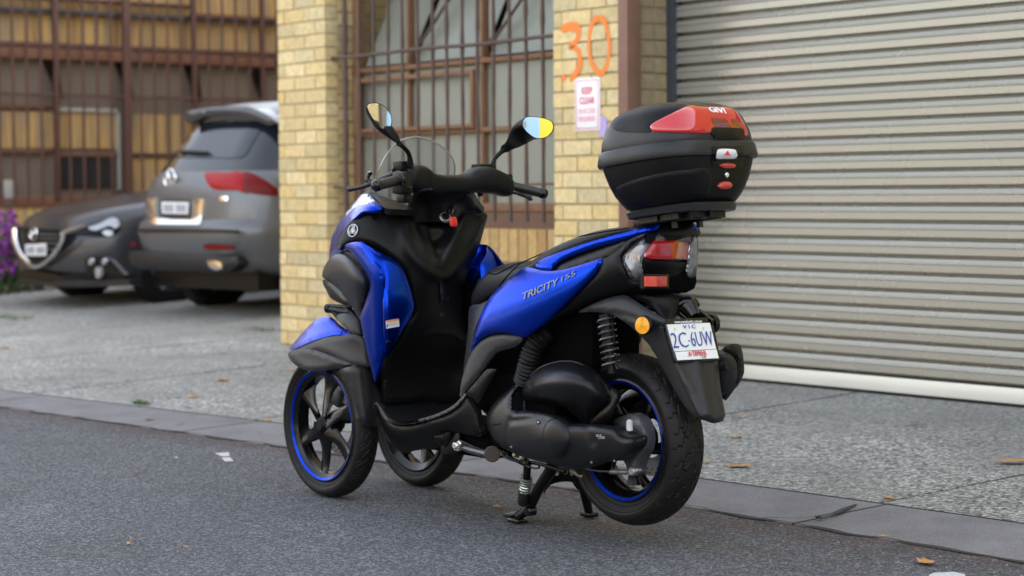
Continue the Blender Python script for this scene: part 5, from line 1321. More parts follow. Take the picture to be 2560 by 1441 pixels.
# ---------------------------------------------------------------- seat
SS = [(.705, .05, .695, .672), (.685, .085, .722, .668), (.64, .108, .765, .672), (.57, .122, .808, .690), (.48, .132, .826, .712), (.40, .14, .832, .735), (.33, .146, .842, .765), (.26, .148, .872, .80), (.16, .146, .905, .84), (.04, .138, .932, .88), (-.08, .118, .944, .915), (-.14, .10, .944, .925), (-.16, .09, .938, .928)]
rings = []
for x, w, zt, zb in SS:
    r_ = []
    for k in range(28):
        t = 2 * math.pi * k / 28; c, s_ = math.cos(t), math.sin(t)
        y = w * math.copysign(abs(c) ** .55, c); z = (zt + zb) / 2 + (zt - zb) / 2 * math.copysign(abs(s_) ** (.75 if s_ > 0 else .5), s_)
        r_.append(Vector((x + (.02 if s_ < 0 else 0) * 0, y, z)))
    rings.append(r_)
def dens_rings(rings, n):
    out = []
    for k in range(len(rings[0])):
        pts, _ = cr_path([r_[k] for r_ in rings], [0] * len(rings), n); out.append(pts)
    return [[out[k][i] for k in range(len(out))] for i in range(len(out[0]))]
B_ = MB(); B_.loft(dens_rings(rings, 4)); B_.fixn(); seat = B_.build('seat', M_SEAT, sc, angle=60)
STV = bvh_of(seat)
for pl_ in ([(150, 470), (230, 500), (300, 470), (380, 430), (440, 415)], [(250, 615), (310, 530), (400, 440), (500, 370), (640, 285), (800, 232), (1000, 190), (1240, 152)]):
    pts = []
    P_l, _ = cr_path([Vector((*PC(u, v)[:2], 0)) for u, v in pl_], [0] * len(pl_), 5)
    for q in P_l:
        h_, n_ = hit(STV, q.x, q.y)
        if h_: pts.append(h_ + (n_ if n_.dot(CAM - h_) > 0 else -n_) * .0005)
    if len(pts) > 3: B_ = MB(); B_.tube(pts, .0018, 6); B_.build('seat_piping', M_DARKIN, seat)

# ---------------------------------------------------------------- blue rear body
tp = sh('rear_side_panel', PC, [(50, 1095, .205), (60, 1020, .207), (85, 930, .208), (130, 790, .205), (190, 680, .198), (270, 590, .188), (360, 515, .175), (455, 450, .165), (535, 458, .172), (600, 472, .178), (660, 475, .180), (740, 464, .178), (820, 443, .174), (930, 410, .168), (1036, 380, .16), (1020, 430, .165), (985, 490, .168), (900, 590, .175), (760, 735, .187), (620, 865, .197), (520, 940, .202), (452, 976, .205), (395, 960, .208), (320, 942, .208), (230, 942, .208), (150, 968, .208), (95, 1020, .207)], M_BLUE, True, ctrl=[(400, 740, .225), (600, 650, .212), (250, 800, .225), (800, 550, .192), (160, 900, .215), (330, 900, .216)], bulge=.008, edge=.02, res=6, tps=False)
sh('seat_rail_panel', PC, [(537, 442, .168), (540, 418, .165), (575, 392, .16), (640, 358, .152), (740, 312, .145), (900, 248, .136), (1080, 203, .128), (1280, 158, .108), (1440, 126, .092), (1458, 122, .09), (1442, 165, .10), (1350, 196, .108), (1200, 238, .122), (1000, 290, .14), (860, 338, .148), (760, 378, .155), (700, 415, .162), (660, 450, .17), (648, 472, .174), (590, 468, .174)], M_BLUE, True, ctrl=[(900, 282, .146), (1200, 210, .134), (650, 400, .168)], bulge=.008, edge=.02, res=6)
sh('panel_gap_shade', PC, [(655, 468, .160), (670, 440, .150), (720, 395, .14), (850, 340, .13), (1000, 290, .122), (1200, 236, .112), (1300, 205, .108), (1240, 250, .115), (1170, 310, .12), (1060, 370, .13), (930, 408, .14), (820, 440, .15), (740, 462, .155)], M_BLKMET, True, bulge=.004, edge=.01)  # black sheet standing in for the dark gap between blue panels
sh('tail_cover', PC, [(1070, 372, .145), (1160, 310, .138), (1240, 240, .13), (1345, 196, .122), (1362, 196, .12), (1262, 268, .138), (1186, 350, .15), (1176, 390, .153), (1240, 540, .135), (1330, 570, .10), (1345, 640, .085), (1210, 645, .105), (1000, 705, .125), (860, 775, .14), (700, 840, .155), (560, 930, .17), (470, 970, .18), (620, 860, .185), (760, 735, .178), (900, 590, .166), (1000, 480, .158), (1036, 384, .152)], M_BLACK, True, ctrl=[(1100, 500, .158), (1000, 620, .155), (880, 700, .16)], bulge=.008, edge=.025, res=6)
sh('tail_cap', PC, [(1440, 165, -.17), (1462, 122, -.17), (1500, 104, -.18), (1560, 96, -.185), (1640, 92, -.19), (1700, 98, -.19), (1738, 128, -.19), (1772, 165, -.195), (1778, 190, -.20), (1760, 212, -.205), (1735, 205, -.22), (1600, 200, -.235), (1450, 198, -.225), (1350, 196, -.19)], M_BLACK, False, ax=0, ctrl=[(1600, 150, -.22)], bulge=.012, edge=.03, thick=.03)
sh('tail_panel', PC, [(1330, 600, -.12), (1345, 520, -.155), (1332, 420, -.165), (1340, 385, -.18), (1420, 395, -.205), (1560, 408, -.215), (1680, 420, -.195), (1690, 500, -.165), (1740, 528, -.135), (1738, 545, -.13), (1700, 590, -.13), (1650, 625, -.14), (1615, 650, -.15), (1560, 640, -.165), (1450, 640, -.165), (1340, 640, -.13)], M_BLACK, False, ax=0, ctrl=[(1450, 480, -.17), (1450, 560, -.185), (1600, 470, -.175)], bulge=.008, edge=.02, thick=.03)
# lamp unit
m, N, L, b = newmat('clear lens'); M_LENS = m
b.inputs['Base Color'].default_value = (.25, .26, .28, 1); b.inputs['Roughness'].default_value = .06; b.inputs['Metallic'].default_value = .0; b.inputs['Alpha'].default_value = .16; b.inputs['Coat Weight'].default_value = .3
M_REFL = plain('lamp reflector', (.36, .38, .42), .14, .9, .15, 120)
N_, L_k = M_REFL.node_tree.nodes, M_REFL.node_tree.links
wv = N_.new('ShaderNodeTexWave'); wv.inputs['Scale'].default_value = 45; wv.inputs['Distortion'].default_value = 3; wv.bands_direction = 'Y'
tcx = N_.new('ShaderNodeTexCoord'); L_k.new(tcx.outputs['Object'], wv.inputs['Vector']); bpx = N_.new('ShaderNodeBump'); bpx.inputs['Distance'].default_value = .006
L_k.new(wv.outputs['Fac'], bpx.inputs['Height']); L_k.new(bpx.outputs['Normal'], N_['Principled BSDF'].inputs['Normal'])
M_REDL = plain('red lamp lens', (.30, .005, .010), .12, 0, .3, 160, coat=.3); M_REDP = plain('pale red lamp lens', (.32, .12, .12), .18, 0, .15, 90, coat=1)
M_AMB = plain('amber bulb', (.75, .28, .04), .3)
lampL = [(1350, 200, -.125), (1400, 196, -.15), (1450, 204, -.175), (1420, 262, -.19), (1385, 320, -.195), (1350, 370, -.19), (1332, 415, -.175), (1342, 480, -.165), (1350, 520, -.16), (1310, 540, -.14), (1270, 552, -.128), (1250, 530, -.12), (1210, 455, -.105), (1180, 392, -.095), (1188, 352, -.098), (1260, 272, -.11)]
ll = sh('indicator_reflector', PC, [(u * .96 + 1300 * .04, v * .96 + 370 * .04, d_ + .018) for u, v, d_ in lampL], M_REFL, False, ax=0, bulge=.002, edge=.01)
LBV = bvh_of(ll)
B_ = MB()
for k in range(7):     # moulded ribs inside the lens
    t = k / 6; pts = []
    for (u, v) in ((1385 + 40 * t, 225), (1300 + 75 * t, 290 + 8 * t), (1232 + 90 * t, 360 + 12 * t), (1225 + 95 * t, 400 + 12 * t), (1262 + 70 * t, 470 + 10 * t), (1290 + 45 * t, 520)):
        h_, n_ = hit(LBV, *PC(u, v)[:2])
        if h_: pts.append(h_ + n_ * .003)
    if len(pts) > 2: B_.tube(pts, .0022, 6, smooth=3)
B_.build('lens_ribs', M_ZINC, sc)
B_ = MB()
for u, v in ((1248, 372), (1300, 382)):
    h_, n_ = hit(LBV, *PC(u, v)[:2])
    if h_: B_.disc(h_ + n_ * .004, .006, n_, .008, 14, .002)
B_.pieces('indicator_bulb', M_AMB, sc)
sh('indicator_lens', PC, lampL, M_LENS, False, ax=0, bulge=.006, edge=.02, thick=.002)
sh('lamp_housing', PC, [(1452, 204, -.185), (1600, 202, -.20), (1742, 206, -.17), (1758, 260, -.15), (1755, 400, -.13), (1736, 520, -.125), (1680, 512, -.14), (1688, 430, -.175), (1560, 412, -.20), (1420, 396, -.19), (1340, 400, -.16), (1355, 362, -.17), (1425, 262, -.175)], M_GLOSS, False, ax=0, bulge=.002, edge=.01)
sh('brake_lamp', PC, [(1436, 246, -.206, 1), (1500, 244, -.208), (1614, 246, -.208, 1), (1602, 320, -.212), (1590, 384, -.214, 1), (1500, 386, -.214), (1396, 382, -.209), (1364, 366, -.205), (1366, 338, -.205), (1400, 288, -.205)], M_REDL, False, ax=0, bulge=.004, edge=.015)
sh('brake_lamp', PC, [(1614, 249, -.203), (1700, 262, -.19), (1712, 270, -.187), (1700, 340, -.19), (1680, 392, -.195), (1640, 386, -.203), (1590, 379, -.210), (1602, 320, -.208)], M_REDP, False, ax=0, bulge=.004, edge=.015, label='paler right section of the brake lamp')
sh('lamp_bezel', PC, [(1452, 206, -.205), (1600, 204, -.215), (1742, 208, -.185), (1735, 235, -.19), (1700, 258, -.20), (1614, 246, -.215), (1500, 244, -.215), (1436, 248, -.205)], M_LENS, False, ax=0, bulge=.003, edge=.01, thick=.002)
sh('indicator_reflector', PC, [(1735, 215, -.205), (1752, 262, -.19), (1750, 400, -.18), (1734, 512, -.175), (1686, 505, -.185), (1692, 420, -.20), (1702, 340, -.21), (1716, 262, -.212)], M_REFL, False, ax=0, bulge=.004, edge=.015)
sh('indicator_lens', PC, [(1738, 207, -.212), (1760, 260, -.197), (1757, 400, -.187), (1738, 522, -.182), (1680, 512, -.192), (1688, 420, -.208), (1698, 340, -.218), (1712, 262, -.22)], M_LENS, False, ax=0, bulge=.004, edge=.015, thick=.002)
sh('reflector_frame', PC, [(1352, 498, -.188, 1), (1540, 498, -.19, 1), (1540, 606, -.19, 1), (1356, 606, -.188, 1)], M_BLKMET, False, ax=0, bulge=.003, edge=.008, thick=.02)
sh('rear_reflector', PC, [(1366, 515, -.196, 1), (1446, 515, -.197, 1), (1446, 590, -.197, 1), (1368, 590, -.196, 1)], plain('bright red reflector', (.65, .05, .02), .25, 0, .15, 200, coat=.6), False, ax=0, bulge=.001, edge=.004)
sh('rear_reflector', PC, [(1446, 515, -.197, 1), (1526, 514, -.198, 1), (1524, 590, -.198, 1), (1446, 590, -.197, 1)], plain('dull red reflector', (.38, .025, .02), .3, 0, .15, 200, coat=.6), False, ax=0, bulge=.001, edge=.004)

# ---------------------------------------------------------------- rear mudguard and plate carrier
sh('plate_bracket', PC, [(1215, 652, -.05), (1345, 648, -.11), (1460, 640, -.15), (1560, 645, -.165), (1640, 668, -.16), (1680, 690, -.155), (1640, 720, -.17), (1612, 790, -.19), (1570, 830, -.20), (1530, 852, -.205), (1470, 800, -.175), (1380, 735, -.13), (1300, 685, -.09)], M_BLACK, False, ax=0, bulge=.008, edge=.02, ridges=[([(1380, 665), (1500, 690), (1610, 712)], 5, .004)])
B_ = MB(); B_.tube([on(*PC(u, v)[:2], 1, -.03 - i * .018) for i, (u, v) in enumerate(((1600, 735), (1660, 705), (1720, 708), (1755, 730)))], [.018, .02, .019, .010], 14, smooth=4, flat=.8); B_.tube([on(*PC(u, v)[:2], 1, -.04) for u, v in ((1680, 745), (1730, 820))], [.03, .018], 10); B_.build('plate_lamp', M_GLOSS, sc)
sh('mudguard_arm', PC, [(862, 782, .15), (930, 740, .145), (1000, 708, .14), (1100, 672, .13), (1205, 655, .12), (1260, 680, .115), (1380, 758, .112), (1470, 810, .11), (1525, 848, .108), (1500, 880, .112), (1420, 885, .12), (1330, 950, .125), (1250, 890, .13), (1150, 820, .138), (1080, 795, .142), (980, 782, .147)], M_GREY, True, ctrl=[(1150, 740, .145), (1350, 830, .132)], bulge=.006, edge=.02, ridges=[([(1130, 785), (1220, 812), (1290, 835)], 6, -.005)])
sh('mudguard_flap', PC, [(1330, 950, .118), (1420, 885, .115), (1500, 880, .10), (1530, 1000, .085), (1600, 1150, .072), (1700, 1340, .055), (1760, 1450, .045), (1800, 1540, .04), (1760, 1570, .045), (1690, 1530, .055), (1600, 1400, .07), (1480, 1180, .09), (1390, 1030, .108)], M_GREY, True, bulge=.004, edge=.012)
sh('mudguard_flap_back', PC, [(1500, 880, -.20), (1600, 870, -.20), (1840, 860, -.20), (1870, 960, -.215), (1905, 1130, -.25), (1920, 1300, -.29), (1945, 1460, -.325), (1962, 1560, -.345), (1945, 1600, -.35), (1900, 1608, -.352), (1830, 1590, -.352), (1775, 1565, -.348), (1700, 1420, -.315), (1620, 1250, -.28), (1560, 1110, -.25), (1520, 980, -.22)], M_GREY, False, ax=0, ctrl=[(1760, 1250, -.295), (1790, 1400, -.325), (1720, 1050, -.245)], bulge=.008, edge=.02, thick=.012,
   ridges=[([(1740, 1150), (1790, 1350), (1830, 1560)], 9, .008), ([(1640, 1160), (1710, 1300)], 4, -.004), ([(1860, 1150), (1900, 1400), (1925, 1560)], 6, .005)])
B_ = MB(); rc = on(*PC(1348, 882)[:2], 1, .145); B_.disc(rc, .0285, (-.25, 1, 0), .012, 28, .003); B_.build('side_reflector_cup', M_BLKMET, sc, angle=30)
B_ = MB(); nn_ = Vector((-.25, 1, 0)).normalized()
for k in range(8):
    a0, a1 = 2 * math.pi * k / 8, 2 * math.pi * (k + 1) / 8; u_ = Vector((1, .25, 0)).normalized(); c0 = rc + nn_ * (.0095 if k % 2 else .0085)
    pts = [c0] + [c0 + (u_ * math.cos(a0 + (a1 - a0) * j / 4) + Vector((0, 0, 1)) * math.sin(a0 + (a1 - a0) * j / 4)) * .0245 - nn_ * .002 for j in range(5)]
    B_.add(pts, [(0, j + 1, j + 2) for j in range(4)])
B_.build('side_reflector', plain('amber reflector', (.85, .36, .01), .25, 0, .12, 250, coat=.7), sc, smooth=False)
B_ = MB(); B_.disc(on(*PC(1862, 870)[:2], 0, -.20), .028, (0, -1, 0), .02, 24, .004); B_.build('side_reflector_cup', M_BLKMET, sc)
# number plate
PN_ = Vector((-.945, 0, .326)).normalized(); PP = (Vector((-.2527, 0, .6175)), PN_)
pl = dict(ax=PP, res=8)
sh('plate_frame', PC, [(1498, 848, .004), (1512, 838, .004), (1850, 824, .004), (1862, 834, .004), (1924, 1128, .004), (1916, 1142, .004), (1594, 1160, .004), (1584, 1148, .004)], M_GLOSS, False, bulge=.003, edge=.006, thick=.010, **pl)
sh('number_plate', PC, [(1524, 876, .007, 1), (1846, 863, .007, 1), (1893, 1058, .007, 1), (1582, 1078, .007, 1)], M_WHITE, False, bulge=0, thick=.003, **pl)
sh('dealer_strip', PC, [(1588, 1082, .007, 1), (1896, 1062, .007, 1), (1912, 1128, .007, 1), (1606, 1144, .007, 1)], M_WHITE, False, bulge=0, thick=.003, **pl)
M_NAVY = plain('dark blue characters', (.02, .035, .30), .4); M_REDT = plain('red print', (.70, .04, .06), .4)
def ptxt(s_, u0, v0, u1, v1, size, m_, par=sc, off=.0095, **kw):
    a, b_ = on(*PC(u0, v0)[:2], PP, off), on(*PC(u1, v1)[:2], PP, off); r_ = b_ - a; r_ = (r_ - PN_ * r_.dot(PN_)).normalized(); up = PN_.cross(r_)
    v, f = text_geo(s_, size, (a + b_) / 2, r_, up, .0006, **kw); 
    # fit width
    xs_ = [(q - (a + b_) / 2).dot(r_) for q in v]; W_ = max(xs_) - min(xs_); k_ = (b_ - a).length / W_
    v = [(a + b_) / 2 + r_ * ((q - (a + b_) / 2).dot(r_) - (max(xs_) + min(xs_)) / 2) * k_ + up * (q - (a + b_) / 2).dot(up) + PN_ * (q - (a + b_) / 2).dot(PN_) for q in v]
    meshobj('lettering', v, f, m_, par, smooth=False)
ptxt('2C', 1562, 1003, 1678, 996, .066, M_NAVY, bold=-.0009); ptxt('6UW', 1706, 992, 1868, 984, .064, M_NAVY, bold=-.0009); ptxt('-', 1684, 993, 1696, 992, .03, M_NAVY)
ptxt('V I C', 1645, 895, 1738, 891, .016, M_NAVY); ptxt('YAMAHA', 1716, 1095, 1820, 1090, .024, M_REDT, bold=.0); ptxt('City', 1785, 1118, 1820, 1115, .016, M_GRAYT);
ptxt('www.yamahacity.com.au', 1580, 858, 1784, 851, .012, M_WHITE, off=.0052)
B_ = MB()
for u, v in ((1580, 908), (1794, 904)): B_.disc(on(*PC(u, v)[:2], PP, .0078), .0042, PN_, .002, 14)
B_.pieces('plate_bolt', M_ZINC, sc)
cmb = on(*PC(1697, 1098)[:2], PP, .0085); emblem(cmb, PN_, Vector((0, 0, 1)), .0065, M_REDT, sc)

# ---------------------------------------------------------------- engine, transmission and exhaust (left side)
cvt = sh('transmission_cover', PD, [(345, 300, .19), (318, 380, .205), (318, 490, .215), (400, 498, .22), (520, 515, .222), (640, 540, .222), (700, 585, .222), (740, 600, .22), (860, 600, .215), (960, 605, .213), (1070, 632, .21), (1130, 690, .205), (1215, 705, .20), (1226, 760, .20), (1200, 830, .195), (1140, 875, .195), (1050, 880, .20), (960, 910, .203), (860, 935, .205), (740, 942, .21), (640, 915, .215), (560, 895, .22), (450, 870, .222), (330, 830, .22), (230, 780, .21), (150, 700, .20), (116, 630, .195), (112, 560, .195), (135, 490, .195), (190, 420, .195), (260, 355, .193)], M_ENG, False,
   ctrl=[(250, 600, .222), (420, 700, .226), (620, 700, .228), (850, 760, .222), (1050, 740, .212)], bulge=.020, edge=.024, thick=.05, res=6, ridges=[([(330, 500), (290, 560), (262, 650), (262, 740), (290, 800)], 4, -.003), ([(300, 580), (480, 560), (560, 570)], 7, -.004), ([(860, 610), (880, 680), (900, 740)], 10, -.004), ([(620, 704), (622, 706)], 46, .012)])
CV = bvh_of(cvt)
h0, n0 = hit(CV, *PD(620, 705)[:2])
B_ = MB(); nn_ = n0 if n0.dot(CAM - h0) > 0 else -n0; nn_ = (nn_ + Vector((0, 1.2, 0))).normalized(); B_.tube([h0 - nn_ * .022, h0 - nn_ * .001, h0 + nn_ * .006, h0 + nn_ * .0105, h0 + nn_ * .0125, h0 + nn_ * .013], [.058, .0555, .047, .032, .014, .001], 48); B_.build('clutch_boss', M_ENG, sc, angle=60)
B_ = MB()
for u, v, r_ in ((888, 738, .011), (497, 590, .007)):
    h0, n0 = hit(CV, *PD(u, v)[:2])
    if h0: B_.disc(h0 + n0 * .0005, r_, n0, .002, 20)
B_.pieces('cover_hole_shade', plain('painted hole shade', (.002, .002, .002), .9), sc)  # flat black discs painted as the dark inside of holes
B_ = MB()
for u, v, r_ in ((505, 592, .004), (835, 572, .010), (300, 775, .004), (900, 888, .004), (1070, 875, .004)):
    h0, n0 = hit(CV, *PD(u, v)[:2])
    if h0: B_.disc(h0 + n0 * .002, r_, n0, .006, 12, .001)
B_.pieces('cover_bolt', M_METAL, sc)
def on_txt(s_, bv, fn, u0, v0, u1, v1, size, m_, nm='lettering', off=.002, **kw):
    a, na = hit(bv, *fn(u0, v0)[:2]); b_, nb = hit(bv, *fn(u1, v1)[:2])
    if a is None or b_ is None: return
    n_ = (na + nb).normalized(); 
    if n_.dot(CAM - a) < 0: n_ = -n_
    r_ = (b_ - a); L_ = r_.length; r_ = (r_ - n_ * r_.dot(n_)).normalized(); up = n_.cross(r_); c0 = (a + b_) / 2
    v, f = text_geo(s_, size, c0, r_, up, .0008, **kw)
    xs_ = [(q - c0).dot(r_) for q in v]; k_ = L_ / (max(xs_) - min(xs_)); mid = (max(xs_) + min(xs_)) / 2; out = []
    ang = kw.get('shear', 0)
    for q in v:
        x = ((q - c0).dot(r_) - mid) * k_; y = (q - c0).dot(up); z = (q - c0).dot(n_)
        p = c0 + r_ * (x + y * .25) + up * y; d_ = (p - CAM).normalized(); hh = bv.ray_cast(CAM, d_)
        if hh[0] is not None and (hh[0] - p).length < .05: p = hh[0]
        out.append(p + n_ * (off + z))
    meshobj(nm, out, f, m_, sc, smooth=False)
M_SILV = plain('dark silver lettering', (.15, .16, .19), .35, .5)
RP_ = bvh_of(tp)
on_txt('TRICITY', RP_, PC, 440, 672, 712, 556, .030, M_SILV, bold=.0005); on_txt('155', RP_, PC, 735, 540, 842, 492, .022, M_SILV)
on_txt('BLUE CORE', CV, PD, 150, 612, 215, 600, .010, M_GREY, off=.001); on_txt('BLUE', CV, PD, 935, 690, 975, 688, .010, M_GRAYT, off=.001); on_txt('CORE', CV, PD, 950, 706, 1000, 704, .010, M_GRAYT, off=.001)
air = sh('air_cleaner', PD, [(370, 385, .19), (372, 320, .195), (400, 262, .20), (450, 210, .20), (520, 165, .195), (600, 135, .19), (690, 120, .185), (780, 128, .18), (870, 165, .175), (950, 225, .17), (1010, 310, .165), (1048, 388, .16), (1030, 430, .165), (960, 500, .175), (880, 590, .185), (830, 585, .19), (780, 545, .20), (700, 490, .21), (620, 455, .215), (520, 435, .215), (420, 425, .205), (385, 410, .195)], M_ENG, False, ctrl=[(600, 300, .25), (800, 380, .235), (480, 320, .235)], bulge=.04, edge=.06, thick=.06, res=6, ridges=[([(430, 262), (445, 330), (480, 400), (500, 425)], 2.5, -.003)])
B_ = MB(); pts = [on(*PD(u, v + 6)[:2], 1, y_) for u, v, y_ in ((440, 232, .175), (520, 172, .17), (610, 140, .165), (700, 126, .16), (790, 136, .155), (870, 176, .15), (950, 240, .148), (1005, 320, .145), (1035, 385, .14))]
B_.tube(pts, .004, 8, smooth=4); B_.build('air_cleaner_seam', M_BLKMET, sc)
sh('air_cleaner_joint', PD, [(1000, 300, .15), (1060, 330, .13), (1110, 350, .12), (1120, 400, .12), (1080, 470, .13), (1040, 560, .15), (960, 600, .16), (890, 600, .17), (960, 510, .165), (1035, 425, .155)], M_BLKMET, False, bulge=.01, edge=.03)
# intake hose bellows
B_ = MB(); hp_ = [on(*PC(u, v)[:2], 1, y_) for u, v, y_ in ((445, 1310, .16), (470, 1220, .165), (490, 1130, .165), (525, 1040, .155), (570, 985, .14), (640, 930, .12))]
pts, _ = cr_path(hp_, [0] * len(hp_), 12); rr = [.029 + .0035 * math.sin(i * 1.9) for i in range(len(pts))]
B_.tube(pts, rr, 20); B_.build('intake_hose', M_RUB, sc, angle=80)
# shock absorber
B_ = MB(); s0 = on(*PC(1060, 800)[:2], 1, .13); s1 = on(*PC(1110, 1245)[:2], 1, .13)
B_.tube([s0, s0 + (s1 - s0) * .5, s0 + (s1 - s0) * .5, s1], [.019, .019, .012, .012], 16); B_.build('shock_absorber', M_BLACK, sc, angle=40)
B_ = MB(); ax_ = (s1 - s0); L_ = ax_.length; ax_.normalize(); e1 = ax_.cross(Vector((0, 1, 0))).normalized(); e2 = ax_.cross(e1); pts = []
for i in range(200): t = i / 199; a = t * 2 * math.pi * 8.5; pts.append(s0 + ax_ * L_ * (.02 + .9 * t) + (e1 * math.cos(a) + e2 * math.sin(a)) * .0245)
B_.tube(pts, .0042, 7); B_.build('shock_spring', plain('dark painted spring', (.05, .05, .055), .25, .4, coat=.5), sc)
# gear case, drum lever, cable
gc = sh('gear_case', PD, [(1060, 575, .10), (1120, 545, .105), (1190, 525, .11), (1250, 545, .11), (1300, 600, .11), (1322, 690, .11), (1315, 780, .11), (1280, 850, .11), (1250, 930, .12), (1262, 965, .12), (1210, 985, .12), (1175, 960, .12), (1150, 900, .12), (1130, 850, .11), (1220, 760, .11), (1210, 700, .11), (1135, 690, .11), (1080, 620, .105)], M_CAST, False, bulge=.015, edge=.03, thick=.03)
B_ = MB(); cp = on(*PD(1183, 600)[:2], 1, .14); B_.tube([cp + Vector((0, 0, -.02)), cp + Vector((0, 0, .008)), cp + Vector((0, 0, .012))], [.010, .009, .005], 14); B_.build('breather_cap', plain('pale grey rubber', (.45, .48, .5), .5), sc)
B_ = MB(); a, b_ = on(*PD(1040, 958)[:2], 1, .14), on(*PD(1205, 965)[:2], 1, .14); ax_ = (b_ - a); L_ = ax_.length; ax_.normalize(); e1 = Vector((0, 1, 0)); e2 = ax_.cross(e1); pts = []
for i in range(220): t = i / 219; q_ = t * 2 * math.pi * 15; pts.append(a + ax_ * L_ * t * .8 + (e1 * math.cos(q_) + e2 * math.sin(q_)) * .007)
B_.tube(pts, .0012, 5); B_.build('cable_spring', M_METAL, sc)
B_ = MB(); B_.tube([on(*PD(u, v)[:2], 1, .14) for u, v in ((850, 935), (950, 955), (1205, 965))], .003, 8); B_.disc(on(*PD(1212, 958)[:2], 1, .145), .013, (0, 1, 0), .02, 16, .003); B_.disc(on(*PD(1240, 950)[:2], 1, .14), .009, (0, 1, 0), .02, 12, .002); B_.build('brake_rod', M_METAL, sc)
B_ = MB(); B_.tube([on(*PD(u, v)[:2], 1, .07) for u, v in ((1212, 980), (1215, 1060))], [.014, .022], 10); B_.build('axle_bracket', M_BLKMET, sc)
# underside pipes and loom
B_ = MB()
for pts, r_, y_ in (([(180, 790), (240, 830), (300, 860), (380, 900), (440, 930)], .006, .12), ([(215, 800), (250, 850), (330, 880), (400, 870)], .004, .14), ([(430, 890), (500, 900), (600, 930), (700, 960)], .006, .11), ([(440, 925), (470, 935), (505, 930), (500, 915)], .003, .14)):
    B_.tube([on(*PD(u, v)[:2], 1, y_) for u, v in pts], r_, 8, smooth=4)
B_.build('wiring_loom', M_BLKMET, sc)
B_ = MB()
for u, v, r_ in ((240, 825, .009), (385, 850, .010), (330, 835, .008), (400, 880, .009)): B_.disc(on(*PD(u, v)[:2], 1, .12), r_, (0, 1, .3), .02, 10, .002)
B_.pieces('sump_fitting', plain('pale brown metal', (.30, .27, .20), .5, .6), sc)
B_ = MB(); B_.tube([on(*PD(u, v)[:2], 1, .06) for u, v in ((740, 950), (790, 975), (830, 1000))], [.006, .007, .006], 8); B_.build('overflow_hose', plain('cream hose', (.35, .36, .28), .5), sc)
# exhaust on the far side
B_ = MB(); B_.tube([(.30, -.16, .30), (.22, -.205, .37), (.05, -.215, .43), (-.15, -.215, .49), (-.18, -.215, .50)], [.05, .060, .062, .058, .045], 24, smooth=4, flat=.9); B_.build('silencer', M_BLACK, sc)
sh('silencer_end_cap', PI, [(690, 620, -.245), (760, 612, -.245), (820, 650, -.245), (855, 720, -.245), (860, 850, -.24), (845, 920, -.235), (790, 990, -.225), (740, 1050, -.215), (700, 1060, -.21), (690, 900, -.22), (680, 760, -.235)], M_GREY, False, ax=0, bulge=.012, edge=.03, thick=.03)
B_ = MB(); c_ = on(*PI(733, 748)[:2], 0, -.262); B_.disc(c_, .012, (-1, .1, .2), .03, 18); B_.build('tailpipe', plain('deep tailpipe black', (.003, .003, .003), .9), sc)
sh('exhaust_shield', PI, [(690, 585, -.22), (730, 535, -.215), (790, 510, -.21), (860, 508, -.205), (892, 525, -.2), (918, 600, -.2), (932, 720, -.2), (935, 810, -.2), (900, 900, -.2), (860, 950, -.2), (790, 1050, -.2), (740, 1110, -.2), (716, 1100, -.2), (800, 980, -.21), (850, 900, -.215), (862, 720, -.222), (830, 640, -.226), (770, 605, -.226)], M_BLACK, False, ax=0, bulge=.008, edge=.02, thick=.03)
sh('silencer_front', PC, [(1120, 1090, -.20), (1150, 1040, -.2), (1210, 990, -.2), (1290, 945, -.2), (1322, 950, -.2), (1310, 1010, -.2), (1260, 1080, -.2), (1190, 1115, -.2)], M_GLOSS, False, ax=1, bulge=.02, edge=.04)

# ---------------------------------------------------------------- stands
fl_ = on(*PD(340, 1340)[:2], 2, .004); fr_ = on(*PD(880, 1300)[:2], 2, .004)
tl_ = on(*PD(600, 930)[:2], 1, .07); tr_ = on(*PD(800, 960)[:2], 1, -.10)
B_ = MB(); B_.tube([tl_ + Vector((0, 0, .04)), tl_, on(*PD(500, 1090)[:2], 1, .06), on(*PD(430, 1230)[:2], 1, .045), fl_ + Vector((0, 0, .018))], [.022, .020, .017, .016, .015], 12, smooth=4)
B_.build('centre_stand', M_BLKMET, sc)
B_ = MB(); B_.tube([tr_ + Vector((0, 0, .04)), tr_, on(*PD(840, 1090)[:2], 1, -.14), on(*PD(870, 1230)[:2], 1, -.165), fr_ + Vector((0, 0, .01))], [.022, .021, .017, .014, .013], 12, smooth=4)
B_.obox(fr_ + Vector((0, 0, .008)), (.026, 0, 0), (0, .018, 0), (0, 0, .007), .003); B_.build('centre_stand_leg', M_BLKMET, sc)
sh('stand_web', PD, [(560, 1000, .03), (600, 930, .06), (700, 950, .0), (810, 965, -.08), (850, 1050, -.10), (830, 1090, -.11), (790, 1050, -.08), (730, 1035, -.04), (650, 1040, .0), (590, 1060, .03), (540, 1110, .05)], M_BLKMET, False, bulge=.004, edge=.01, thick=.02)
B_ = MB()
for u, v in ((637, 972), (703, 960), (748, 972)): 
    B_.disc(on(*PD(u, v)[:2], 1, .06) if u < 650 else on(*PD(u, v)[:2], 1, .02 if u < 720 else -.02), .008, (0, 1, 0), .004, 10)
B_.pieces('stand_hole_daylight', plain('painted daylight in holes', (.3, .3, .32), .8), sc)  # pale discs painted as daylight seen through the stand
B_ = MB(); B_.tube([on(*PD(415, 905)[:2], 1, .09), on(*PD(412, 1010)[:2], 1, .085), on(*PD(385, 1190)[:2], 1, .08)], [.012, .012, .012], 10); B_.build('stand_strut', M_BLKMET, sc)
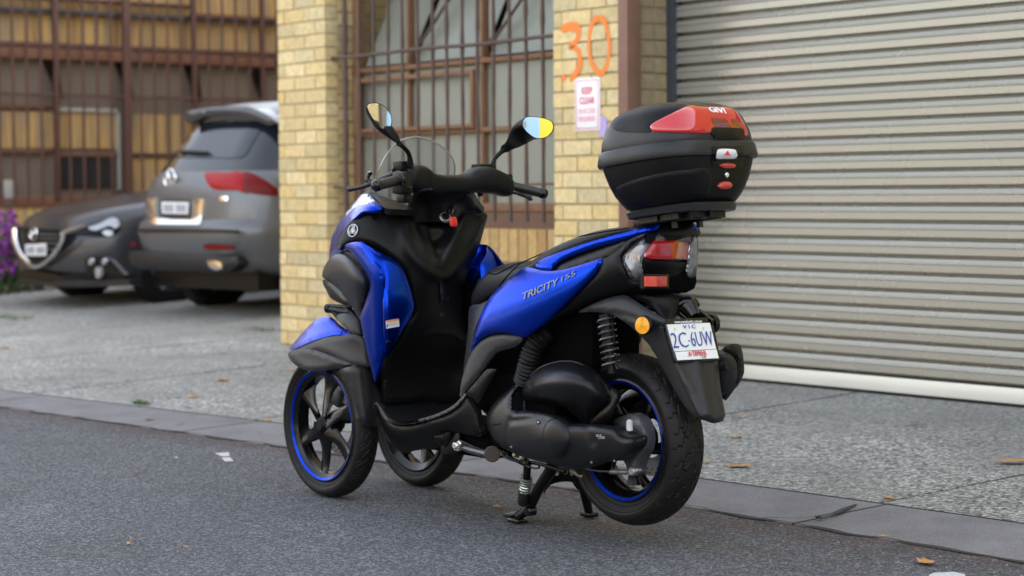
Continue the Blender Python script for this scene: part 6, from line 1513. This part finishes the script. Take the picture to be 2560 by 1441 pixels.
B_ = MB(); a, b_ = on(*PD(412, 1000)[:2], 1, .085), on(*PD(395, 1110)[:2], 1, .08); ax_ = (b_ - a); L_ = ax_.length; ax_.normalize(); e1 = Vector((0, 1, 0)); e2 = ax_.cross(e1).normalized(); pts = []
for i in range(160): t = i / 159; q_ = t * 2 * math.pi * 6; pts.append(a + ax_ * L_ * t + (e1 * math.cos(q_) + e2 * math.sin(q_)) * .0165)
B_.tube(pts, .0030, 6); B_.build('stand_spring', plain('greenish zinc spring', (.5, .56, .5), .3, .8), sc)
B_ = MB(); B_.tube([on(*PD(u, v)[:2], 1, .08) for u, v in ((395, 1095), (385, 1180), (375, 1205))], [.018, .019, .014], 14); B_.build('spring_boot', M_RUB, sc)
B_ = MB(); B_.tube([on(*PD(u, v)[:2], 1, .03) for u, v in ((430, 1240), (360, 1270), (300, 1285), (245, 1283))], [.018, .016, .014, .009], 12, smooth=3, flat=.7); B_.obox(fl_ + Vector((0, 0, .006)), (.028, 0, 0), (0, .02, 0), (0, 0, .006), .003); B_.disc(on(*PD(436, 1255)[:2], 1, .055), .016, (0, 1, 0), .03, 16, .003)
B_.build('stand_foot', M_GLOSS, sc)
# side stand, folded back
B_ = MB(); B_.tube([on(*PJ(u, v)[:2], 1, .18) for u, v in ((340, 375), (500, 430), (700, 480))], [.011, .012, .013], 12); B_.build('side_stand', plain('satin dark steel', (.10, .105, .115), .3, .7), sc)
B_ = MB(); B_.disc(on(*PJ(750, 475)[:2], 1, .19), .0255, (-.8, .6, 0), .010, 24, .003); B_.build('side_stand_foot', plain('scuffed brown black foot', (.035, .025, .02), .6), sc)
B_ = MB(); B_.disc(on(*PJ(290, 372)[:2], 1, .20), .0105, (-.3, 1, 0), .014, 18, .003); B_.disc(on(*PJ(338, 345)[:2], 1, .195), .009, (-.3, 1, 0), .012, 18, .003); B_.obox(on(*PJ(315, 385)[:2], 1, .192), (.012, 0, 0), (0, .006, 0), (0, 0, .012), .002); B_.pieces('stand_bolt', M_ZINC, sc)
B_ = MB(); B_.tube([on(*PJ(u, v)[:2], 1, .17) for u, v in ((340, 310), (440, 350), (520, 390), (640, 430))], .006, 8); B_.obox(on(*PJ(250, 330)[:2], 1, .165), (.05, 0, -.01), (0, .01, 0), (0, 0, .035), .004); B_.tube([on(*PJ(u, v)[:2], 1, .165) for u, v in ((120, 250), (180, 260), (220, 290))], [.03, .03, .02], 10); B_.build('stand_bracket', M_BLKMET, sc)
sh('lower_cowl_lip', PJ, [(110, 250, .19), (150, 205, .195), (230, 215, .195), (225, 270, .19), (200, 330, .185), (190, 420, .18), (130, 415, .175), (125, 320, .18)], M_BLACK, False, bulge=.006, edge=.015)
# ---------------------------------------------------------------- windscreen
m, N, L, b = newmat('clear windscreen'); M_SCREEN = m
b.inputs['Base Color'].default_value = (.30, .31, .31, 1); b.inputs['Roughness'].default_value = .04; b.inputs['Alpha'].default_value = .24; b.inputs['Coat Weight'].default_value = 1
v = []; f = []; nt, ns = 26, 30; edge = []
def wpt(t, s_):
    w = .162 * (1 - max(0, (t - .45) / .55) ** 2.6) ** .55 if t < 1 else 0.0
    w = max(w, .0); return Vector((1.285 - .185 * t - .085 * (s_ * w / .162) ** 2, s_ * w, .985 + .247 * t - .02 * (s_ * w / .162) ** 2))
for i in range(nt + 1):
    for k in range(ns + 1): v.append(wpt(i / nt, -1 + 2 * k / ns))
for i in range(nt):
    for k in range(ns): f.append((i * (ns + 1) + k, i * (ns + 1) + k + 1, (i + 1) * (ns + 1) + k + 1, (i + 1) * (ns + 1) + k))
scr = meshobj('windscreen', v, f, M_SCREEN, sc)
so = scr.modifiers.new('s', 'SOLIDIFY'); so.thickness = .003
B_ = MB(); B_.tube([wpt(t, 1) for t in np.linspace(0, 1, 30)] + [wpt(t, -1) for t in np.linspace(1, 0, 30)][1:], .003, 6); B_.build('windscreen_edge', plain('polished screen edge', (.20, .19, .18), .2, 0, coat=1), scr)

# ---------------------------------------------------------------- handlebar
def bar_ring(y, x, z, rx, rz, n=28, e=.8):
    return [Vector((x + rx * math.copysign(abs(math.cos(t)) ** e, math.cos(t)), y, z + rz * math.copysign(abs(math.sin(t)) ** e, math.sin(t)))) for t in np.arange(n) * 2 * math.pi / n]
HB = [(.205, .870, 1.083, .040, .040), (.190, .872, 1.085, .046, .046), (.165, .876, 1.087, .050, .050), (.13, .882, 1.084, .052, .046), (.10, .890, 1.074, .052, .038), (.06, .897, 1.069, .052, .034), (.0, .90, 1.068, .052, .033), (-.05, .897, 1.070, .052, .035), (-.085, .893, 1.080, .052, .044), (-.12, .888, 1.082, .052, .049), (-.16, .880, 1.076, .048, .046), (-.195, .872, 1.064, .044, .042), (-.21, .870, 1.060, .040, .036)]
rings = dens_rings([bar_ring(y, x, z + .002, rx * .92, rz * .92, e=.68) for y, x, z, rx, rz in HB], 4)
B_ = MB(); B_.loft(rings); B_.fixn(); hbar = B_.build('handlebar_cover', M_BLACK, sc, angle=60)
HBV = bvh_of(hbar)
B_ = MB(); rr_ = []
for z, x, rx, ry, yc in ((1.078, .90, .045, .165, -.01), (1.06, .92, .05, .135, .0), (1.035, .96, .055, .10, .005), (1.0, 1.0, .06, .082, .01), (.945, 1.02, .06, .078, .01)):
    rr_.append([Vector((x + rx * math.copysign(abs(math.cos(t)) ** .8, math.cos(t)), yc + ry * math.copysign(abs(math.sin(t)) ** .8, math.sin(t)), z)) for t in np.arange(28) * 2 * math.pi / 28])
B_.loft(dens_rings(rr_, 4)); B_.fixn(); B_.build('handlebar_lower_cover', M_BLKMET, sc, angle=60)
# left switch gear, grip, levers
B_ = MB(); B_.obox((.858, .228, 1.075), (.032, 0, 0), (0, .022, 0), (0, 0, .036), .008); B_.obox((.868, .215, 1.03), (.022, 0, 0), (0, .018, 0), (0, 0, .020), .006); B_.build('switch_housing', M_BLKMET, sc, angle=40)
B_ = MB(); B_.obox((.838, .222, 1.098), (.008, 0, .004), (0, .010, 0), (-.003, 0, .009), .003); B_.obox((.828, .240, 1.085), (.005, 0, 0), (0, .006, 0), (0, 0, .010), .002); B_.obox((.829, .222, 1.06), (.005, 0, 0), (0, .010, 0), (0, 0, .006), .002); B_.build('switch', M_GLOSS, sc, angle=40)
gl0 = on(*PF(860, 450)[:2], 1, .248); gl1 = on(*PF(560, 530)[:2], 1, .335)
B_ = MB(); d_ = (gl1 - gl0).normalized(); pts = [gl0, gl0 + d_ * .006, gl0 + d_ * .007]; rr = [.022, .022, .0165]
n_ = 26
for i in range(n_ + 1): pts.append(gl0 + (gl1 - gl0) * (.08 + .92 * i / n_)); rr.append(.0162 + .0007 * (i % 2))
B_.tube(pts, rr, 28); B_.build('grip', M_GRIP, sc, angle=50)
B_ = MB(); B_.tube([gl1, gl1 + d_ * .004, gl1 + d_ * .018, gl1 + d_ * .024, gl1 + d_ * .026], [.017, .019, .0185, .014, .010], 24); B_.tube([gl1 + d_ * .0262, gl1 + d_ * .027], [.008, .007], 18); B_.build('bar_end', M_GLOSS, sc, angle=50)
B_ = MB(); B_.tube([on(*PF(u, v)[:2], 1, y_) for u, v, y_ in ((800, 350, .24), (640, 420, .26), (480, 490, .29), (300, 560, .32), (150, 595, .34), (85, 603, .345))], [.010, .008, .007, .0065, .006, .008], 12, smooth=4); B_.disc(on(*PF(88, 603)[:2], 1, .345), .0075, (.3, 1, 0), .014, 14, .003); B_.build('brake_lever', M_GLOSS, sc)
B_ = MB(); B_.tube([on(*PF(u, v)[:2], 1, y_) for u, v, y_ in ((560, 500, .24), (460, 490, .25), (385, 465, .26), (375, 420, .26), (410, 350, .255))], [.009, .009, .008, .008, .007], 12, smooth=4); B_.disc(on(*PF(412, 345)[:2], 1, .255), .0085, (0, .4, 1), .012, 14, .003); B_.build('parking_lever', M_GLOSS, sc)
B_ = MB(); B_.obox(on(*PF(925, 225)[:2], 1, .20), (.026, 0, 0), (0, .020, 0), (0, 0, .016), .005); B_.tube([on(*PF(u, v)[:2], 1, .215) for u, v in ((830, 250), (790, 300), (820, 350))], .007, 8, smooth=3); B_.build('brake_reservoir', M_BLACK, sc, angle=40)
B_ = MB(); B_.tube([on(*PF(u, v)[:2], 1, .17) for u, v in ((1150, 690), (1210, 640), (1300, 612), (1395, 596))], [.008, .010, .010, .006], 10, smooth=3, flat=.5); B_.build('high_beam_lever', M_GREY, sc)
# right switch gear, grip, lever
B_ = MB(); sc1 = on(*PA(1665, 685)[:2], 1, -.225); B_.obox(sc1, (.030, 0, 0), (0, .022, 0), (0, 0, .030), .008); sc2 = on(*PA(1672, 750)[:2], 1, -.222); B_.obox(sc2, (.024, 0, 0), (0, .022, 0), (0, 0, .010), .004); B_.build('switch_housing', M_BLACK, sc, angle=40)
gr0 = on(*PA(1722, 708)[:2], 1, -.245); gr1 = on(*PA(1930, 756)[:2], 1, -.335); d_ = (gr1 - gr0).normalized()
B_ = MB(); pts = [gr0, gr0 + d_ * .006, gr0 + d_ * .007]; rr = [.020, .020, .0165]
for i in range(n_ + 1): pts.append(gr0 + (gr1 - gr0) * (.08 + .92 * i / n_)); rr.append(.0158 + .0007 * (i % 2))
B_.tube(pts, rr, 28); B_.build('grip', M_GRIP, sc, angle=50)
B_ = MB(); B_.tube([gr1, gr1 + d_ * .004, gr1 + d_ * .018, gr1 + d_ * .026], [.0165, .0185, .018, .012], 24); B_.build('bar_end', M_GLOSS, sc, angle=50)
B_ = MB(); B_.tube([on(*PA(u, v)[:2], 1, y_) for u, v, y_ in ((1700, 735, -.22), (1770, 762, -.25), (1830, 785, -.28), (1858, 796, -.29))], [.008, .006, .006, .007], 10, smooth=3); B_.disc(on(*PA(1858, 796)[:2], 1, -.29), .009, (.3, 1, 0), .012, 14, .003); B_.build('brake_lever', M_GLOSS, sc)
B_ = MB(); B_.obox(on(*PA(1512, 565)[:2], 1, -.16), (.024, 0, 0), (0, .028, 0), (0, 0, .007), .003); B_.build('brake_reservoir', M_BLACK, sc, angle=40)
B_ = MB(); B_.disc(sc2 + Vector((-.0245, 0, 0)), .004, (-1, 0, 0), .002, 3); B_.build('switch_symbol', M_ZINC, sc, smooth=False)
B_ = MB(); B_.disc(on(*PA(1500, 765)[:2], 1, -.14), .009, (0, 1, 0), .01, 14); B_.build('cable_guide', M_BLKMET, sc)

# ---------------------------------------------------------------- mirrors
m, N, L, b = newmat('mirror glass'); M_MIR = m; b.inputs['Metallic'].default_value = 1; b.inputs['Roughness'].default_value = .0; b.inputs['Base Color'].default_value = (.93, .93, .93, 1)
PM = crop(860, 240, 5.542); PN = crop(1200, 270, 6.005)
def mirror(fn, glass, stem, house, pos, aim, hs):
    P0 = Vector(pos); vv = (CAM - P0).normalized(); n_ = (vv + Vector(aim).normalized()).normalized(); ax_ = (P0, n_)
    us = [g[0] for g in glass]; vs_ = [g[1] for g in glass]; cu, cv = sum(us) / len(us), sum(vs_) / len(vs_)
    R_ = 1.05
    def sag(u, v): 
        q = on(*fn(u, v)[:2], ax_, 0) - on(*fn(cu, cv)[:2], ax_, 0); return -q.length ** 2 / (2 * R_)
    P = [(*fn(u, v)[:2], sag(u, v)) for u, v in glass]
    C_ = [(*fn(cu + (u - cu) * t, cv + (v - cv) * t)[:2], sag(cu + (u - cu) * t, cv + (v - cv) * t)) for u, v in glass[::2] for t in (.35, .7)] + [(*fn(cu, cv)[:2], 0)]
    st_ = MB(); st_.tube([on(*fn(u, v)[:2], 1, y_) for u, v, y_ in stem[0]], stem[1], 14, smooth=5); s0_ = st_.build('mirror_stem', M_BLACK, sc)
    # housing: shell cup behind the glass, narrowing into the stem socket
    rim = [on(*fn(cu + (u - cu) * 1.06, cv + (v - cv) * 1.06)[:2], ax_, sag(u, v) - .001) for u, v in glass]
    pts, _ = cr_path(rim + [rim[0]], [0] * (len(rim) + 1), 5); rim = pts[:-1]; c0 = sum(rim, Vector()) / len(rim)
    root = on(*fn(house[0], house[1])[:2], 1, house[2]); rings = []
    back = -n_; nr = len(rim)
    for t in np.linspace(0, 1, 16):
        cc = c0 * (1 - t ** 1.4) + root * t ** 1.4 + back * hs * math.sin(math.pi * min(1, t * 1.15)) * (1 - t) * 1.6
        sc_ = (1 - t) ** .5 * .98 + .02
        sc_ = max(sc_, house[3] / .05 * .9) if t > .2 else sc_
        rings.append([cc + (q - c0) * (sc_ if t > 0 else 1.0) for q in rim])
    H = MB(); H.loft(rings); H.fixn(); ho = H.build('mirror_housing', M_GLOSS if False else M_BLACK, sc, angle=60)
    v_, f_ = shell_geo(P, ctrl=C_, ax=ax_, bulge=0, thick=.003, res=3, tps=1e-4)
    g_ = meshobj('mirror_glass', v_, f_, M_MIR, ho, angle=50)
mirror(PM, [(325, 135), (352, 112), (410, 104), (470, 108), (540, 138), (600, 195), (645, 270), (658, 350), (645, 420), (612, 465), (575, 470), (520, 445), (460, 390), (400, 310), (350, 220), (328, 170)],
       ([(920, 960, .195), (905, 830, .205), (870, 760, .22), (800, 690, .245), (760, 660, .26)], [.012, .0075, .0075, .0075, .010]), (755, 655, .262, .016), (.845, .335, 1.272), (-.885, -.46, .02), .030)
mirror(PN, [(642, 240), (655, 185), (690, 150), (740, 137), (820, 138), (930, 155), (1020, 180), (1075, 215), (1096, 270), (1085, 340), (1040, 400), (980, 440), (900, 455), (830, 448), (760, 405), (690, 340), (650, 285)],
       ([(185, 925, -.20), (200, 830, -.205), (225, 760, -.215), (300, 680, -.235), (370, 615, -.25)], [.015, .0085, .0075, .0075, .012]), (385, 610, -.252, .018), (.85, -.335, 1.26), (-.845, -.535, .02), .030)

# ---------------------------------------------------------------- rack and top case
rk = MB(); TILT = R(6); TC = Vector((-.205, .0, .985)); ux = Vector((-math.cos(TILT), 0, math.sin(TILT))); uz = Vector((math.sin(TILT), 0, math.cos(TILT))); uy = Vector((0, 1, 0))
def T(a, b_, h): return TC + ux * a + uy * b_ + uz * h     # a toward the tail, b to the left, h up
def tring(h, a, w, e=3.4, n=72, sh_=0, rear=1.0):
    out = []
    for k in range(n):
        t = 2 * math.pi * (k + .5) / n; c, s_ = math.cos(t), math.sin(t)
        aa = math.copysign(abs(c) ** (2 / e), c) * a; bb = math.copysign(abs(s_) ** (2 / e), s_) * w
        out.append(T(aa + sh_, bb, h))
    return out
for q in (-.055, .055): rk.obox(T(-.02, q, -.02), ux * .12, uy * .010, uz * .012, .003)
for a in (-.09, .05): rk.obox(T(a, 0, -.022), ux * .015, uy * .075, uz * .006, .002)
rk.tube([T(-.11, .06, -.03), T(-.12, .06, -.06)], .008, 8); rk.tube([T(-.11, -.06, -.03), T(-.12, -.06, -.06)], .008, 8)
rk.tube([T(.02, .05, -.03), T(.02, .05, -.05)], .010, 8); rk.tube([T(.02, -.05, -.03), T(.02, -.05, -.05)], .010, 8)
rk.build('luggage_rack', M_BLKMET, sc, angle=40)
tc = empty('top_case', T(0, 0, 0), 'black hard top case with glossy red rear reflector, mounted above the scooter tail', 'luggage case')
B_ = MB(); B_.loft([tring(-.012, .125, .105, 3), tring(-.010, .150, .125, 3), tring(.006, .155, .130, 3), tring(.012, .150, .126, 3), tring(.014, .13, .11, 3)]); B_.fixn(); B_.build('mounting_plate', M_GREY, tc, angle=40)
q = MB()
for k in range(-3, 4): q.obox(T(.0, k * .03, -.018), ux * (.12 - abs(k) * .012), uy * .003, uz * .010)
for k in range(-3, 4): q.obox(T(k * .035, 0, -.018), ux * .003, uy * (.10 - abs(k) * .01), uz * .009)
q.build('plate_ribs', M_BLKMET, tc, smooth=False)
base = [(.012, .120, .120, 3.0), (.016, .140, .140, 3.0), (.030, .150, .152, 3.0), (.055, .163, .168, 3.1), (.085, .173, .180, 3.2), (.115, .180, .188, 3.3), (.140, .184, .193, 3.4), (.150, .185, .194, 3.4)]
B_ = MB(); B_.loft([tring(h, a, w, e) for h, a, w, e in base]); B_.fixn(); cb = B_.build('case_base', M_BLACK, tc, angle=50)
B_ = MB(); B_.loft([tring(.137, .186, .195, 3.4), tring(.139, .193, .203, 3.4), tring(.146, .196, .206, 3.4), tring(.176, .191, .201, 3.4), tring(.183, .187, .196, 3.4), tring(.185, .182, .191, 3.4)]); B_.fixn(); bd = B_.build('case_band', M_GREY, tc, angle=50)
lid = [(.184, .183, .192, 3.4), (.195, .184, .192, 3.4), (.215, .182, .189, 3.3), (.235, .177, .183, 3.2), (.255, .170, .177, 3.1), (.272, .160, .167, 3.0), (.286, .144, .151, 2.9), (.297, .120, .126, 2.7), (.304, .090, .095, 2.5), (.3085, .050, .053, 2.2), (.310, .005, .005, 2.0)]
B_ = MB(); B_.loft(dens_rings([tring(h, a, w, e) for h, a, w, e in lid], 3)); B_.fixn(); ld = B_.build('case_lid', M_GREY, tc, angle=60)
TB = bvh_of(cb, bd, ld)
skin('lid_panel', PE, [(205, 300), (230, 250), (290, 190), (390, 135), (520, 112), (660, 108), (820, 118), (1010, 152), (930, 188), (820, 240), (700, 300), (615, 350), (608, 375), (625, 425), (560, 430), (420, 428), (300, 418), (235, 402), (208, 370)], TB, M_BLACK, off=.004, thick=.008, parent=tc)
M_REDG = plain('glossy red reflector', (.45, .006, .010), .08, 0, .12, 260, coat=1); M_REDD = plain('dark red reflector window', (.14, .005, .02), .1, 0, .1, coat=1)
rdp = skin('case_reflector', PE, [(618, 370), (640, 345), (700, 308), (820, 248), (935, 194), (1030, 156), (1150, 166), (1300, 168), (1440, 172), (1510, 200), (1560, 260), (1610, 350), (1648, 462), (1598, 462), (1600, 402), (1570, 388), (1290, 380), (1262, 392), (1248, 436), (1000, 434), (800, 430), (650, 424), (635, 400)], TB, M_REDG, off=.007, thick=.012, parent=tc, res=5, bulge=.004, edge=.012)
RDB = bvh_of(rdp)
skin('reflector_window', PE, [(1258, 276, 1), (1415, 285, 1), (1480, 378, 1), (1288, 372, 1)], RDB, M_REDD, off=.0008, thick=.001, parent=tc, bulge=0)
skin('reflector_window', PE, [(1470, 286, 1), (1540, 290, 1), (1590, 385, 1), (1500, 382, 1)], RDB, M_REDD, off=.0008, thick=.001, parent=tc, bulge=0)
skin('lid_recess', PE, [(1262, 392), (1290, 384), (1570, 390), (1602, 404), (1592, 500), (1290, 494), (1280, 470), (1250, 440)], TB, M_BLKMET, off=.0055, thick=.008, parent=tc)
skin('lid_hinge', PE, [(1290, 420, 1), (1498, 420, 1), (1498, 500, 1), (1290, 492, 1)], TB, M_BLACK, off=.008, thick=.006, parent=tc)
skin('lock_panel', PE, [(1270, 578, 1), (1606, 572, 1), (1590, 800, 1), (1270, 792, 1)], TB, M_BLKMET, off=.004, thick=.008, parent=tc)
skin('lock_shelf', PE, [(1282, 712, 1), (1598, 714, 1), (1596, 736, 1), (1282, 734, 1)], TB, M_BLACK, off=.014, thick=.014, parent=tc)
skin('instruction_label', PE, [(1316, 620), (1498, 626), (1506, 698), (1326, 696)], TB, M_WHITE, off=.0095, thick=.003, parent=tc, bulge=0)
skin('label_triangle', PE, [(1366, 663, 1), (1412, 632, 1), (1452, 664, 1)], TB, M_REDT, off=.0105, thick=.001, parent=tc, bulge=0)
M_BTN = plain('faded red button', (.48, .06, .045), .4, 0, .1)
skin('lock_button', PE, [(1334, 775), (1380, 757), (1440, 755), (1506, 772), (1500, 795), (1440, 806), (1380, 803)], TB, M_BTN, off=.012, thick=.012, parent=tc, bulge=.005, edge=.008)
skin('lock_button', PE, [(1325, 998), (1350, 968), (1400, 950), (1455, 955), (1476, 985), (1455, 1010), (1400, 1022), (1345, 1018)], TB, M_BTN, off=.012, thick=.014, parent=tc, bulge=.006, edge=.01, label=None) if False else skin('lock_button', PE, [(1325, 998), (1350, 968), (1400, 950), (1455, 955), (1476, 985), (1455, 1010), (1400, 1022), (1345, 1018)], TB, M_BTN, off=.012, thick=.014, parent=tc, bulge=.006, edge=.01)
h0, n0 = hit(TB, *PE(1420, 880)[:2]); B_ = MB(); B_.disc(h0 + n0 * .002, .0075, n0, .01, 20, .002); B_.build('lock_cylinder', M_ZINC, tc)
skin('base_side_panel', PE, [(250, 1030), (300, 990), (500, 920), (750, 860), (1000, 828), (1240, 825), (1240, 1080), (1000, 1110), (700, 1150), (420, 1190), (320, 1160), (262, 1100)], TB, M_BLACK, off=.003, thick=.006, parent=tc, bulge=.003, edge=.01)
a, na = hit(RDB, *PE(1240, 190)[:2]); b_, nb = hit(RDB, *PE(1412, 205)[:2])
if a and b_:
    n_ = (na + nb).normalized(); n_ = n_ if n_.dot(CAM - a) > 0 else -n_; r_ = (b_ - a); L_ = r_.length; r_ = (r_ - n_ * r_.dot(n_)).normalized(); up = n_.cross(r_); c0 = (a + b_) / 2
    v, f = text_geo('GIVI', .026, c0, r_, up, .0006, bold=.0008)
    xs_ = [(q - c0).dot(r_) for q in v]; k_ = L_ / (max(xs_) - min(xs_)); mid = (max(xs_) + min(xs_)) / 2; out = []
    for q in v:
        p_ = c0 + r_ * ((q - c0).dot(r_) - mid) * k_ + up * (q - c0).dot(up); hh = RDB.ray_cast(p_ + n_ * .03, -n_)
        out.append((hh[0] if hh[0] else p_) + n_ * (.0012 + (q - c0).dot(n_)))
    meshobj('lettering', out, f, M_WHITE, tc, smooth=False)

# ---------------------------------------------------------------- key in the ignition
ky = empty('ignition_key', kc + kn * .02, 'red rubber key fob hanging from the scooter ignition lock', 'key')
B_ = MB(); B_.tube([kc + kn * .006, kc + kn * .03], .004, 8); B_.disc(kc + kn * .034, .010, (0, 1, 0), .006, 16, .002); B_.build('key_shaft', M_BLKMET, ky)
for dx in (-.004, .010):
    B_ = MB(); t0 = on(*PF(1725 + dx * 3800, 1040)[:2], 0, .90 + dx); B_.tube([t0, t0 + Vector((0, -.003, -.012)), t0 + Vector((0, -.004, -.026)), t0 + Vector((0, -.002, -.032))], [.005, .0085, .0085, .004], 14, smooth=4, flat=.7); B_.build('key_tag', plain('red rubber', (.70, .03, .025), .35, 0, .1), ky)
